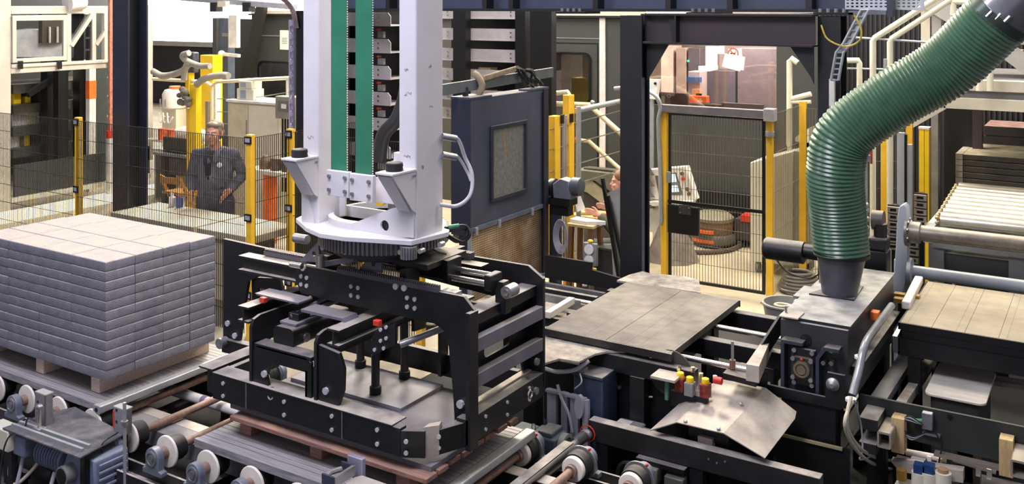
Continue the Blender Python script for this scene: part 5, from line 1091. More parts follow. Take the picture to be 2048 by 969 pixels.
for (a, c), lb in ((((1812, 905), (1892, 920)), 'white plastic pipe piece left of the gap, low in front of the plate'), (((1906, 918), (1992, 943)), 'white plastic pipe piece right of the gap, low in front of the plate')):
    p, q = on_y(*a, 6.34), on_y(*c, 6.34); t = thing('plastic_pipe', (p+q)/2, lb, 'pipe'); part('pipe', B().cyl(p, q, 0.020, 14), whitewarm, t)
    for f in (0.6, 0.85): m_ = p.lerp(q, f); part('clip', B().box((m_.x-0.012, 6.31, m_.z-0.05), (m_.x+0.012, 6.36, m_.z+0.01)), whitewarm, t)
a, c = on_y(1784, 918, 6.22), on_y(1928, 948, 6.22)
t = thing('cable_duct', (a+c)/2, 'dull grey cable duct below the white pipes', 'duct'); part('duct', B().prism([(a.x, a.z), (c.x, c.z+0.03), (c.x, c.z-0.04), (a.x+0.05, a.z-0.05)], 'y', 6.18, 6.25), dustplate, t)
part('bracket', B().box((a.x+0.1, 6.25, 0), (a.x+0.18, 6.3, c.z)), black, t)
t = thing('machine_bed', (-0.7, 6.6, 0), 'dark machine bed below the white pipes', 'machine'); part('bed', B().box((-1.2, 6.45, 0), (0.2, 6.6, 0.2)), black, t)
for px in (1918, 1932, 1946): p = on_y(px, 890, 6.44); part('ribbed_block', B().box((p.x-0.045, 6.42, 0.2), (p.x+0.04, 6.5, p.z+0.03)), M('ribbed_block_%d' % px, (92, 84, 76), 0.6), t)
part('rail', B().box((-1.1, 6.34, 0.16), (0.2, 6.4, 0.22)), M('green_black_rail', (44, 48, 46), 0.5), t)
v0 = on_y(1845, 945, 6.1); t = thing('valve_block', v0, 'row of cream valves with two blue caps at the bottom edge', 'valves')
for k, (px, bl) in enumerate(((1838, 1), (1857, 1), (1885, 0))):
    p = on_y(px, 948, 6.1); part('valve', B().cyl((p.x, 6.12, p.z-0.12), (p.x, 6.12, p.z), 0.045, 20), pale, t); 
    part('cap', B().box((p.x-0.03, 6.09, p.z), (p.x+0.03, 6.15, p.z+0.05)) if bl else B().cyl((p.x, 6.12, p.z), (p.x, 6.12, p.z+0.02), 0.03, 16), M('blue_cap_%d' % k, (24, 54, 98) if bl else (150, 120, 90), 0.4), t)
part('brass_fitting', B().cyl(on_y(1803, 960, 6.1), on_y(1803, 940, 6.1), 0.03, 8), M('brass_fitting', (190, 150, 70), 0.35, 0.7), t); part('block_base', B().box((v0.x-0.15, 6.06, 0.0), (v0.x+0.22, 6.18, v0.z-0.1)), pale, t)
s_ = on_y(1855, 842, 6.27); t = thing('proximity_sensor', s_, 'small sensor with a tangle of green and grey wires on the black plate', 'sensor')
part('body', B().box(s_ - Vector((.03, .02, .05)), s_ + Vector((.03, .025, .05))), steel, t, 0.004); part('tip', B().cyl(s_ - Vector((.09, 0, .02)), s_, 0.012, 10), M('green_tip', (70, 140, 80), 0.5), t)
for k in range(5): part('wire', B().tube(arc([s_ + Vector((-.02, -.03, -.02)), s_ + Vector((-.1-.01*k, -.04, .02-.01*k)), s_ + Vector((-.15+.01*k, -.04, -.06-.008*k)), s_ + Vector((-.08, -.04, -.10-.006*k)), s_ + Vector((.0, -.03, -.06))], 8), 0.004, 5), cablegr if k % 2 else cablebk, t)
part('lead', B().tube(arc([s_ + Vector((.04, -.02, -.04)), s_ + Vector((.08, -.02, -.12)), s_ + Vector((.07, -.01, -.2)), s_ + Vector((.05, .02, -.3))], 8), 0.005, 5), cablebk, t); part('foot', B().box(s_ + Vector((-.03, .0, -.09)), s_ + Vector((.07, .03, -.075))), steel, t)
# second motor cover in the middle foreground
t = thing('motor_cover', (-3.6, 3.6, 0.5), 'pale dusty cover plate with a curved end guard at the bottom middle', 'cover')
def oz(px, py): return on_z(px, py, 0.74)
pl = [oz(709, 943), oz(724, 939), oz(810, 969), oz(900, 1001), oz(800, 1060), oz(672, 970)]
part('plate', B().prism([(p.x, p.y) for p in pl], 'z', 0.70, 0.708), M('pale_dusty_plate', (176, 168, 158), 0.6, 0.1, var=0.2), t)
part('edge_bar', B().bar(oz(668, 966), oz(709, 940), 0.016, 0.05), steel, t)
part('end_plate', B().bar(oz(684, 933), oz(709, 941), 0.012, 0.05), M('slate_end', (60, 62, 78), 0.5), t); part('end_plate', B().bar(oz(645, 957), oz(668, 966), 0.012, 0.05), M('slate_end_b', (60, 62, 78), 0.5), t)
part('curved_guard', B().tube(arc([oz(652, 955), oz(661, 946), oz(683, 939)], 8), 0.014, 8), grey, t)
p = oz(712, 936); part('lilac_bracket', B().box((p.x-0.06, p.y, 0.68), (p.x+0.04, p.y+0.03, 0.79)), M('lilac_bracket', (150, 148, 166), 0.4, 0.3), t, 0.004)
part('support_post', B().box((pl[2].x-0.05, pl[2].y-0.15, -0.02), (pl[2].x+0.03, pl[2].y-0.08, 0.70)), black, t)
# ------------------------------------------------------------------ wire mesh fences
def mesh_panel(parent, p0, p1, z0, z1, m, vs=0.026, hs=0.2, r=0.0026, name='wire_panel'):
    p0, p1 = Vector((p0[0], p0[1], 0)), Vector((p1[0], p1[1], 0)); L = (p1-p0).length; d = (p1-p0).normalized(); nrm = Vector((-d.y, d.x, 0))
    b = B(); n = int(L/vs)
    for k in range(n+1):
        c = p0 + d*(L*k/n); u, v = d*r, nrm*r
        vs_ = [c - u - v, c + u - v, c + u + v, c - u + v]; b.add([q + Vector((0, 0, z)) for z in (z0, z1) for q in vs_], [(0, 1, 5, 4), (1, 2, 6, 5), (2, 3, 7, 6), (3, 0, 4, 7)])
    k = int((z1-z0)/hs)
    for j in range(k+1):
        z = z1 - j*hs
        b.bar(p0 + Vector((0, 0, z)) - nrm*0.004, p1 + Vector((0, 0, z)) - nrm*0.004, 0.005, 0.005)
    return part(name, b, m, parent, kind='stuff')
def post(parent, x, y, h, m=yellow, w=0.07, dp=0.05, clips=True, name='post'):
    p = part(name, B().box((x-w/2, y-dp/2, 0.012), (x+w/2, y+dp/2, h)), m, parent, 0.004)
    part('foot_plate', B().box((x-0.08, y-0.06, 0), (x+0.08, y+0.06, 0.012)), clipb, p)
    if clips:
        for z in (h-0.05, h-0.76, h-1.47):
            c = part('clip', B().box((x-w/2-0.006, y-dp/2-0.014, z-0.035), (x+w/2+0.006, y-dp/2, z+0.035)), clipb, p)
            part('clip_label', B().box((x-w/2+0.004, y-dp/2-0.0155, z-0.018), (x+w/2-0.004, y-dp/2-0.014, z+0.02)), M('clip_label_%d_%d' % (int(-x*100), int(z*100)), (150, 150, 158), 0.5, var=0.7, scale=90), p)
    return p
t = thing('safety_fence', (-9, 6.19, 0), 'black wire mesh fence with yellow posts in front of the worker', 'fence')
post(t, -9.32, 6.22, 1.92); post(t, -6.73, 6.22, 1.92); post(t, -11.92, 6.22, 1.92)
mesh_panel(t, (-11.88, 6.18), (-9.36, 6.18), 0.1, 1.89, wire); mesh_panel(t, (-9.29, 6.18), (-6.77, 6.18), 0.1, 1.89, wire)
t = thing('safety_fence', (-6.73, 7.0, 0), 'black wire mesh fence turning back behind the white mast', 'fence')
post(t, -6.72, 6.72, 1.92); post(t, -6.72, 7.75, 1.92); mesh_panel(t, (-6.72, 6.27), (-6.72, 6.69), 0.1, 1.89, wire); mesh_panel(t, (-6.72, 6.76), (-6.72, 7.72), 0.1, 1.89, wire)
mesh_panel(t, (-6.69, 6.72), (-5.2, 6.72), 0.1, 1.89, wire); post(t, -5.17, 6.74, 1.92)
t = thing('plinth_slab', (-8, 6.5, 0.95), 'pale slab platform behind the fence at the worker\'s waist', 'platform')
slabm = M('pale_slab', (206, 194, 166), 0.6, var=0.14, scale=3)
part('slab', B().box((-8.84, 6.26, 0.89), (-7.56, 6.86, 0.96)), slabm, t, 0.004); part('slab', B().box((-7.51, 6.26, 0.89), (-6.78, 6.86, 0.96)), slabm, t, 0.004)
part('skirt', B().box((-8.82, 6.30, 0.3), (-6.8, 6.32, 0.89)), slabm, t)
for x in (-8.7, -7.7, -7.4, -6.9): part('leg', B().box((x-0.03, 6.35, 0), (x+0.03, 6.65, 0.89)), grey, t)
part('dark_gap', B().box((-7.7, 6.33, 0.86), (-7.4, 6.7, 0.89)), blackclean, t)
# gate in front of the control booth
GY = 9.95
t = thing('mesh_gate', (-3.7, GY, 0), 'wire mesh gate with yellow posts and a grey head beam under the portal', 'gate')
a, c = on_y(1329, 215, GY), on_y(1540, 225, GY)
post(t, a.x, GY, 2.0, clips=False); post(t, c.x, GY, 2.0, clips=False)
part('head_beam', B().box((a.x-0.05, GY-0.05, 1.93), (c.x+0.02, GY+0.03, 2.01)), M('lilac_head_beam', (116, 112, 118), 0.5), t, 0.004)
part('head_cap', B().box((c.x-0.05, GY-0.07, 1.90), (c.x+0.06, GY+0.05, 2.03)), M('lilac_cap', (168, 164, 168), 0.5), t, 0.004)
fr = B(); fr.prism([(a.x+0.05, 0.08), (c.x-0.05, 0.08), (c.x-0.05, 1.92), (a.x+0.05, 1.92)], 'y', GY-0.015, GY+0.015, holes=[[(a.x+0.08, 0.11), (c.x-0.08, 0.11), (c.x-0.08, 1.90), (a.x+0.08, 1.90)]])
part('leaf_frame', fr, clipb, t); mesh_panel(t, (a.x+0.08, GY), (c.x-0.08, GY), 0.1, 1.9, wirel, vs=0.032)
zc = on_y(1430, 412, GY).z; part('mid_rail', B().box((a.x+0.05, GY-0.03, zc-0.02), (c.x-0.05, GY-0.015, zc+0.015)), clipb, t)
lb = part('lock_box', B().box((a.x+0.06, GY-0.06, zc-0.34), (a.x+0.42, GY-0.02, zc-0.03)), clipb, t, 0.006)
lp = on_y(1369, 421, GY-0.07); part('lock_plate', B().prism(rrect(lp.x-0.07, lp.z-0.05, lp.x+0.07, lp.z+0.05, 0.015), 'y', GY-0.066, GY-0.06), M('charcoal_plate', (46, 46, 48), 0.4), lb)
for sx in (-0.05, 0.05):
    for sz in (-0.03, 0.03): part('screw', B().cyl((lp.x+sx, GY-0.066, lp.z+sz), (lp.x+sx, GY-0.07, lp.z+sz), 0.009, 8), chrome, lb)
part('handle', B().box((a.x+0.05, GY-0.08, 1.16), (a.x+0.1, GY-0.05, 1.28)), grey, t, 0.004)
part('clamp_band', B().cyl((c.x, GY, 1.74), (c.x, GY, 1.79), 0.05, 16), galv, t)
part('conduit', B().tube(arc([(a.x-0.02, GY-0.05, 0.7), (a.x-0.03, GY-0.05, 1.3), (a.x-0.05, GY-0.05, 1.8), (a.x-0.03, GY-0.04, 1.98), (a.x-0.12, GY-0.02, 2.12), (a.x-0.45, GY+0.2, 2.16), (a.x-0.8, GY+0.4, 2.12)]), 0.024, 10), galv, t)
t = thing('side_fence', (-2.6, 10.2, 0), 'wire fence with yellow posts between gate and green hose', 'fence')
p1 = on_z(1603, 492, 0.0); x2 = on_y(1606, 300, 10.9).x
post(t, x2, 10.9, 2.03, clips=False, w=0.075); mesh_panel(t, (c.x+0.05, GY), (x2-0.04, 10.9), 0.1, 1.98, wirel, vs=0.034, hs=0.41)
x3 = on_y(1819, 260, 11.6).x; x4 = on_y(1769, 300, 11.4).x
for x, y, h in ((x4, 11.4, 2.0), (x3, 11.6, 2.3)): post(t, x, y, h, clips=False, w=0.07)
mesh_panel(t, (x2+0.04, 10.9), (x4-0.04, 11.4), 0.1, 1.95, wirel, vs=0.034, hs=0.3); mesh_panel(t, (x4+0.04, 11.4), (x3-0.04, 11.6), 0.1, 1.95, wirel, vs=0.034, hs=0.3)
t = thing('yellow_bollard', on_y(1847, 600, 9.6), 'wide yellow post with a groove left of the dark bay', 'post')
p, q = on_y(1838, 258, 11.0), on_y(1858, 258, 11.0); part('post', B().box((p.x, 11.0, 0), (q.x-0.05, 11.1, p.z)), yellowbr, t); part('post', B().box((q.x-0.045, 11.0, 0), (q.x, 11.1, p.z)), yellowbr, t); part('cap', B().box((p.x-0.005, 10.99, p.z), (q.x+0.005, 11.11, p.z+0.02)), label_w, t)
t = thing('grey_guide_post', on_y(1800, 600, 10.3), 'pair of light grey guide posts right of the hose bend', 'post')
for px, w, py in ((1801, 0.07, 266), (1819, 0.04, 290)): p = on_y(px, py, 10.3); part('post', B().box((p.x-w/2, 10.3, 0), (p.x+w/2, 10.36, p.z)), lg, t); 
part('dark_edge', B().box((on_y(1809, 0, 10.3).x, 10.31, 0), (on_y(1813, 0, 10.3).x, 10.35, on_y(1809, 270, 10.3).z)), blackclean, t)
t = thing('valve_pipe', on_y(1731, 400, 10.0), 'thin grey pipe with a red valve lever beside the green hose', 'pipe'); p = on_y(1731, 290, 10.0); part('pipe', B().cyl((p.x, 10.0, 0), (p.x, 10.0, p.z), 0.022, 12), galv, t); part('valve', B().box((p.x-0.02, 9.96, p.z-0.16), (p.x+0.06, 10.04, p.z-0.10)), steel, t); part('red_lever', B().box((p.x+0.05, 9.97, p.z-0.18), (p.x+0.07, 9.99, p.z-0.05)), red, t)

# ------------------------------------------------------------------ slate cabinet with dirty window and brown perforated panel
CX = -4.5
t = thing('slate_cabinet', (-4.6, 7.15, 0.0), 'slate-blue machine guard cabinet with a dirty window, right of the white mast', 'cabinet')
part('body', B().box((-4.69, 6.535, 1.27), (CX, 7.80, 2.33)), slate, t, 0.004)
part('end_panel', B().box((-4.692, 6.53, 1.2), (CX, 6.537, 2.33)), slatedark, t)
part('top_angle', B().box((-4.70, 6.53, 2.33), (CX+0.006, 6.85, 2.345)), slate, t); part('top_angle', B().box((-4.6, 7.45, 2.33), (CX+0.006, 7.82, 2.345)), slate, t)
part('side_post', B().box((-4.56, 7.72, 0.6), (CX+0.012, 7.80, 2.33)), slatedark, t); part('side_strip', B().box((-4.50, 7.70, 0.62), (CX+0.016, 7.71, 2.3)), blackclean, t)
wy0, wy1, wz0, wz1 = 6.82, 7.41, 1.43, 2.08
f = part('window_frame', B().prism([(wy0, wz0), (wy1, wz0), (wy1, wz1), (wy0, wz1)], 'x', CX, CX+0.022, holes=[[(wy0+0.035, wz0+0.035), (wy1-0.035, wz0+0.035), (wy1-0.035, wz1-0.035), (wy0+0.035, wz1-0.035)]]), slatedark, t, 0.004)
part('dirty_pane', B().box((CX, wy0+0.03, wz0+0.03), (CX+0.006, wy1-0.03, wz1-0.03)), M('dirty_window_pane', (104, 108, 106), 0.4, var=0.3, scale=26, bump=0.3, bscale=80), f)
part('rust_streak', B().prism([(7.03, 2.02), (7.06, 2.0), (7.07, 1.85), (7.08, 1.75), (7.05, 1.74), (7.045, 1.9), (7.0, 1.98)], 'x', CX+0.006, CX+0.0066), M('rust_streak', (132, 112, 78), 0.6, var=0.3, scale=30), f)
# brown perforated sheet
bm = bpy.data.materials.new('brown_perforated_sheet'); bm.use_nodes = True; nt = bm.node_tree; N = nt.nodes; L = nt.links; pb = N['Principled BSDF']; pb.inputs['Roughness'].default_value = 0.5
g1 = N.new('ShaderNodeNewGeometry'); nz = N.new('ShaderNodeTexNoise'); nz.inputs['Scale'].default_value = 5; nz.inputs['Detail'].default_value = 6; L.new(g1.outputs['Position'], nz.inputs['Vector'])
cr = N.new('ShaderNodeValToRGB'); cr.color_ramp.elements[0].position = .3; cr.color_ramp.elements[0].color = lin((136, 104, 72)); cr.color_ramp.elements[1].position = .7; cr.color_ramp.elements[1].color = lin((206, 182, 148)); L.new(nz.outputs['Fac'], cr.inputs['Fac'])
vo = N.new('ShaderNodeTexVoronoi'); vo.inputs['Scale'].default_value = 52; vo.inputs['Randomness'].default_value = 0.0; L.new(g1.outputs['Position'], vo.inputs['Vector'])
ms_ = N.new('ShaderNodeMath'); ms_.operation = 'GREATER_THAN'; ms_.inputs[1].default_value = 0.34; L.new(vo.outputs['Distance'], ms_.inputs[0])
mx = N.new('ShaderNodeMix'); mx.data_type = 'RGBA'; mx.inputs['A'].default_value = lin((58, 44, 30)); L.new(cr.outputs['Color'], mx.inputs['B']); L.new(ms_.outputs[0], mx.inputs['Factor']); L.new(mx.outputs['Result'], pb.inputs['Base Color'])
part('perforated_panel', B().box((CX-0.03, 6.56, 0.62), (CX-0.02, 7.72, 1.26)), bm, t, label='brown perforated sheet')
part('lower_frame', B().box((-4.53, 6.535, 0.6), (CX, 6.56, 1.27)), galv, t); part('lower_sill', B().box((-4.53, 6.535, 0.6), (CX+0.02, 7.8, 0.63)), M('sill_blue', (120, 130, 142), 0.5), t); part('middle_rail', B().box((-4.53, 6.535, 1.235), (CX+0.012, 7.72, 1.27)), M('middle_rail_slate', (88, 96, 112), 0.5), t)
pieces('clip', B().box((0, -.015, -.03), (0.012, .015, .03)), galv, t, [(CX+0.012, y, 1.235) for y in (6.6, 6.95, 7.5)])
for y in (6.6, 7.7): part('leg', B().box((-4.66, y, 0), (-4.56, y+0.08, 1.27)), slatedark, t)
part('yellow_knob', B().ball((CX+0.04, 7.74, 0.65), 0.022), yellowbr, t)
bx = on_x(886, 185, -4.62); t = thing('cross_rail', (-4.62, 7.2, 2.4), 'grey channel rail with rags and cable bundle above the slate cabinet', 'rail')
part('rail', B().bar((-4.62, 6.30, 2.42), (-4.62, 8.1, 2.46), 0.03, 0.09), M('cross_rail_grey', (92, 98, 104), 0.45, 0.2, dust=0.5), t)
for y in (6.62, 7.7): part('stand', B().box((-4.64, y, 2.33), (-4.6, y+0.03, 2.42)), slatedark, t)
ragm = M('dusty_rag', (140, 126, 104), 0.9, var=0.3, scale=14, bump=0.6, bscale=30)
p = (-4.58, 6.82); solo('rag', B().tube(arc([(-4.6, 6.80, 2.345), (-4.57, 6.81, 2.42), (-4.6, 6.79, 2.50), (-4.64, 6.78, 2.53)]), 0.03, 10, None), ragm, 'dusty rag knotted round the grey cross rail, left end', 'rag')
solo('cloth_strip', B().bar((-4.585, 6.86, 2.48), (-4.585, 7.38, 2.535), 0.02, 0.05), ragm, 'long dusty cloth strip lying along the grey cross rail', 'cloth', bevel=0.008)
rnd = random.Random(5); b = B()
for k in range(9): y = 7.36 + 0.03*k; b.tube(arc([(-4.6+rnd.uniform(-.03, .03), y, 2.5+rnd.uniform(0, .06)), (-4.55+rnd.uniform(-.02, .04), y+0.05, 2.46+rnd.uniform(-.04, .06)), (-4.56, y+0.09+rnd.uniform(0, .1), 2.40), (-4.55, y+0.1+rnd.uniform(0, .12), 2.36)], 6), rnd.uniform(.008, .016), 6)
solo('cable_bundle', b, cablebk, 'tangled black cable bundle hanging over the right end of the cross rail', 'cables', kind='stuff')

# ------------------------------------------------------------------ motor, cable coil and post group right of the cabinet
t = thing('gear_motor', (-4.4, 7.95, 1.3), 'grey gear motor on a black bracket at the right side of the slate cabinet', 'motor')
m0 = on_y(1130, 375, 7.95); X0, Z0 = m0.x, m0.z
part('disc', B().lathe((X0-0.15, 7.95, Z0-0.03), (1, 0, 0), [(0.04, -.01), (0.10, 0), (0.105, 0.02), (0.10, 0.05), (0.05, 0.055)], 28), blackclean, t)
part('housing', B().prism([(X0-0.09, Z0-0.10), (X0+0.10, Z0-0.10), (X0+0.08, Z0+0.07), (X0-0.02, Z0+0.09), (X0-0.10, Z0+0.03)], 'y', 7.88, 8.02), M('motor_grey', (112, 116, 124), 0.45, 0.2, dust=0.4), t, 0.01)
part('fan_cover', B().lathe((X0+0.08, 7.95, Z0+0.02), (1, 0, 0), [(0.075, 0), (0.085, 0.01), (0.085, 0.09), (0.06, 0.10)], 24), M('motor_grey_fan', (84, 88, 98), 0.45, 0.2), t)
part('bracket', B().box((X0-0.16, 7.87, Z0-0.16), (X0+0.09, 8.03, Z0-0.10)), blackclean, t); part('bracket', B().box((X0-0.14, 7.9, Z0-0.26), (X0+0.06, 8.0, Z0-0.17)), blackclean, t); part('arm', B().box((X0-0.14, 7.9, Z0-0.26), (X0-0.06, 8.0, 0)), slatedark, t)
q = on_y(1125, 472, 7.86); b = B()
for k in range(6): rr_ = 0.045+0.006*k; b.tube([(q.x + rr_*math.cos(R(a)), 7.86-0.008*k, q.z + rr_*2.1*math.sin(R(a))) for a in range(0, 361, 15)], 0.006, 6)
solo('cable_coil', b, cablegr, 'coil of grey cable hanging below the grey gear motor', 'cable', kind=None)
FX = -4.9
t = thing('corner_fence', (FX, 9.0, 0), 'yellow posts and thin rails of the fence right of the slate cabinet', 'fence')
def fx(px, py): return on_x(px, py, FX)
oldy = M('shaded_ochre_post', (176, 138, 40), 0.45, var=0.1)
for px, py in ((1112, 232), (1140, 190)): p = fx(px, py); part('post', B().box((FX-0.06, p.y-0.05, 0), (FX+0.02, p.y+0.06, p.z)), yellow, t, 0.004)
p = fx(1152, 213); part('pipe_post', B().cyl((FX+0.03, p.y, 0), (FX+0.03, p.y, p.z), 0.028, 14), galv, t)
for py0, py1 in ((260, 222), (300, 262), (345, 303), (385, 341), (470, 425), (520, 470), (555, 505)): part('rail', B().cyl(fx(1100, py0), fx(1240, py1-0), 0.006, 6), wirel, t)
part('hand_rail', B().cyl(fx(1150, 222), fx(1240, 203), 0.03, 12), galv, t)
for px in (1122, 1127): p = fx(px, 230); part('rod', B().cyl((FX+0.03, p.y, 0.4), (FX+0.03, p.y, p.z), 0.012, 8), galv, t)
for px, py in ((1120, 237), (1138, 235)): p = fx(px, py); part('clip', B().box((FX+0.02, p.y-0.03, p.z-0.05), (FX+0.04, p.y+0.03, p.z+0.04)), clipb, t)
t = thing('stair_rail', (-5.5, 11, 0), 'cream handrail with two sloping bars in front of the dark booth', 'rail')
SY = 11.0
def sp(px, py): return on_y(px, py, SY)
part('rail', B().tube([sp(1095, 188), sp(1136, 184), sp(1139, 190), sp(1139, 560)], 0.03, 10), M('cream_rail', (226, 216, 186), 0.4), t)
part('rail', B().tube([sp(1095, 207), sp(1178, 210), sp(1245, 270)], 0.034, 10), M('cream_rail_b', (216, 204, 166), 0.4), t)
part('rail', B().tube([sp(1160, 281), sp(1178, 283), sp(1245, 343)], 0.026, 10), M('cream_rail_c', (216, 204, 166), 0.4), t)
part('orange_cap', B().ball(sp(1156, 281), 0.05, (1, 1, 1.1)), orange, t); part('end_ball', B().ball(sp(1185, 205), 0.03), galv, t)
part('stringer', B().prism([(sp(*q).x, sp(*q).z) for q in ((1150, 340), (1240, 350), (1245, 400), (1190, 362), (1150, 362))], 'y', SY, SY+0.3), M('olive_steel', (120, 116, 100), 0.5), t)
part('stringer', B().prism([(sp(*q).x, sp(*q).z) for q in ((1150, 362), (1182, 362), (1245, 412), (1245, 440), (1172, 385), (1150, 382))], 'y', SY+0.02, SY+0.1), M('olive_cream_steel', (176, 168, 138), 0.5), t)
part('stair_foot', B().box((sp(1160, 0).x, SY+0.1, 0), (sp(1235, 0).x, SY+0.25, sp(0, 420).z if False else 1.0)), M('olive_dark', (90, 86, 74), 0.5), t)
# work stool, board and leaning sheet beside the seated worker
t = thing('wooden_stool', on_y(1172, 445, 9.2) * 1, 'wooden trestle stool with a white wedge lying on it', 'stool'); s0 = on_y(1172, 446, 8.8); t.location = (s0.x, 8.8, 0)
part('seat', B().box((s0.x-0.16, 8.68, s0.z-0.03), (s0.x+0.14, 8.95, s0.z)), plywood, t, 0.004)
for dx in (-0.12, 0.10):
    for dy in (-0.1, 0.1): part('leg', B().bar((s0.x+dx*1.25, 8.81+dy*1.2, 0), (s0.x+dx, 8.81+dy, s0.z-0.03), 0.045, 0.045, (0, 1, 0)), M('dark_wood_leg_%d%d' % (int(dx*100), int(dy*100)), (116, 82, 56), 0.6), t)
part('stretcher', B().box((s0.x-0.13, 8.8, 0.25), (s0.x+0.11, 8.82, 0.29)), M('dark_wood_bar', (106, 76, 52), 0.6), t)
solo('white_wedge', B().prism([(s0.x-0.15, 8.73), (s0.x+0.05, 8.71), (s0.x+0.22, 8.81), (s0.x+0.2, 8.83), (s0.x-0.15, 8.88)], 'z', s0.z+0.001, s0.z+0.035), label_w, 'white pointed wedge lying on the wooden stool', 'wedge')
a, c = on_y(1217, 385, 8.4), on_y(1240, 375, 8.4)
t = thing('leaning_sheet', (a.x, 8.4, 0), 'grey sheet leaning against the black portal column', 'sheet'); part('sheet', B().prism([(a.x-0.0, a.z), (c.x+0.05, c.z+0.02), (c.x+0.05, 0.0), (a.x+0.08, 0.0)], 'y', 8.4, 8.42), M('pale_grey_sheet', (168, 166, 158), 0.6), t)
for (q0, q1), lb in (((((1205, 357), (1236, 545))), 'long thin black bar leaning beside the grey sheet'), (((1216, 392), (1240, 500)), 'shorter thin black bar leaning on the grey sheet')):
    p, q = on_y(*q0, 8.3), on_y(*q1, 8.3); d_ = (q-p); q = p + d_*(p.z/(p.z-q.z)); solo('steel_bar', B().bar(p, q, 0.03, 0.03, (0, 1, 0)), blackclean, lb, 'bar')
t = thing('dark_crate', on_y(1205, 520, 8.9), 'dark crate standing behind the two-lamp signal post', 'crate'); p, q = on_y(1196, 488, 8.9), on_y(1240, 488, 8.9); t.location = (p.x, 8.9, 0)
part('crate', B().box((p.x-0.03, 8.8, 0), (q.x+0.1, 8.95, 0.62)), M('dark_crate', (40, 37, 34), 0.7, var=0.4), t); part('rim', B().box((p.x-0.04, 8.79, 0.62), (q.x+0.11, 8.96, 0.64)), boothdark, t)
t = thing('tool_tray', on_y(1190, 425, 10.3), 'bench with loose tools behind the seated worker', 'bench'); p = on_y(1190, 432, 10.3); t.location = (p.x, 10.3, 0)
part('top', B().box((p.x-0.3, 10.2, p.z-0.03), (p.x+0.5, 10.6, p.z)), plywood, t); part('leg', B().box((p.x-0.28, 10.3, 0), (p.x-0.22, 10.4, p.z-0.03)), grey, t); part('leg', B().box((p.x+0.42, 10.3, 0), (p.x+0.48, 10.4, p.z-0.03)), grey, t)
for k, (dx, m_, lb) in enumerate(((-0.2, plywood, 'cream tool lying on the bench, leftmost'), (0.0, red, 'red-handled tool lying on the bench'), (0.2, grey, 'grey tool lying on the bench, rightmost'))): solo('hand_tool', B().bar((p.x+dx, 10.25, p.z+0.02), (p.x+dx+0.16, 10.33, p.z+0.02), 0.05, 0.035), m_, lb, 'tool', 'tools on the bench', bevel=0.006)

# ------------------------------------------------------------------ racks behind the mast
def rack(name, Y, px0, px1, rows, label, chamf, depth=0.5):
    x0, x1 = on_y(px0, 0, Y).x, on_y(px1, 0, Y).x
    t = thing(name, ((x0+x1)/2, Y, 0), label, 'rack')
    for j, (pt, pb) in enumerate(rows):
        zt, zb = on_y((px0+px1)/2, pt, Y).z, on_y((px0+px1)/2, pb, Y).z
        pr = [(x0, zb), (x1, zb), (x1, zt-0.04), (x1-0.04, zt), (x0, zt)] if chamf else [(x0, zb), (x1, zb), (x1, zt), (x0, zt)]
        s = part('shelf', B().prism(pr, 'y', Y, Y+0.012), greyshelf, t); part('shelf_bed', B().box((x0, Y+0.01, zb), (x1-0.02, Y+depth, zb+0.012)), greyshelf, s)
        if not chamf: part('shelf_lip', B().box((x0, Y-0.02, zb), (x1, Y, zb+0.012)), greyshelf, s)
        for fx_ in ((x1-0.17,) if chamf else (x1-0.1, x0+0.13)):
            for dz in (0.35, 0.7): part('bolt', B().cyl((fx_, Y, zb + (zt-zb)*dz), (fx_, Y-0.01, zb + (zt-zb)*dz), 0.012, 8), chrome, s)
        if chamf: part('sensor_block', B().box((x1-0.20, Y+0.02, zb-0.13), (x1-0.12, Y+0.06, zb-0.06)), grey, s); part('red_led', B().box((x1-0.21, Y+0.015, zb-0.05), (x1-0.17, Y+0.05, zb-0.03)), red, s)
    part('back_panel', B().box((x0-0.1, Y+depth, 0), (x1+0.05, Y+depth+0.02, 3.1)), blackclean, t)
    for x in (x0-0.1, x1-0.02): part('upright', B().box((x, Y+depth-0.1, 0), (x+0.08, Y+depth, 3.1)), blackclean, t)
    return t
rack('shelf_rack', 8.3, 655, 781, [(25, 52), (77, 105), (130, 157), (182, 208), (233, 258), (285, 312)], 'black rack with grey chamfered shelves seen between the mast columns', True)
t = rack('shelf_rack', 10.5, 880, 1035, [(-22, 2), (17, 38), (57, 81), (98, 123), (139, 163), (180, 203), (219, 242)], 'black rack with grey shelves right of the white mast', False)
for px0, px1 in ((906, 931), (1030, 1050), (1060, 1103)):
    a, c = on_y(px0, 100, 10.3), on_y(px1, 100, 10.3); part('upright', B().box((a.x, 10.3, 0), (c.x, 10.42, 3.1)), blackclean, t)
for px, py in ((975, 139), (975, 184)): p = on_y(px, py, 10.7); part('wood_end', B().box((p.x-0.09, 10.62, p.z-0.02), (p.x+0.09, 10.8, p.z+0.03)), plywood, t)
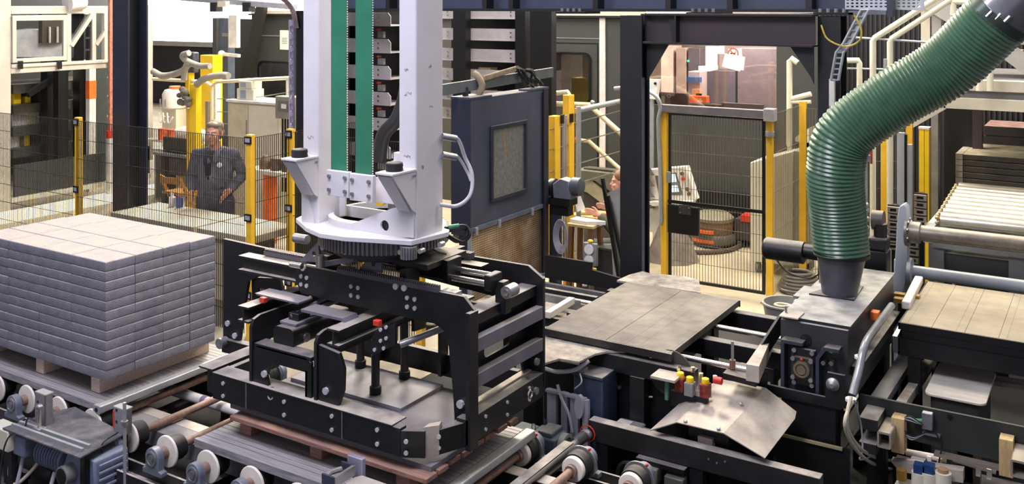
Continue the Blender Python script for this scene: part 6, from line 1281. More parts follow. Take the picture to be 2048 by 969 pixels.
# black cable column with slotted tray left of the mast
t = thing('cable_column', (-7.4, 7.6, 0), 'black cable column with a slotted lilac tray left of the white mast', 'column')
a, c, e = on_y(580, 40, 7.6), on_y(588, 40, 7.6), on_y(608, 40, 7.6)
sl = B().prism([(a.x, on_y(0, 262, 7.6).z if False else 1.75), (c.x, 1.75), (c.x, 2.95), (a.x, 2.95)], 'y', 7.58, 7.60, holes=[rrect(a.x+0.016, 1.82 + 0.14*k, c.x-0.014, 1.90 + 0.14*k, 0.005, 2) for k in range(8)])
part('slotted_tray', sl, M('lilac_tray', (166, 160, 182), 0.45, 0.3), t)
part('tray_return', B().prism([(c.x, 1.75), (c.x+0.03, 1.75), (c.x+0.03, 2.95), (c.x, 2.95)], 'y', 7.56, 7.58, holes=[rrect(c.x+0.008, 1.8 + 0.07*k, c.x+0.022, 1.84 + 0.07*k, 0.003, 2) for k in range(16)]), M('lilac_tray_b', (150, 144, 166), 0.45, 0.3), t)
part('tray_lower', B().prism([(c.x, 0.3), (c.x+0.05, 0.3), (c.x+0.05, 1.75), (c.x, 1.75)], 'y', 7.58, 7.6, holes=[rrect(c.x+0.015, 0.36 + 0.09*k, c.x+0.035, 0.41 + 0.09*k, 0.005, 2) for k in range(15)]), M('lilac_tray_c', (120, 112, 100), 0.45, 0.3), t)
part('column', B().box((c.x+0.03, 7.6, 0), (-6.95, 7.75, 3.05)), blackclean, t)
for k in range(7): part('pin', B().box((e.x+0.01, 7.58, 0.72 + 0.3*k), (e.x+0.12, 7.6, 0.735 + 0.3*k)), label_w, t)
for k in range(5): part('cable', B().tube(arc([(c.x-0.18-0.02*k, 7.62, 3.2), (c.x-0.05-0.014*k, 7.6, 3.12), (c.x+0.04-0.012*k, 7.58, 3.02), (c.x+0.08-0.014*k, 7.58, 2.86)]), 0.012, 6), M('mauve_cable_%d' % k, (84+10*k, 76, 74), 0.4), t)
# ------------------------------------------------------------------ dark booth and control room
BY = 12.5
def by(px, py, y=BY): return on_y(px, py, y)
def wallpoly(px0, py0, px1, py1, y=BY): a, c = by(px0, py0, y), by(px1, py1, y); return a.x, c.x, c.z, a.z
t = thing('dark_booth', (-9, BY, 0), 'dark grey booth with rounded windows behind rack and handrails', 'booth')
x0 = by(508, 0).x; x1 = by(1290, 0).x; zt = 2.93
wa = (by(520, 0).x, by(574, 0).x, by(0, 225).z if False else 1.55, 2.12)
wx0, wx1 = by(518, 0).x, by(580, 0).x; w2x0, w2x1 = by(1070, 0).x, by(1180, 0).x
holes = [rrect(wx0, 1.40, wx1, 2.08, 0.08), rrect(w2x0, by(0, 198).z if False else 1.68, w2x1, 2.40, 0.08)]
part('front_wall', B().prism([(x0, 0), (x1, 0), (x1, zt), (x0, zt)], 'y', BY, BY+0.06, holes=holes), boothdark, t)
part('side_wall', B().box((x0, BY, 0), (x0-0.06, BY+3, zt)), boothdark, t); part('back_wall', B().box((x0, BY+3, 0), (x1, BY+3.06, zt)), M('booth_inside', (150, 140, 132), 0.7), t)
part('roof', B().box((x0-0.1, BY-0.05, zt), (x1, BY+3.1, zt+0.03)), boothdark, t)
part('cornice', B().box((x0, BY-0.07, zt+0.03), (x1, BY+0.05, zt+0.09)), pale, t)
for (a, c, z0, z1) in ((wx0, wx1, 1.40, 2.08), (w2x0, w2x1, 1.68, 2.40)):
    w = part('window_gasket', B().prism(rrect(a-0.02, z0-0.02, c+0.02, z1+0.02, 0.1), 'y', BY-0.015, BY, holes=[rrect(a+0.015, z0+0.015, c-0.015, z1-0.015, 0.07)]), blackclean, t)
    part('pane', B().prism(rrect(a, z0, c, z1, 0.08), 'y', BY+0.02, BY+0.026), glassm, w)
px_ = by(1205, 0).x; part('white_strip', B().box((px_-0.04, BY-0.02, 0.2), (px_+0.05, BY, zt)), M('pinkish_white_strip', (222, 210, 206), 0.5), t)
for z0 in (2.62,): part('seam', B().box((by(1090, 0).x, BY-0.006, z0), (px_-0.05, BY, z0+0.012)), grey, t)
part('door_edge', B().prism([(by(1085, 0).x, 0.2), (by(1196, 0).x, 0.2), (by(1196, 0).x, 2.56), (by(1085, 0).x, 2.56)], 'y', BY-0.004, BY, holes=[[(by(1085, 0).x+0.012, 0.21), (by(1196, 0).x-0.012, 0.21), (by(1196, 0).x-0.012, 2.548), (by(1085, 0).x+0.012, 2.548)]]), blackclean, t)
part('lamp_box', B().box((by(1095, 0).x, BY-0.2, by(0, 107).z if False else 2.15), (by(1125, 0).x, BY-0.03, 2.42)), clipb, t, 0.01)
part('panel_line', B().box((x0+0.05, BY-0.006, 2.55), (wx1+0.1, BY, 2.57)), grey, t)
p = by(570, 75); part('notice', B().box((p.x-0.12, BY-0.008, p.z-0.22), (p.x+0.1, BY-0.001, p.z+0.13)), paper, t)
for k in range(4): part('notice_line', B().box((p.x-0.07, BY-0.009, p.z-0.02-0.03*k), (p.x+0.06, BY-0.008, p.z-0.008-0.03*k)), grey, t)
area('booth_lamp', ((w2x0+w2x1)/2, BY+1.5, 2.85), ((w2x0+w2x1)/2, BY+1.2, 0), 1.0, 50, (1.0, 0.88, 0.72)); area('booth_lamp', ((wx0+wx1)/2, BY+1.5, 2.85), ((wx0+wx1)/2, BY+1.2, 0), 1.0, 40, (1.0, 0.86, 0.8))
# things seen through the right rounded window
solo('white_cabinet', B().box((w2x1-0.55, BY+0.8, 0), (w2x1+0.1, BY+1.2, 2.7)), M('window_cabinet', (208, 198, 186), 0.6, var=0.15), 'white cabinet inside the booth behind the right rounded window', 'cabinet', bevel=0.01)
solo('yellow_box', B().box((w2x0+0.35, BY+0.5, 0), (w2x0+0.75, BY+0.8, 2.0)), M('ochre_box', (200, 168, 84), 0.6), 'ochre cabinet inside the booth behind the rounded window', 'cabinet', bevel=0.01)
solo('white_cabinet', B().box((wx1-0.5, BY+0.8, 0), (wx1-0.15, BY+1.1, 2.3)), M('left_window_cabinet', (214, 190, 184), 0.6), 'pinkish white cabinet inside the booth behind the left rounded window', 'cabinet', bevel=0.01)
# control room with big pane
t = thing('control_room', (-4.5, BY, 0), 'glazed control room behind the gate, dark panel below its pane', 'control room')
gx0, gx1, rx1 = by(1290, 0).x, by(1553, 0).x, by(1640, 0).x
zs = 1.72
part('lower_wall', B().box((gx0, BY, 0), (rx1, BY+0.06, zs)), boothdark, t); part('upper_wall', B().box((gx0, BY, 2.66), (rx1, BY+0.06, 3.0)), boothdark, t); part('right_wall', B().box((gx1, BY, zs), (rx1, BY+0.06, 2.66)), boothdark, t)
part('pane', B().box((gx0, BY+0.02, zs), (gx1, BY+0.028, 2.66)), GLASS('control_room_pane', (245, 238, 236), 0.10), t)
part('back_wall', B().box((gx0, BY+3, 0), (gx1+0.02, BY+3.06, 3.0)), M('control_back_wall', (200, 184, 178), 0.7, var=0.1), t); part('desk', B().box((gx0, BY+0.1, 1.55), (gx1, BY+0.75, 1.6)), plywood, t)
part('desk_leg', B().box((gx0+0.1, BY+0.1, 0), (gx0+0.15, BY+0.7, 1.55)), grey, t); part('desk_leg', B().box((gx1-0.15, BY+0.1, 0), (gx1-0.1, BY+0.7, 1.55)), grey, t)
part('side_wall', B().box((gx1+0.02, BY+0.06, 0), (gx1+0.06, BY+3, 3.0)), M('mauve_grey_wall', (120, 112, 118), 0.7), t)
area('control_room_lamp', (by(1400, 0).x, BY+1.4, 2.95), (by(1400, 0).x, BY+1.4, 0), 1.2, 55, (1.0, 0.84, 0.76))
Y3 = BY + 1.9
def cab(px0, px1, py0, m, lb, y=Y3, z0=0.0, nm='tall_cabinet', cat='cabinet', d=0.4):
    a, c = on_y(px0, py0, y), on_y(px1, py0, y); return solo(nm, B().box((a.x, y, z0), (c.x, y+d, a.z)), m, lb, cat, bevel=0.008)
cab(1408, 1470, 140, M('mauve_locker', (92, 88, 98), 0.6), 'grey locker in the control room below the white papers'); cab(1475, 1556, 96, M('mauve_locker_wide', (112, 106, 112), 0.6), 'wide grey shelf cabinet at the right of the control room')
cab(1322, 1345, 92, M('white_column', (226, 214, 204), 0.6), 'white pillar at the left of the control room', nm='pillar', cat='pillar'); cab(1352, 1372, 96, M('pale_brown_locker', (170, 156, 146), 0.6), 'pale brown locker between white pillar and green light'); cab(1376, 1400, 96, M('dark_mauve_locker', (84, 78, 84), 0.6), 'dark locker with a small green light in the control room')
p = on_y(1377, 122, Y3-0.02); solo('status_light', B().cyl(p, p - Vector((0, .02, 0)), 0.018, 12), EM('green_light', (60, 230, 140), 1.5), 'small green status light on the dark control room locker', 'light')
cab(1400, 1402, 205, grey, 'thin grey panel behind the orange case', nm='panel', cat='panel')
# things on desk: monitors, case, boxes
def desk_box(px0, px1, py0, py1, y, m, lb, nm, cat, d=0.12): a, c = on_y(px0, py0, y), on_y(px1, py1, y); return solo(nm, B().box((a.x, y, c.z), (c.x, y+d, a.z)), m, lb, cat, bevel=0.006)
for (px0, px1, py0, py1), lb in (((1308, 1375, 184, 212), 'dark monitor back with a small round mark, left on the desk'), ((1378, 1443, 206, 226), 'low dark monitor back at the middle of the desk'), ((1443, 1526, 205, 226), 'low wide dark monitor back at the right of the desk')):
    y = BY+0.25; a, c = on_y(px0, py0, y), on_y(px1, py1, y)
    t = thing('monitor', ((a.x+c.x)/2, y, 1.6), lb, 'monitor'); part('back_shell', B().box((a.x, y, 1.64), (c.x, y+0.05, a.z)), M('monitor_shell_%d' % px0, (66, 58, 54), 0.5), t, 0.008); part('stand', B().box(((a.x+c.x)/2-0.05, y+0.05, 1.6), ((a.x+c.x)/2+0.05, y+0.1, 1.75)), clipb, t)
    if px0 == 1308:
        q = on_y(1338, 192, y); b = B().prism(circ(q.x, q.z, 0.028, 20), 'y', y-0.003, y, holes=[circ(q.x, q.z, 0.021, 20)]); part('round_mark', b, galv, t)
y = BY+0.5; a, c = on_y(1377, 191, y), on_y(1413, 206, y)
t = thing('first_aid_case', ((a.x+c.x)/2, y, 1.6), 'orange first aid case with a white cross on the control room desk', 'case'); part('case', B().box((a.x, y, 1.6), (c.x, y+0.12, a.z)), orange, t, 0.01)
q = Vector(((a.x+c.x)/2+0.04, y, (a.z+1.6)/2+0.04)); part('white_cross', B().box((q.x-0.035, y-0.003, q.z-0.011), (q.x+0.035, y, q.z+0.011)).box((q.x-0.011, y-0.0031, q.z-0.035), (q.x+0.011, y, q.z+0.035)), label_w, t)
part('handle', B().box(((a.x+c.x)/2-0.04, y+0.04, a.z), ((a.x+c.x)/2+0.04, y+0.07, a.z+0.03)), clipb, t)
cab(1376, 1400, 143, M('pale_shelf_cabinet', (186, 178, 176), 0.6), 'pale low shelf behind the first aid case with a blue box on it', y=BY+1.3, d=0.3)
p = on_y(1389, 158, BY+1.25); solo('blue_box', B().box((p.x-0.1, BY+1.2, p.z-0.05), (p.x+0.1, BY+1.29, p.z+0.03)), M('blue_carton', (66, 110, 170), 0.6), 'blue carton on the pale low shelf', 'box')
solo('orange_carton', B().box((p.x-0.02, BY+1.2, p.z-0.28), (p.x+0.1, BY+1.29, p.z-0.15)), M('peach_carton', (228, 170, 130), 0.6), 'peach carton in the pale low shelf', 'box')
p = on_y(1407, 157, Y3-0.03); solo('small_note', B().box((p.x-0.05, Y3-0.02, p.z-0.05), (p.x+0.04, Y3-0.01, p.z+0.05)), paper, 'small white note on the grey locker', 'note')
t = thing('operator_panel', by(1300, 185), 'white operator panel with a pale screen at the left window edge', 'panel'); y = BY - 0.3; a, c = on_y(1288, 158, y), on_y(1318, 200, y)
part('case', B().prism([(a.x, c.z), (c.x-0.04, c.z), (c.x, a.z), (a.x, a.z)], 'y', y, y+0.08), label_w, t, 0.01); part('screen', B().box((a.x+0.01, y-0.004, c.z+0.05), (a.x+0.1, y, a.z-0.05)), EM('pale_screen_a', (150, 190, 210), 0.5), t); part('post', B().cyl((a.x+0.1, y+0.04, 0), (a.x+0.1, y+0.04, c.z), 0.03, 10), galv, t)
q = on_y(1311, 167, y); part('knob', B().cyl((q.x, y, q.z), (q.x, y-0.02, q.z), 0.018, 12), clipb, t)
# papers on the pane: no-smoking sign and loose sheets
def note(pts, lb, y): 
    return solo('paper_sheet', B().prism([(on_y(*q, y).x, on_y(*q, y).z) for q in pts], 'y', y-0.002, y), paper, lb, 'paper', 'papers on the control room pane')
note(((1411, 92), (1449, 92), (1449, 108), (1435, 108), (1435, 134), (1411, 132)), 'large white sheet left of the no smoking sign', BY+0.018)
note(((1397, 132), (1436, 131), (1436, 139), (1419, 143), (1397, 143)), 'white sheet with ragged edge below the large sheet', BY+0.014)
y = BY+0.012; n1 = thing('no_smoking_sign', by(1466, 106, y), 'white no smoking notice with a red ring on the pane', 'sign')
part('sheet', B().prism([(on_y(*q, y).x, on_y(*q, y).z) for q in ((1456, 98), (1483, 96), (1485, 122), (1458, 125))], 'y', y-0.002, y), paper, n1)
q = on_y(1466.5, 107, y); part('red_ring', B().prism(circ(q.x, q.z, 0.075, 28), 'y', y-0.004, y-0.002, holes=[circ(q.x, q.z, 0.058, 28)]), M('sign_red', (186, 92, 80), 0.5), n1)
part('red_bar', B().bar((q.x-0.045, y-0.0035, q.z+0.045), (q.x+0.045, y-0.0035, q.z-0.045), 0.002, 0.016, (1, 0, 1)), M('sign_red_bar', (186, 92, 80), 0.5), n1); part('cigarette', B().box((q.x-0.04, y-0.003, q.z-0.008), (q.x+0.03, y-0.002, q.z+0.008)), clipb, n1); part('smoke', B().tube([(q.x+0.03, y-0.003, q.z+0.01), (q.x+0.036, y-0.003, q.z+0.025), (q.x+0.028, y-0.003, q.z+0.036)], 0.003, 5), clipb, n1)
note(((1450, 107), (1490, 114), (1487, 141), (1444, 133)), 'tilted white sheet just below the no smoking sign', BY+0.008); note(((1447, 128), (1482, 133), (1480, 143), (1446, 134)), 'white sheet half hidden under the tilted sheet', BY+0.005)
# console and cleaner behind the gate
Y4 = 11.3
t = thing('control_console', on_y(1345, 400, Y4), 'white tilted operator console with pale screen behind the gate', 'console'); t.location = (on_y(1345, 0, Y4).x, Y4, 0)
q = xz(Y4, (1290, 340), (1372, 333), (1393, 400), (1312, 402), (1290, 396)); part('face', B().prism(q, 'y', Y4, Y4+0.12), label_w, t, 0.01)
q = xz(Y4-0.004, (1310, 352), (1352, 345), (1366, 390), (1318, 392)); part('bezel', B().prism(q, 'y', Y4-0.006, Y4), M('console_bezel', (96, 96, 90), 0.5), t); q = xz(Y4-0.008, (1316, 350), (1350, 348), (1358, 384), (1322, 386)); part('screen', B().prism(q, 'y', Y4-0.010, Y4-0.006), EM('pale_screen_b', (196, 224, 232), 0.6), t); q = xz(Y4-0.012, (1317, 359), (1322, 358), (1322, 378), (1317, 379)); part('screen_block', B().prism(q, 'y', Y4-0.013, Y4-0.010), clipb, t); q = xz(Y4-0.012, (1330, 366), (1356, 364), (1358, 370), (1330, 373)); part('screen_block', B().prism(q, 'y', Y4-0.013, Y4-0.010), grey, t)
for px, py in ((1365, 347), (1367, 358), (1375, 378), (1379, 388)): p = on_y(px, py, Y4); part('knob', B().cyl(p, p - Vector((0, .03, 0)), 0.022, 10), red if py == 358 else M('brown_knob_%d' % py, (96, 72, 44), 0.5), t)
for k in range(4): q = xz(Y4, (1290, 325+22*k), (1296, 322+22*k), (1312, 350+22*k), (1290, 350+22*k)); part('fan_fold', B().prism(q, 'y', Y4-0.05, Y4-0.03), M('grey_fold_%d' % k, (112, 108, 102), 0.6), t)
q = xz(Y4, (1296, 402), (1390, 400), (1388, 406), (1312, 410)); part('ledge', B().prism(q, 'y', Y4-0.1, Y4+0.05), label_w, t); p = on_y(1320, 400, Y4); part('pedestal', B().box((p.x-0.1, Y4, 0), (p.x+0.05, Y4+0.15, p.z)), pale, t)
p = on_z(1325, 530, 0); rb = thing('rubble_bag', p, 'grey cloth-covered heap beside the left gate post', 'heap'); part('heap', B().lathe((p.x, p.y+0.3, 0), (0, 0, 1), [(0.34, 0), (0.28, 0.12), (0.16, 0.42), (0.05, 0.6)], 9), M('grey_heap', (116, 108, 100), 0.9, var=0.35), rb)
c0 = on_z(1438, 482, 0.0); c0.y -= 0.2
t = thing('floor_cleaner', (c0.x, c0.y, 0), 'round grey vacuum cleaner with orange bands standing behind the gate', 'vacuum cleaner')
part('base', B().lathe((c0.x, c0.y, 0), (0, 0, 1), [(0.26, 0.02), (0.30, 0.05), (0.30, 0.12), (0.27, 0.16)], 28), M('cleaner_grey', (84, 76, 66), 0.5), t); part('drum', B().lathe((c0.x, c0.y, 0.16), (0, 0, 1), [(0.25, 0), (0.26, 0.08), (0.25, 0.16)], 28), M('cleaner_brown', (112, 84, 58), 0.5), t); part('lid', B().lathe((c0.x, c0.y, 0.32), (0, 0, 1), [(0.26, 0), (0.26, 0.04), (0.2, 0.09), (0.05, 0.1)], 28), M('cleaner_olive', (118, 112, 94), 0.5), t)
for z in (0.09, 0.21): part('orange_band', B().prism([(c0.x + rr_*math.cos(R(a)), c0.y + rr_*math.sin(R(a))) for rr_, rng in ((0.306, range(230, 291, 10)), (0.28, range(290, 229, -10))) for a in rng], 'z', z-0.02, z+0.02), orange, t)
part('side_box', B().box((c0.x+0.28, c0.y, 0.1), (c0.x+0.6, c0.y+0.3, 0.36)), M('cleaner_dark', (58, 50, 44), 0.6), t); part('red_top', B().box((c0.x+0.36, c0.y-0.01, 0.34), (c0.x+0.6, c0.y+0.2, 0.42)), red, t)
c1 = on_z(1350, 474, 0); solo('dark_toolbox', B().box((c1.x-0.1, c1.y, 0.0), (c1.x+0.55, c1.y+0.3, 0.2)), M('dark_toolbox', (60, 50, 44), 0.6), 'low dark toolbox on the floor left of the vacuum cleaner', 'toolbox', bevel=0.02)
solo('toolbox_strip', B().box((c1.x+0.02, c1.y-0.012, 0.07), (c1.x+0.17, c1.y-0.001, 0.13)), red, 'red strip leaning on the dark toolbox', 'strip')
solo('suction_pipe', B().tube(arc([on_z(1340, 500, .03), on_z(1400, 505, .03), on_z(1460, 500, .03), on_z(1498, 480, .03)]), 0.028, 8), M('dark_pipe', (74, 64, 54), 0.5), 'dark flexible suction pipe lying on the floor behind the gate', 'pipe')
Y5 = 11.0; a, c = on_y(1501, 330, Y5), on_y(1560, 320, Y5)
t = thing('mobile_cabinet', (a.x+0.3, Y5, 0), 'pale wheeled cabinet with sloping top behind the right gate post', 'cabinet')
b_ = xz(Y5, (1501, 325), (1586, 303), (1586, 480), (1501, 488)); b_[2] = (b_[2][0], 0.14); b_[3] = (b_[3][0], 0.12); part('body', B().prism(b_, 'y', Y5, Y5+0.5), pale, t, 0.008)
part('side', B().box((b_[1][0], Y5+0.02, 0.14), (b_[1][0]+0.12, Y5+0.48, b_[1][1])), M('speckled_grey', (146, 142, 132), 0.6, var=0.25), t)
for dx in (0.05, 0.4): part('castor', B().cyl((a.x+dx, Y5+0.06, 0.06), (a.x+dx+0.04, Y5+0.06, 0.06), 0.06, 16), grey, t); part('castor', B().cyl((a.x+dx, Y5+0.44, 0.06), (a.x+dx+0.04, Y5+0.44, 0.06), 0.06, 16), grey, t)
Y6 = 12.35; q0, q1 = on_y(1385, 400, Y6), on_y(1500, 400, Y6); solo('black_skirting', B().box((q0.x, Y6, 0.0), (q1.x, Y6+0.1, on_y(0, 400, Y6).z if False else 0.62)), blackclean, 'black base panel along the booth behind the vacuum cleaner', 'panel')
# ------------------------------------------------------------------ platform, stair and tubes on the right
t = thing('platform', (-0.5, 10.5, 2.0), 'cream steel platform edge with sloping brace at the upper right', 'platform')
PY = 10.5; crm = M('cream_steel', (206, 198, 176), 0.5, var=0.08); za, zb, zc, zd = (on_y(1950, py, PY).z for py in (160, 182, 197, 220))
xl = on_y(1886, 0, PY).x
part('edge_beam', B().box((xl-0.05, PY, zb), (1.5, PY+0.1, za)), crm, t, 0.004); part('web', B().box((xl, PY+0.06, zc), (1.5, PY+0.08, zb)), grey, t); part('bottom_beam', B().box((xl, PY, zd), (1.5, PY+0.12, zc)), crm, t, 0.004); part('deck', B().box((xl, PY+0.1, za-0.05), (1.5, 12.6, za)), M('grid_deck', (110, 108, 108), 0.6), t)
q = xz(PY, (1886, 200), (1892, 218), (1826, 256), (1826, 232)); part('brace', B().prism(q, 'y', PY, PY+0.1), crm, t)
a = on_y(1862, 0, 11.3).x; c = on_y(1876, 0, 11.3).x; part('column', B().box((a, 11.3, 0), (c, 11.45, 2.1)), M('grey_column', (138, 136, 130), 0.5), t)
part('column', B().box((1.3, 11.3, 0), (1.4, 11.45, 2.1)), grey, t)
a, c = on_y(1880, 0, 11.8).x, on_y(1940, 0, 11.8).x; part('bay_side', B().box((a, 12.1, 0), (c, 12.15, 2.1)), blackclean, t); part('bay_post', B().box((c, 12.0, 0), (c+0.1, 12.1, 2.1)), M('maroon_post', (58, 44, 46), 0.5), t)
t = thing('stair', (0, 10.8, 2.0), 'galvanised stair stringer with landing post at the upper right', 'stair'); SY = 10.9
gst = M('galv_warm', (176, 172, 164), 0.45, 0.4, var=0.12)
for (p, q) in (((1845, -5), (1985, 80)), ((1985, 80), (2080, 150))): part('stringer', B().bar(on_y(*p, SY), on_y(*q, SY), 0.05, 0.17), gst, t)
for px, w in ((1852, 0.09), (1874, 0.09)): a = on_y(px, 50, SY+0.1).x; part('post', B().box((a-w/2, SY+0.06, 2.3), (a+w/2, SY+0.16, 3.15)), crm if px == 1852 else gst, t)
for k in range(6): p = Vector(on_y(1880, 20, SY)).lerp(on_y(2050, 128, SY), k/5); part('step', B().box((p.x-0.1, SY, p.z-0.02), (p.x+0.1, SY+0.7, p.z+0.01)), gst, t)
cr_ = M('cream_tube', (224, 218, 192), 0.4, var=0.05)
t = thing('stair_railing', (-1.5, 10.2, 0), 'cream tube railing climbing in front of the dark corrugated wall', 'railing'); RY = 10.2
def rt(px, py, y=RY): return on_y(px, py, y)
part('tube', B().tube([rt(1746, 170), rt(1746, 82), rt(1750, 76), rt(1862, 4), rt(1900, -22)], 0.032, 10), cr_, t); part('tube', B().tube([rt(1780, 150), rt(1780, 84), rt(1784, 77), rt(1895, 4), rt(1930, -18)], 0.03, 10), cr_, t)
part('tube', B().tube([rt(1655, 121), rt(1718, 121), rt(1719, 126), rt(1719, 180), rt(1719, 300)], 0.028, 10), cr_, t); part('thin_tube', B().cyl(rt(1705, 75), rt(1860, 85), 0.011, 8), galv, t); part('thin_tube', B().tube([rt(1686, 95), rt(1687, 128), rt(1694, 137), rt(1775, 139)], 0.010, 8), galv, t)
part('stub', B().cyl(rt(1772, 118), rt(1772, 160), 0.024, 10), galv, t); part('tube', B().cyl(rt(1905, 4), rt(1945, 4), 0.03, 10), cr_, t); part('tube', B().tube([rt(1907, 4), rt(1907, 30)], 0.028, 10), cr_, t)
for px in (1959, 1980): part('tube', B().cyl(rt(px, 128), rt(px, 182), 0.03, 12), cr_, t)
part('tube', B().cyl(rt(2025, 82), rt(2060, 82), 0.036, 10), cr_, t)
for px in (1746, 1780): p = rt(px, 170); part('leg', B().cyl((p.x, RY, 0), p, 0.03, 10), cr_, t)
p = rt(1719, 300); part('leg', B().cyl((p.x, RY, 0), p, 0.028, 10), cr_, t)
t = thing('gate_railing', on_y(1580, 290, 11.4), 'cream tube post with a hooked top right of the control room pane', 'railing'); RY = 11.4
part('tube', B().tube([rt(1579, 292, RY), rt(1579, 122, RY), rt(1583, 117, RY), rt(1595, 126, RY)], 0.034, 10), cr_, t); p = rt(1579, 292, RY); part('leg', B().cyl((p.x, RY, 0), p, 0.03, 10), cr_, t); part('tube', B().cyl(rt(1583, 198, RY), rt(1622, 188, RY), 0.03, 10), cr_, t); part('tube', B().cyl(rt(1583, 204, RY), rt(1622, 204, RY), 0.022, 10), cr_, t); part('foot', B().prism(xz(RY, (1590, 275), (1620, 255), (1620, 296), (1590, 294)), 'y', RY, RY+0.2), M('pale_steps', (190, 184, 168), 0.6), t); part('foot_base', B().box((rt(1590, 0, RY).x, RY, 0), (rt(1620, 0, RY).x, RY+0.2, 1.5)), boothdark, t)
# cable ladder and trays
t = thing('cable_ladder', on_y(1690, 100, 7.5), 'galvanised cable ladder bending down beside the portal column', 'cable ladder'); LY = 7.5
pts = [on_y(1722, 20, LY), on_y(1686, 88, LY), on_y(1672, 105, LY), on_y(1662, 160, LY)]
off = Vector((0.055, 0, 0.0))
for s_ in (0, 1): part('side_rail', B().tube([p + off*s_*1.0 for p in pts], 0.012, 6), galv, t)
for k in range(16):
    f = k/15*2.999; i = int(f); p = pts[i].lerp(pts[i+1], f-i); part('rung', B().cyl(p, p + off, 0.007, 6), galv, t)
part('tray_back', B().add(*sheet([pts[0] + Vector((0, .02, 0)), pts[1] + Vector((0, .02, 0)), pts[1] + off + Vector((0, .02, 0)), pts[0] + off + Vector((0, .02, 0))], 0.004)), galv, t)
a, c = on_y(1658, 158, LY), on_y(1668, 212, LY); part('white_duct', B().box((a.x, LY, c.z), (c.x, LY+0.04, a.z)), label_w, t); part('duct_tail', B().box((a.x, LY, 1.4), (c.x-0.01, LY+0.04, c.z)), M('lilac_duct', (150, 148, 160), 0.5), t)
part('earth_cable', B().tube(arc([on_y(1642, 50, 7.45), on_y(1655, 78, 7.45), on_y(1690, 93, 7.45), on_y(1718, 82, 7.45), on_y(1722, 58, 7.45), on_y(1708, 30, 7.45)]), 0.007, 6), M('green_yellow_cable', (178, 160, 60), 0.5, var=0.4, scale=40), t)
t = thing('perforated_tray', on_y(1770, 5, 7.7), 'perforated galvanised cable tray along the top edge, right part', 'cable tray')
for px0, px1, z1 in ((1690, 1778, 3.14), (1782, 1848, 3.13)):
    a, c = on_y(px0, 12, 7.7), on_y(px1, 16, 7.7); n = int((c.x-a.x)/0.035)
    part('tray', B().prism([(a.x, 3.075), (c.x, 3.065), (c.x, 3.2), (a.x, 3.2)], 'y', 7.7, 7.71, holes=[rrect(a.x+0.01+k*0.035, z0, a.x+0.03+k*0.035, z0+0.012, 0.004, 2) for k in range(n) for z0 in (3.09, 3.115, 3.14)]), M('white_galv_%d' % px0, (196, 198, 202), 0.45, 0.2), t)
a, c = on_y(1700, 22, 7.65), on_y(1775, 24, 7.65); part('angle', B().box((a.x, 7.6, 3.035), (c.x, 7.7, 3.065)), M('lilac_angle', (120, 118, 130), 0.4, 0.3), t); a = on_y(1779, 20, 7.6); part('hanger', B().box((a.x-0.02, 7.6, a.z-0.05), (a.x+0.02, 7.7, 3.3)), M('slate_hanger', (60, 64, 76), 0.4), t)
# ------------------------------------------------------------------ machines and furniture behind the worker
t = thing('dark_column', (-12.6, 11.0, 0), 'dark blue-grey steel column behind the worker', 'column'); a, c = on_y(425, 40, 11.0), on_y(451, 40, 11.0); mid = on_y(438, 0, 11).x
part('left_flange', B().box((a.x, 11.0, 0), (mid-0.06, 11.2, 2.9)), boothdark, t); part('web', B().box((mid-0.06, 11.05, 0), (c.x, 11.2, 2.9)), M('blue_grey_web', (78, 88, 104), 0.45), t); part('panel', B().box((on_y(457, 0, 10.9).x, 10.9, on_y(0, 105, 10.9).z if False else 2.42), (on_y(473, 0, 10.9).x, 10.98, 2.95)), label_w, t)
part('panel_bracket', B().box((c.x, 10.93, 2.6), (on_y(458, 0, 10.9).x, 10.97, 2.65)), grey, t)
p = on_y(443, 108, 10.85); part('lamp_arm', B().bar(p, p + Vector((0.42, 0.0, -0.02)), 0.05, 0.05), label_w, t); part('lamp_joint', B().ball(p, 0.06), pale, t)
t = thing('rear_brace', (-11.5, 13, 0), 'dark diagonal steel brace behind the pale cabinet', 'brace'); part('brace', B().bar(on_y(492, 160, 12.3), on_y(525, 10, 12.3), 0.1, 0.2, (1, 0, 0)), M('olive_black_brace', (44, 42, 38), 0.5), t); part('foot', B().box(on_y(480, 160, 12.3) - Vector((0, 0, 2.0)), on_y(500, 160, 12.4)), M('olive_black_foot', (44, 42, 38), 0.5), t)
struct('wall_partition', B().box((on_y(448, 0, 13.0).x, 13.0, 0), (on_y(520, 0, 13.0).x, 13.1, 2.85)), boothdark)
def upright_box(px0, px1, py0, y, m, lb, nm, cat, d=0.2, z0=0): a, c = on_y(px0, py0, y), on_y(px1, py0, y); return solo(nm, B().box((a.x, y, z0), (c.x, y+d, a.z)), m, lb, cat, bevel=0.01)
upright_box(400, 426, 110, 10.6, yellowbr, 'tall bright yellow machine pillar left of the dark column', 'yellow_pillar', 'pillar')
ystand = t = thing('yellow_stand', on_y(384, 300, 9.4), 'bright yellow post with hose holder beside the worker', 'post'); a, c = on_y(379, 168, 9.4), on_y(392, 168, 9.4); part('post', B().box((a.x, 9.4, 0), (c.x, 9.5, a.z)), yellowbr, t); a2 = on_y(369, 217, 9.42); part('post', B().box((a2.x, 9.45, 0), (a.x, 9.55, a2.z)), yellow, t); a3 = on_y(376, 145, 9.6); part('head', B().box((a3.x, 9.55, 1.8), (a3.x+0.08, 9.65, a3.z)), yellowbr, t)
b = B(); rnd = random.Random(2)
for k in range(14): b.ball(on_y(368+rnd.uniform(-9, 9), 192+rnd.uniform(-18, 18), 9.35), 0.05, (1, 1, rnd.uniform(.6, 1.2)), 8, 6)
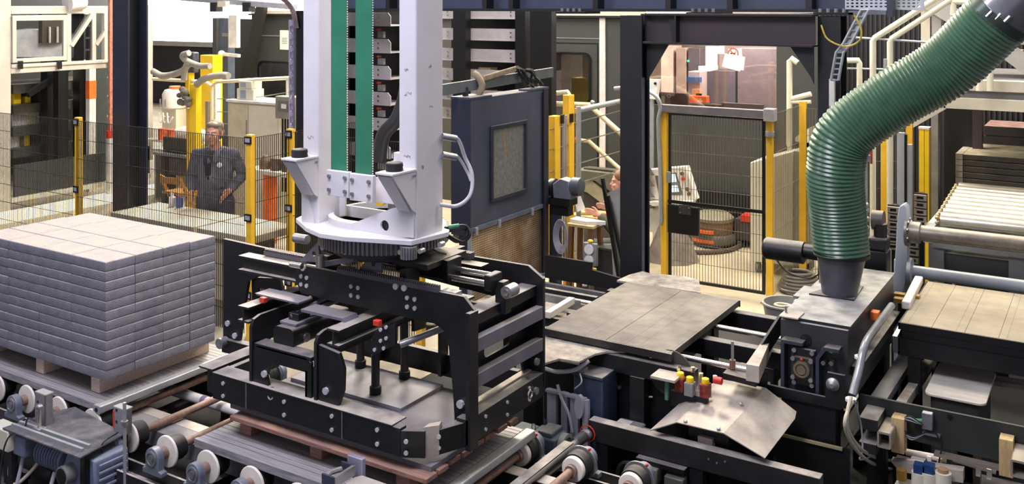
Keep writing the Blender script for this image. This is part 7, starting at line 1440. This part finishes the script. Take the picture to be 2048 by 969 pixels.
part('wrapped_fitting', b, M('grey_wrap', (110, 106, 96), 0.9, var=0.4, scale=20), t, kind='stuff')
t = thing('fence_post', on_y(415, 230, 9.9), 'thin yellow post with white edge right of the worker\'s head', 'post'); a, c = on_y(421, 165, 9.9), on_y(431, 165, 9.9); part('post', B().box((a.x, 9.9, 0), (c.x-0.03, 10.0, a.z)), yellowbr, t); part('white_edge', B().box((c.x-0.03, 9.9, 0), (c.x, 10.0, a.z+0.03)), label_w, t); a = on_y(418, 203, 9.88); part('grey_plate', B().box((a.x-0.06, 9.86, 0.9), (a.x, 9.9, a.z)), grey, t)
for ptsx, lb, r in ((((306, 143), (325, 152), (350, 148), (368, 140), (374, 130), (382, 128)), 'grey hose sagging between aluminium post and yellow post', 0.05), (((368, 160), (370, 140), (376, 130)), 'short grey hose rising over the yellow post', 0.045), (((378, 106), (366, 110), (368, 118), (382, 126), (400, 132), (420, 132)), 'grey hose curling above the yellow pillar', 0.045), (((393, 170), (405, 160), (425, 153), (446, 151), (457, 152)), 'grey hose reaching from yellow post over the dark column', 0.05)):
    solo('grey_hose', B().tube(arc([on_y(*q, 9.43) for q in ptsx]), r, 10), M('warm_grey_hose_%d' % ptsx[0][0], (152, 148, 136), 0.5), lb, 'hose')
p = on_y(385, 115, 9.6); part('pump_head', B().box((p.x-0.1, 9.55, a3.z), (p.x+0.08, 9.66, p.z+0.08)), M('bluish_black_pump', (58, 60, 72), 0.5, var=0.5, scale=20), ystand, 0.02)
t = thing('hose_pipe_rail', (-10.6, 9.6, 1.9), 'cream pipe rail running behind the worker to the mast', 'rail'); part('pipe', B().tube([on_y(306, 158, 9.6), on_y(412, 164, 9.6), on_y(424, 172, 9.6), on_y(434, 164, 9.6), on_y(500, 160, 9.6), on_y(580, 156, 9.6)], 0.026, 10), cr_, t)
for px, py in ((424, 172), (575, 158)): p = on_y(px, py, 9.6); part('support', B().cyl((p.x, 9.6, 0), p, 0.022, 10), cr_, t)
for py in (198, 224, 248): part('rope', B().tube(arc([on_y(434, py, 9.6), on_y(500, py-2, 9.6), on_y(580, py-14, 9.6)]), 0.006, 6), wirel, t)
q = on_y(338, 200, 10.4); t = thing('water_tank', (q.x, 10.4, 0), 'white plastic tank with an orange lid behind the fence', 'tank'); part('tank', B().lathe((q.x, 10.5, q.z-0.15), (0, 0, 1), [(0.17, 0), (0.19, 0.02), (0.19, 0.24), (0.15, 0.31), (0.08, 0.33)], 20), label_w, t); part('lid', B().cyl((q.x+0.02, 10.5, q.z+0.18), (q.x+0.02, 10.5, q.z+0.22), 0.09, 16), orange, t); part('stand', B().box((q.x-0.17, 10.4, 0), (q.x+0.17, 10.6, q.z-0.15)), pale, t)
for dx in (-0.08, 0.05): part('gauge_rod', B().cyl((q.x+dx, 10.29, q.z-0.1), (q.x+dx, 10.29, q.z+0.02), 0.012, 8), grey, t)
for k in range(3): part('loop', B().tube(arc([(q.x-0.12+0.1*k, 10.3, q.z-0.2), (q.x-0.06+0.1*k, 10.28, q.z-0.36), (q.x+0.02+0.1*k, 10.3, q.z-0.26)]), 0.012, 6), label_w, t)
bk = on_y(345, 262, 10.2); t = thing('work_bench', (bk.x, 10.2, 0), 'cluttered bench with white cloth behind the yellow post', 'bench'); part('top', B().box((bk.x-0.4, 10.1, bk.z-0.35), (bk.x+0.7, 10.6, bk.z-0.3)), pale, t)
for dx in (-0.38, 0.64): part('leg', B().box((bk.x+dx, 10.15, 0), (bk.x+dx+0.05, 10.55, bk.z-0.35)), grey, t)
part('white_cover', B().ball((bk.x+0.25, 10.35, bk.z-0.08), 0.28, (1.6, 0.5, 0.55), 16, 8), label_w, t); part('green_stripe', B().box((bk.x+0.42, 10.12, bk.z-0.04), (bk.x+0.6, 10.2, bk.z+0.0)), M('green_stripe', (60, 150, 110), 0.5), t)
for dx, lb in ((-0.02, 'orange tin on the bench, left of the yellow post'), (0.19, 'second orange tin, close to the yellow post')): solo('orange_tin', B().cyl((bk.x+dx, 10.02, bk.z-0.12), (bk.x+dx, 10.02, bk.z+0.06), 0.06, 16), M('orange_tin_%d' % int(dx*100+50), (214, 96, 52), 0.5, var=0.4, scale=20), lb, 'tin')
solo('tin_shelf', B().box((bk.x-0.35, 9.94, bk.z-0.15), (bk.x+0.5, 10.095, bk.z-0.12)), pale, 'pale shelf carrying the two orange tins', 'shelf')
a, c = on_y(326, 273, 9.7), on_y(380, 318, 9.7); t = thing('monitor', ((a.x+c.x)/2, 9.7, 0), 'large dark monitor seen from behind left of the yellow post', 'monitor'); part('screen_back', B().box((a.x, 9.7, c.z), (c.x, 9.76, a.z)), M('dark_monitor', (62, 58, 50), 0.5), t, 0.01); part('stand', B().box((a.x+0.3, 9.72, 0.9), (a.x+0.36, 9.75, c.z)), clipb, t); part('stand_base', B().box((a.x+0.1, 9.68, 0.86), (a.x+0.55, 9.85, 0.9)), clipb, t)
part('desk', B().box((a.x-0.1, 9.6, 0.82), (c.x+0.1, 10.0, 0.86)), grey, t); part('desk_leg', B().box((a.x-0.05, 9.7, 0), (a.x+0.05, 9.9, 0.82)), clipb, t); part('desk_leg', B().box((c.x-0.1, 9.7, 0), (c.x, 9.9, 0.82)), clipb, t); part('junk_box', B().box((a.x+0.25, 9.62, 0.55), (c.x, 9.8, 0.8)), M('junk_dark', (66, 60, 52), 0.6, var=0.5, scale=12), t)
a, c = on_y(455, 203, 9.5), on_y(560, 200, 9.5); m_ = on_y(496, 205, 9.5)
t = thing('pale_cabinet', ((a.x+c.x)/2, 9.5, 0), 'large cream cabinet with double doors behind the worker', 'cabinet'); part('body', B().box((a.x, 9.52, 0), (c.x, 10.0, a.z)), pale, t, 0.006); part('door', B().box((a.x+0.01, 9.50, 0.05), (m_.x-0.008, 9.52, a.z-0.03)), M('cream_door', (186, 178, 152), 0.5), t, 0.004); part('door', B().box((m_.x+0.008, 9.50, 0.05), (c.x-0.01, 9.52, a.z-0.03)), pale, t, 0.004); part('latch', B().box((m_.x-0.03, 9.485, 1.3), (m_.x-0.015, 9.5, 1.5)), grey, t); part('top_lip', B().box((a.x-0.01, 9.48, a.z), (c.x+0.01, 10.0, a.z+0.03)), label_w, t)
for (py0, py1, w), lb in (((178, 195, 0.17), 'lower cream instrument box with a blue display on the cabinet'), ((162, 178, 0.13), 'upper cream instrument box with a pale display on the cabinet')):
    p = on_y(490, py1, 9.55); zt_ = on_y(490, py0, 9.55).z; z0_ = a.z+0.03 if py1 == 195 else on_y(490, 178, 9.55).z; s_ = thing('instrument_box', (p.x, 9.6, z0_), lb, 'box', 'instrument boxes on the cream cabinet'); part('case', B().box((p.x-w, 9.55, z0_), (p.x+w, 9.75, zt_)), pale, s_, 0.01); part('display', B().box((p.x-0.09, 9.545, z0_+0.02), (p.x+0.02, 9.55, zt_-0.02)), M('lilac_display_%d' % py0, (150, 152, 170), 0.3), s_)
a, c = on_y(550, 192, 9.3), on_y(590, 240, 9.3); t = thing('switch_box', (a.x+0.15, 9.3, c.z), 'grey switch box with clear cover beside the slotted tray', 'switch box'); part('case', B().box((a.x, 9.3, c.z), (c.x, 9.45, a.z)), M('switch_grey', (128, 124, 114), 0.5), t, 0.01); part('window', B().box((a.x+0.06, 9.29, c.z+0.1), (c.x-0.04, 9.3, a.z-0.06)), M('switch_window', (104, 102, 98), 0.3), t); part('label', B().box((a.x+0.13, 9.285, a.z-0.16), (a.x+0.22, 9.29, a.z-0.1)), label_w, t); part('post', B().box((a.x+0.1, 9.45, 0), (a.x+0.2, 9.5, a.z)), grey, t)
for k in range(3): part('cable', B().cyl((a.x+0.08+0.05*k, 9.36, 0.6), (a.x+0.08+0.05*k, 9.36, c.z), 0.014, 8), cablebk, t)
# things on the slab and folding chair
for px, m_, lb in ((344, label_w, 'white spray bottle standing on the pale slab'), (366, M('blue_white_bottle', (70, 92, 150), 0.4), 'blue bottle with an orange cap on the pale slab')):
    p = on_z(px if px == 344 else 364, 414, 0.96); p.y = min(p.y, 6.8); t = thing('bottle', (p.x, p.y, 0.961), lb, 'bottle'); part('body', B().lathe((p.x, p.y, 0.961), (0, 0, 1), [(0.03, 0), (0.036, 0.005), (0.036, 0.10), (0.015, 0.12)], 14), m_, t); part('cap', B().cyl((p.x, p.y, 1.08), (p.x, p.y, 1.11), 0.016, 10), orange if px == 366 else label_w, t)
q = on_y(343, 365, 8.6); t = thing('folding_chair', (q.x, 8.6, 0), 'brown wooden folding chair behind the pale slab', 'chair'); w_ = M('chair_wood', (160, 116, 56), 0.5, var=0.2, stretch=(2, 2, 10))
zs_ = 0.55; k_ = q.z
part('backrest', B().prism([(q.x-0.22, k_-0.02), (q.x+0.2, k_-0.02), (q.x+0.2, k_+0.09), (q.x+0.1, k_+0.07), (q.x-0.1, k_+0.06), (q.x-0.22, k_+0.09)], 'y', 8.58, 8.60), w_, t); part('seat', B().box((q.x-0.2, 8.6, zs_), (q.x+0.2, 8.98, zs_+0.025)), w_, t)
for dx in (-0.21, 0.19): part('rear_leg', B().bar((q.x+dx, 8.98, 0), (q.x+dx, 8.59, k_+0.06), 0.025, 0.04, (0, 1, 0)), w_, t); part('front_leg', B().bar((q.x+dx+0.03, 8.55, 0), (q.x+dx+0.03, 8.9, zs_+0.05), 0.025, 0.04, (0, 1, 0)), w_, t)
a, c = on_y(520, 330, 8.8), on_y(575, 330, 8.8); t = thing('parts_bench', (a.x, 8.8, 0), 'cream bench with dark machine parts seen through the corner fence', 'bench'); part('top', B().box((a.x-0.3, 8.8, 0.93), (c.x, 9.1, 0.98)), pale, t); part('leg', B().box((a.x, 8.85, 0), (a.x+0.05, 9.05, 0.93)), orange, t); part('leg', B().box((c.x-0.05, 8.85, 0), (c.x, 9.05, 0.93)), grey, t)
rnd = random.Random(8)
for k, lb in enumerate(('rusty brown machine part on the cream bench, left', 'dark machine part in the middle of the cream bench', 'grey-brown machine part on the cream bench, right')): x = a.x-0.05+0.2*k; solo('machine_part', B().lathe((x, 8.95, 0.98), (0, 0, 1), [(0.08, 0), (0.09, 0.02), (0.08, 0.10+0.05*(k == 1)), (0.05, 0.16), (0.02, 0.18)], 10), M('brown_part_%d' % k, (112-20*k, 88-12*k, 66-6*k), 0.6, var=0.5, scale=16), lb, 'part')
# ------------------------------------------------------------------ people: organic bodies fused by a voxel remesh
def fuse(o, voxel, smooth=4):
    m = o.modifiers.new('fuse', 'REMESH'); m.mode = 'VOXEL'; m.voxel_size = voxel; m.use_smooth_shade = True
    s = o.modifiers.new('soften', 'SMOOTH'); s.iterations = smooth; s.factor = 0.5
def limb(b, pts, rs, n=12):
    pts = [Vector(p) for p in pts]; cp, cr_ = [], []
    for i in range(len(pts)-1):
        for k in range(5): f = k/5; cp.append(pts[i].lerp(pts[i+1], f)); cr_.append(rs[i] + (rs[i+1]-rs[i])*f)
    cp.append(pts[-1]); cr_.append(rs[-1]); b.tube(cp, 0.01, n, cr_); b.ball(pts[0], rs[0], n=n); b.ball(pts[-1], rs[-1], n=n)
    for p, r in zip(pts[1:-1], rs[1:-1]): b.ball(p, r, n=n)
def head(b, c, F, S, U, s=1.0):
    """skull, jaw, nose, ears, brow; F forward, S to the person's left, U up"""
    def P(f, l, u): return c + (F*f + S*l + U*u) * s
    def ell(p, rf, rs_, ru, n=14, m=10):
        t_ = B().ball((0, 0, 0), 1.0, n=n, m=m); b.add([p + (F*v[0]*rf + S*v[1]*rs_ + U*v[2]*ru)*s for v in t_.v], t_.f)
    ell(P(-0.012, 0, 0.035), 0.096, 0.077, 0.092); ell(P(0.025, 0, -0.045), 0.068, 0.060, 0.075); ell(P(0.055, 0, -0.092), 0.034, 0.036, 0.028); ell(P(0.070, 0, 0.028), 0.022, 0.055, 0.014)
    ell(P(0.094, 0, -0.022), 0.022, 0.013, 0.016); ell(P(0.086, 0, 0.0), 0.014, 0.010, 0.028)
    for k in (-1, 1): ell(P(-0.008, 0.078*k, -0.006), 0.020, 0.010, 0.032); ell(P(0.066, 0.040*k, -0.026), 0.022, 0.022, 0.02)
    ell(P(0.085, 0, -0.058), 0.012, 0.024, 0.006); ell(P(0.083, 0, -0.069), 0.012, 0.021, 0.006)
    return P
def features(parent, P, F, S, U, eyecol=(60, 50, 44)):
    for k in (-1, 1):
        part('eye', B().ball(P(0.079, 0.032*k, 0.004), 0.0115), M('eye_white_%d_%d' % (k, int(P(0, 0, 0).x*100)), (214, 206, 198), 0.3), parent); part('pupil', B().ball(P(0.0885, 0.032*k, 0.003), 0.005), clipb, parent)
        part('eyebrow', B().bar(P(0.088, 0.018*k, 0.024), P(0.078, 0.05*k, 0.024), 0.008, 0.008), hairm, parent)
    part('mouth', B().bar(P(0.0965, -0.022, -0.063), P(0.0965, 0.022, -0.063), 0.004, 0.004), M('lip_line_%d' % int(P(0, 0, 0).x*100), (140, 80, 70), 0.6), parent)
def hand(b, w, d, pn, side, s=1.0, curl=0.5):
    """w wrist, d finger direction, pn palm normal, side = thumb side"""
    d, pn, side = d.normalized(), pn.normalized(), side.normalized()
    k_ = w + d*0.05*s
    for o_ in (-0.024, -0.008, 0.008, 0.024): limb(b, [w + side*o_*0.7*s, w + side*o_*s + d*0.085*s], [0.014*s, 0.012*s], 8)
    for o_, l in ((0.027, 0.072), (0.009, 0.08), (-0.009, 0.074), (-0.026, 0.058)):
        a = w + side*o_*s + d*0.088*s; m_ = a + (d*(1-curl*.4) + pn*curl*.5).normalized()*l*.5*s; e = m_ + (d*(1-curl) + pn*curl*1.2).normalized()*l*.5*s
        limb(b, [a, m_, e], [0.0095*s, 0.0088*s, 0.007*s], 8)
    a = w + side*0.03*s + d*0.025*s; m_ = a + (side*0.8 + d*0.7 + pn*.2).normalized()*0.038*s; e = m_ + (d + side*.2 + pn*.4).normalized()*0.032*s
    limb(b, [a, m_, e], [0.013*s, 0.0105*s, 0.008*s], 8)
Zu = Vector((0, 0, 1))
# standing worker behind the fence
base = on_z(430, 570, 0.0); base = Vector((-8.22, 7.10, 0))
F = Vector((0.60, -0.80, 0)).normalized(); S = Zu.cross(F)            # S = the person's left (picture right)
def W(f, l, u): return base + F*f + S*l + Zu*u
t = thing('person', base, 'worker in a dark grey jacket and trousers standing behind the fence, hands at his pockets', 'person')
b = B(); 
limb(b, [W(-0.02, 0, 1.02), W(-0.02, 0, 1.2), W(-0.02, 0, 1.42)], [0.10, 0.10, 0.10]); limb(b, [W(0.0, 0, 1.45), W(0.02, 0, 1.62)], [0.065, 0.058])
Fh = Vector((0.60*0.92-0.2, -0.80*0.92-0.22, -0.06)).normalized(); Sh = Zu.cross(Fh).normalized(); Uh = Fh.cross(Sh)
HP = head(b, W(0.035, 0, 1.735), Fh, Sh, Uh, 1.03)
for k in (-1, 1): limb(b, [W(0, 0.10*k, 0.96), W(0.03, 0.115*k, 0.52), W(-0.01, 0.13*k, 0.09)], [0.085, 0.06, 0.042]); limb(b, [W(-0.03, 0.13*k, 0.05), W(0.13, 0.15*k, 0.04)], [0.045, 0.035])
armL = [W(-0.01, 0.19, 1.50), W(-0.07, 0.285, 1.27), W(0.10, 0.175, 1.13)]; armR = [W(-0.01, -0.19, 1.50), W(-0.05, -0.26, 1.26), W(0.05, -0.235, 1.13)]
for A_ in (armL, armR): limb(b, A_, [0.055, 0.045, 0.032])
hand(b, armL[2], Vector(W(0.5, -0.6, -0.6) - base), -Zu*0.3 - F*.2, Zu*0.7 + F*.5, 1.05, 0.5); hand(b, armR[2], F*0.35 - Zu + S*0.1, S, F, 1.05, 0.5)
body = part('body', b, skin, t); fuse(body, 0.0075, 2)
features(t, HP, Fh, Sh, Uh)
b = B()
def hell(p, rf, rs_, ru): 
    t_ = B().ball((0, 0, 0), 1.0, n=16, m=10); b.add([p + Fh*v[0]*rf + Sh*v[1]*rs_ + Uh*v[2]*ru for v in t_.v], t_.f)
hell(HP(-0.022, 0, 0.058), 0.098, 0.088, 0.088); hell(HP(-0.045, 0, 0.0), 0.075, 0.085, 0.085); hell(HP(0.04, 0.0, 0.098), 0.055, 0.065, 0.03); hell(HP(0.055, -0.03, 0.088), 0.03, 0.035, 0.026); hell(HP(0.05, 0.04, 0.09), 0.03, 0.03, 0.026)
for k in (-1, 1): hell(HP(0.012, 0.076*k, 0.015), 0.022, 0.012, 0.035)
hr = part('hair', b, hairm, t); fuse(hr, 0.009, 2)
b = B(); limb(b, [W(0, 0, 1.06), W(0.02, 0, 1.25), W(0.01, 0, 1.44)], [0.135, 0.14, 0.13], 16)
for k in (-1, 1): limb(b, [W(0, 0.085*k, 1.06), W(0.0, 0.075*k, 1.25), W(-0.005, 0.10*k, 1.44)], [0.105, 0.11, 0.095])
limb(b, [W(-0.01, -0.2, 1.50), W(-0.02, 0, 1.53), W(-0.01, 0.2, 1.50)], [0.062, 0.075, 0.062])
for A_ in (armL, armR):
    e_ = A_[1].lerp(A_[2], 0.86); limb(b, [A_[0], A_[1], e_], [0.070, 0.060, 0.047])
    for f_ in (0.25, 0.5, 0.75): p = A_[1].lerp(A_[2], f_*.85); b.ball(p, 0.060 - 0.008*f_, (1.08, 1.08, .4))
    p = A_[0].lerp(A_[1], 0.55); b.ball(p, 0.067, (1.04, 1.04, .4)); p = A_[0].lerp(A_[1], 0.85); b.ball(p, 0.068, (1.06, 1.06, .35))
for k in (-1, 1): limb(b, [W(0.02, 0.075*k, 1.56), W(0.085, 0.05*k, 1.53), W(0.15, 0.035*k, 1.44)], [0.028, 0.024, 0.018])
jk = part('jacket', b, jacket, t); fuse(jk, 0.009, 1)
part('shirt', B().prism([(-0.05, 1.56), (0.05, 1.56), (0.03, 1.44), (0.005, 1.24), (-0.03, 1.30), (-0.055, 1.45)], 'y', -0.01, 0.0), clipb, t)
sh = t.children[-1]; sh.data.transform(Matrix.Translation(-wpos(t) * 0) ); 
for v in sh.data.vertices:
    q = v.co + wpos(t); v.co = W(0.158 + (0.005 if q.y < 0 else 0) - max(0, (q.z-1.42))*0.35, q.x - 0.035, q.z) - wpos(t)
for (l_, u_, w_, m_) in ((0.075, 1.41, 0.028, label_w), (-0.02, 1.285, 0.018, galv)): 
    p = W(0.155, l_, u_); part('chest_badge', B().lathe(p - F*0.012, F, [(w_*.8, 0), (w_, 0.006), (w_*.7, 0.012)], 14), m_, t)
p = W(-0.04, 0.34, 1.33); part('sleeve_badge', B().lathe(p - S*0.02, S, [(0.016, 0), (0.018, 0.006), (0.012, 0.01)], 12), label_w, t)
part('pocket', B().bar(W(0.150, 0.03, 1.20), W(0.120, 0.12, 1.22), 0.012, 0.10), jacket, t, 0.006)
b = B()
for k in (-1, 1): limb(b, [W(0, 0.085*k, 1.0), W(0.03, 0.11*k, 0.54), W(-0.01, 0.13*k, 0.10)], [0.125, 0.095, 0.075])
limb(b, [W(0, 0, 1.08), W(0, 0, 0.98)], [0.15, 0.15]); tr = part('trousers', b, trousers, t); fuse(tr, 0.010, 2)
for k in (-1, 1): b = B(); limb(b, [W(-0.05, 0.13*k, 0.05), W(0.06, 0.14*k, 0.05), W(0.17, 0.155*k, 0.04)], [0.05, 0.052, 0.04]); s_ = part('shoe', b, clipb, t); fuse(s_, 0.01, 2)
# worker seated behind the portal column, holding a sheet of paper
base = Vector((-4.36, 9.35, 0)); F = Vector((-0.75, -0.35, 0)).normalized(); S = Zu.cross(F)
t = thing('person', base, 'seated worker in an olive sweater holding a white sheet, half hidden by the portal column', 'person')
b = B(); limb(b, [W(0, 0, 0.52), W(0.02, 0, 0.75), W(0.06, 0, 0.98)], [0.14, 0.14, 0.14]); limb(b, [W(0.05, 0, 1.02), W(0.09, 0, 1.14)], [0.06, 0.055]); HQ = head(b, W(0.12, 0, 1.225), F, S, Zu)
h_l = on_y(1172, 424, 8.95); h_r = h_l + Vector((0.06, 0.25, 0.0))
aL = [W(0.06, 0.2, 0.98), W(0.18, 0.26, 0.76), h_l + Vector((0.14, 0.03, -0.02))]; aR = [W(0.06, -0.2, 0.98), W(0.18, -0.26, 0.76), h_r + Vector((0.1, 0.0, 0.0))]
for A_ in (aL, aR): limb(b, A_, [0.055, 0.045, 0.032]); hand(b, A_[2], Vector((-1, -.1, .25)), Vector((0, -1, 0)), Zu, 1.0, 0.6)
for k in (-1, 1): limb(b, [W(0.0, 0.1*k, 0.5), W(0.42, 0.13*k, 0.5), W(0.40, 0.13*k, 0.08)], [0.085, 0.06, 0.042]); limb(b, [W(0.38, 0.13*k, 0.05), W(0.54, 0.13*k, 0.04)], [0.045, 0.035])
bd = part('body', b, skin, t); fuse(bd, 0.008, 2); features(t, HQ, F, S, Zu)
b = B(); Fh, Sh, Uh = F, S, Zu; hell(HQ(-0.022, 0, 0.055), 0.098, 0.086, 0.086); hell(HQ(-0.045, 0, 0.0), 0.07, 0.083, 0.08); h2 = part('hair', b, M('brown_hair', (112, 80, 54), 0.6, var=0.3, scale=40), t); fuse(h2, 0.009, 2)
olive = M('olive_sweater', (84, 80, 64), 0.9, var=0.2, bump=0.4, bscale=30)
b = B(); limb(b, [W(0, 0, 0.55), W(0.02, 0, 0.78), W(0.06, 0, 0.98)], [0.165, 0.165, 0.16]); limb(b, [W(0.05, -.2, 1.0), W(0.05, 0, 1.03), W(0.05, .2, 1.0)], [0.07, 0.08, 0.07])
for A_ in (aL, aR): limb(b, [A_[0], A_[1], A_[1].lerp(A_[2], .85)], [0.075, 0.062, 0.045])
sw = part('sweater', b, olive, t); fuse(sw, 0.010, 2)
b = B()
for k in (-1, 1): limb(b, [W(0.0, 0.1*k, 0.5), W(0.42, 0.13*k, 0.51), W(0.40, 0.13*k, 0.1)], [0.11, 0.08, 0.065])
tr = part('trousers', b, trousers, t); fuse(tr, 0.010, 2)
for k in (-1, 1): b = B(); limb(b, [W(0.36, 0.13*k, 0.05), W(0.56, 0.13*k, 0.04)], [0.05, 0.04]); s_ = part('shoe', b, clipb, t); fuse(s_, 0.01, 2)
st = thing('low_stool', base, 'low black stool under the seated worker', 'stool'); part('seat', B().cyl(W(-0.02, 0, 0.36), W(-0.02, 0, 0.40), 0.17, 20), clipb, st)
for k in range(4): part('leg', B().cyl(W(-0.02 + 0.13*math.cos(R(90*k+45)), 0.13*math.sin(R(90*k+45)), 0), W(-0.02 + 0.11*math.cos(R(90*k+45)), 0.11*math.sin(R(90*k+45)), 0.36), 0.015, 8), clipb, st)
pq = on_y(1160, 410, 8.9); solo('held_paper', B().prism([(pq.x-0.07, pq.z+0.03), (pq.x-0.03, pq.z-0.08), (pq.x+0.06, pq.z-0.03), (pq.x-0.0, pq.z+0.10)], 'y', 8.9, 8.903), paper, 'white sheet of paper held by the seated worker', 'paper')
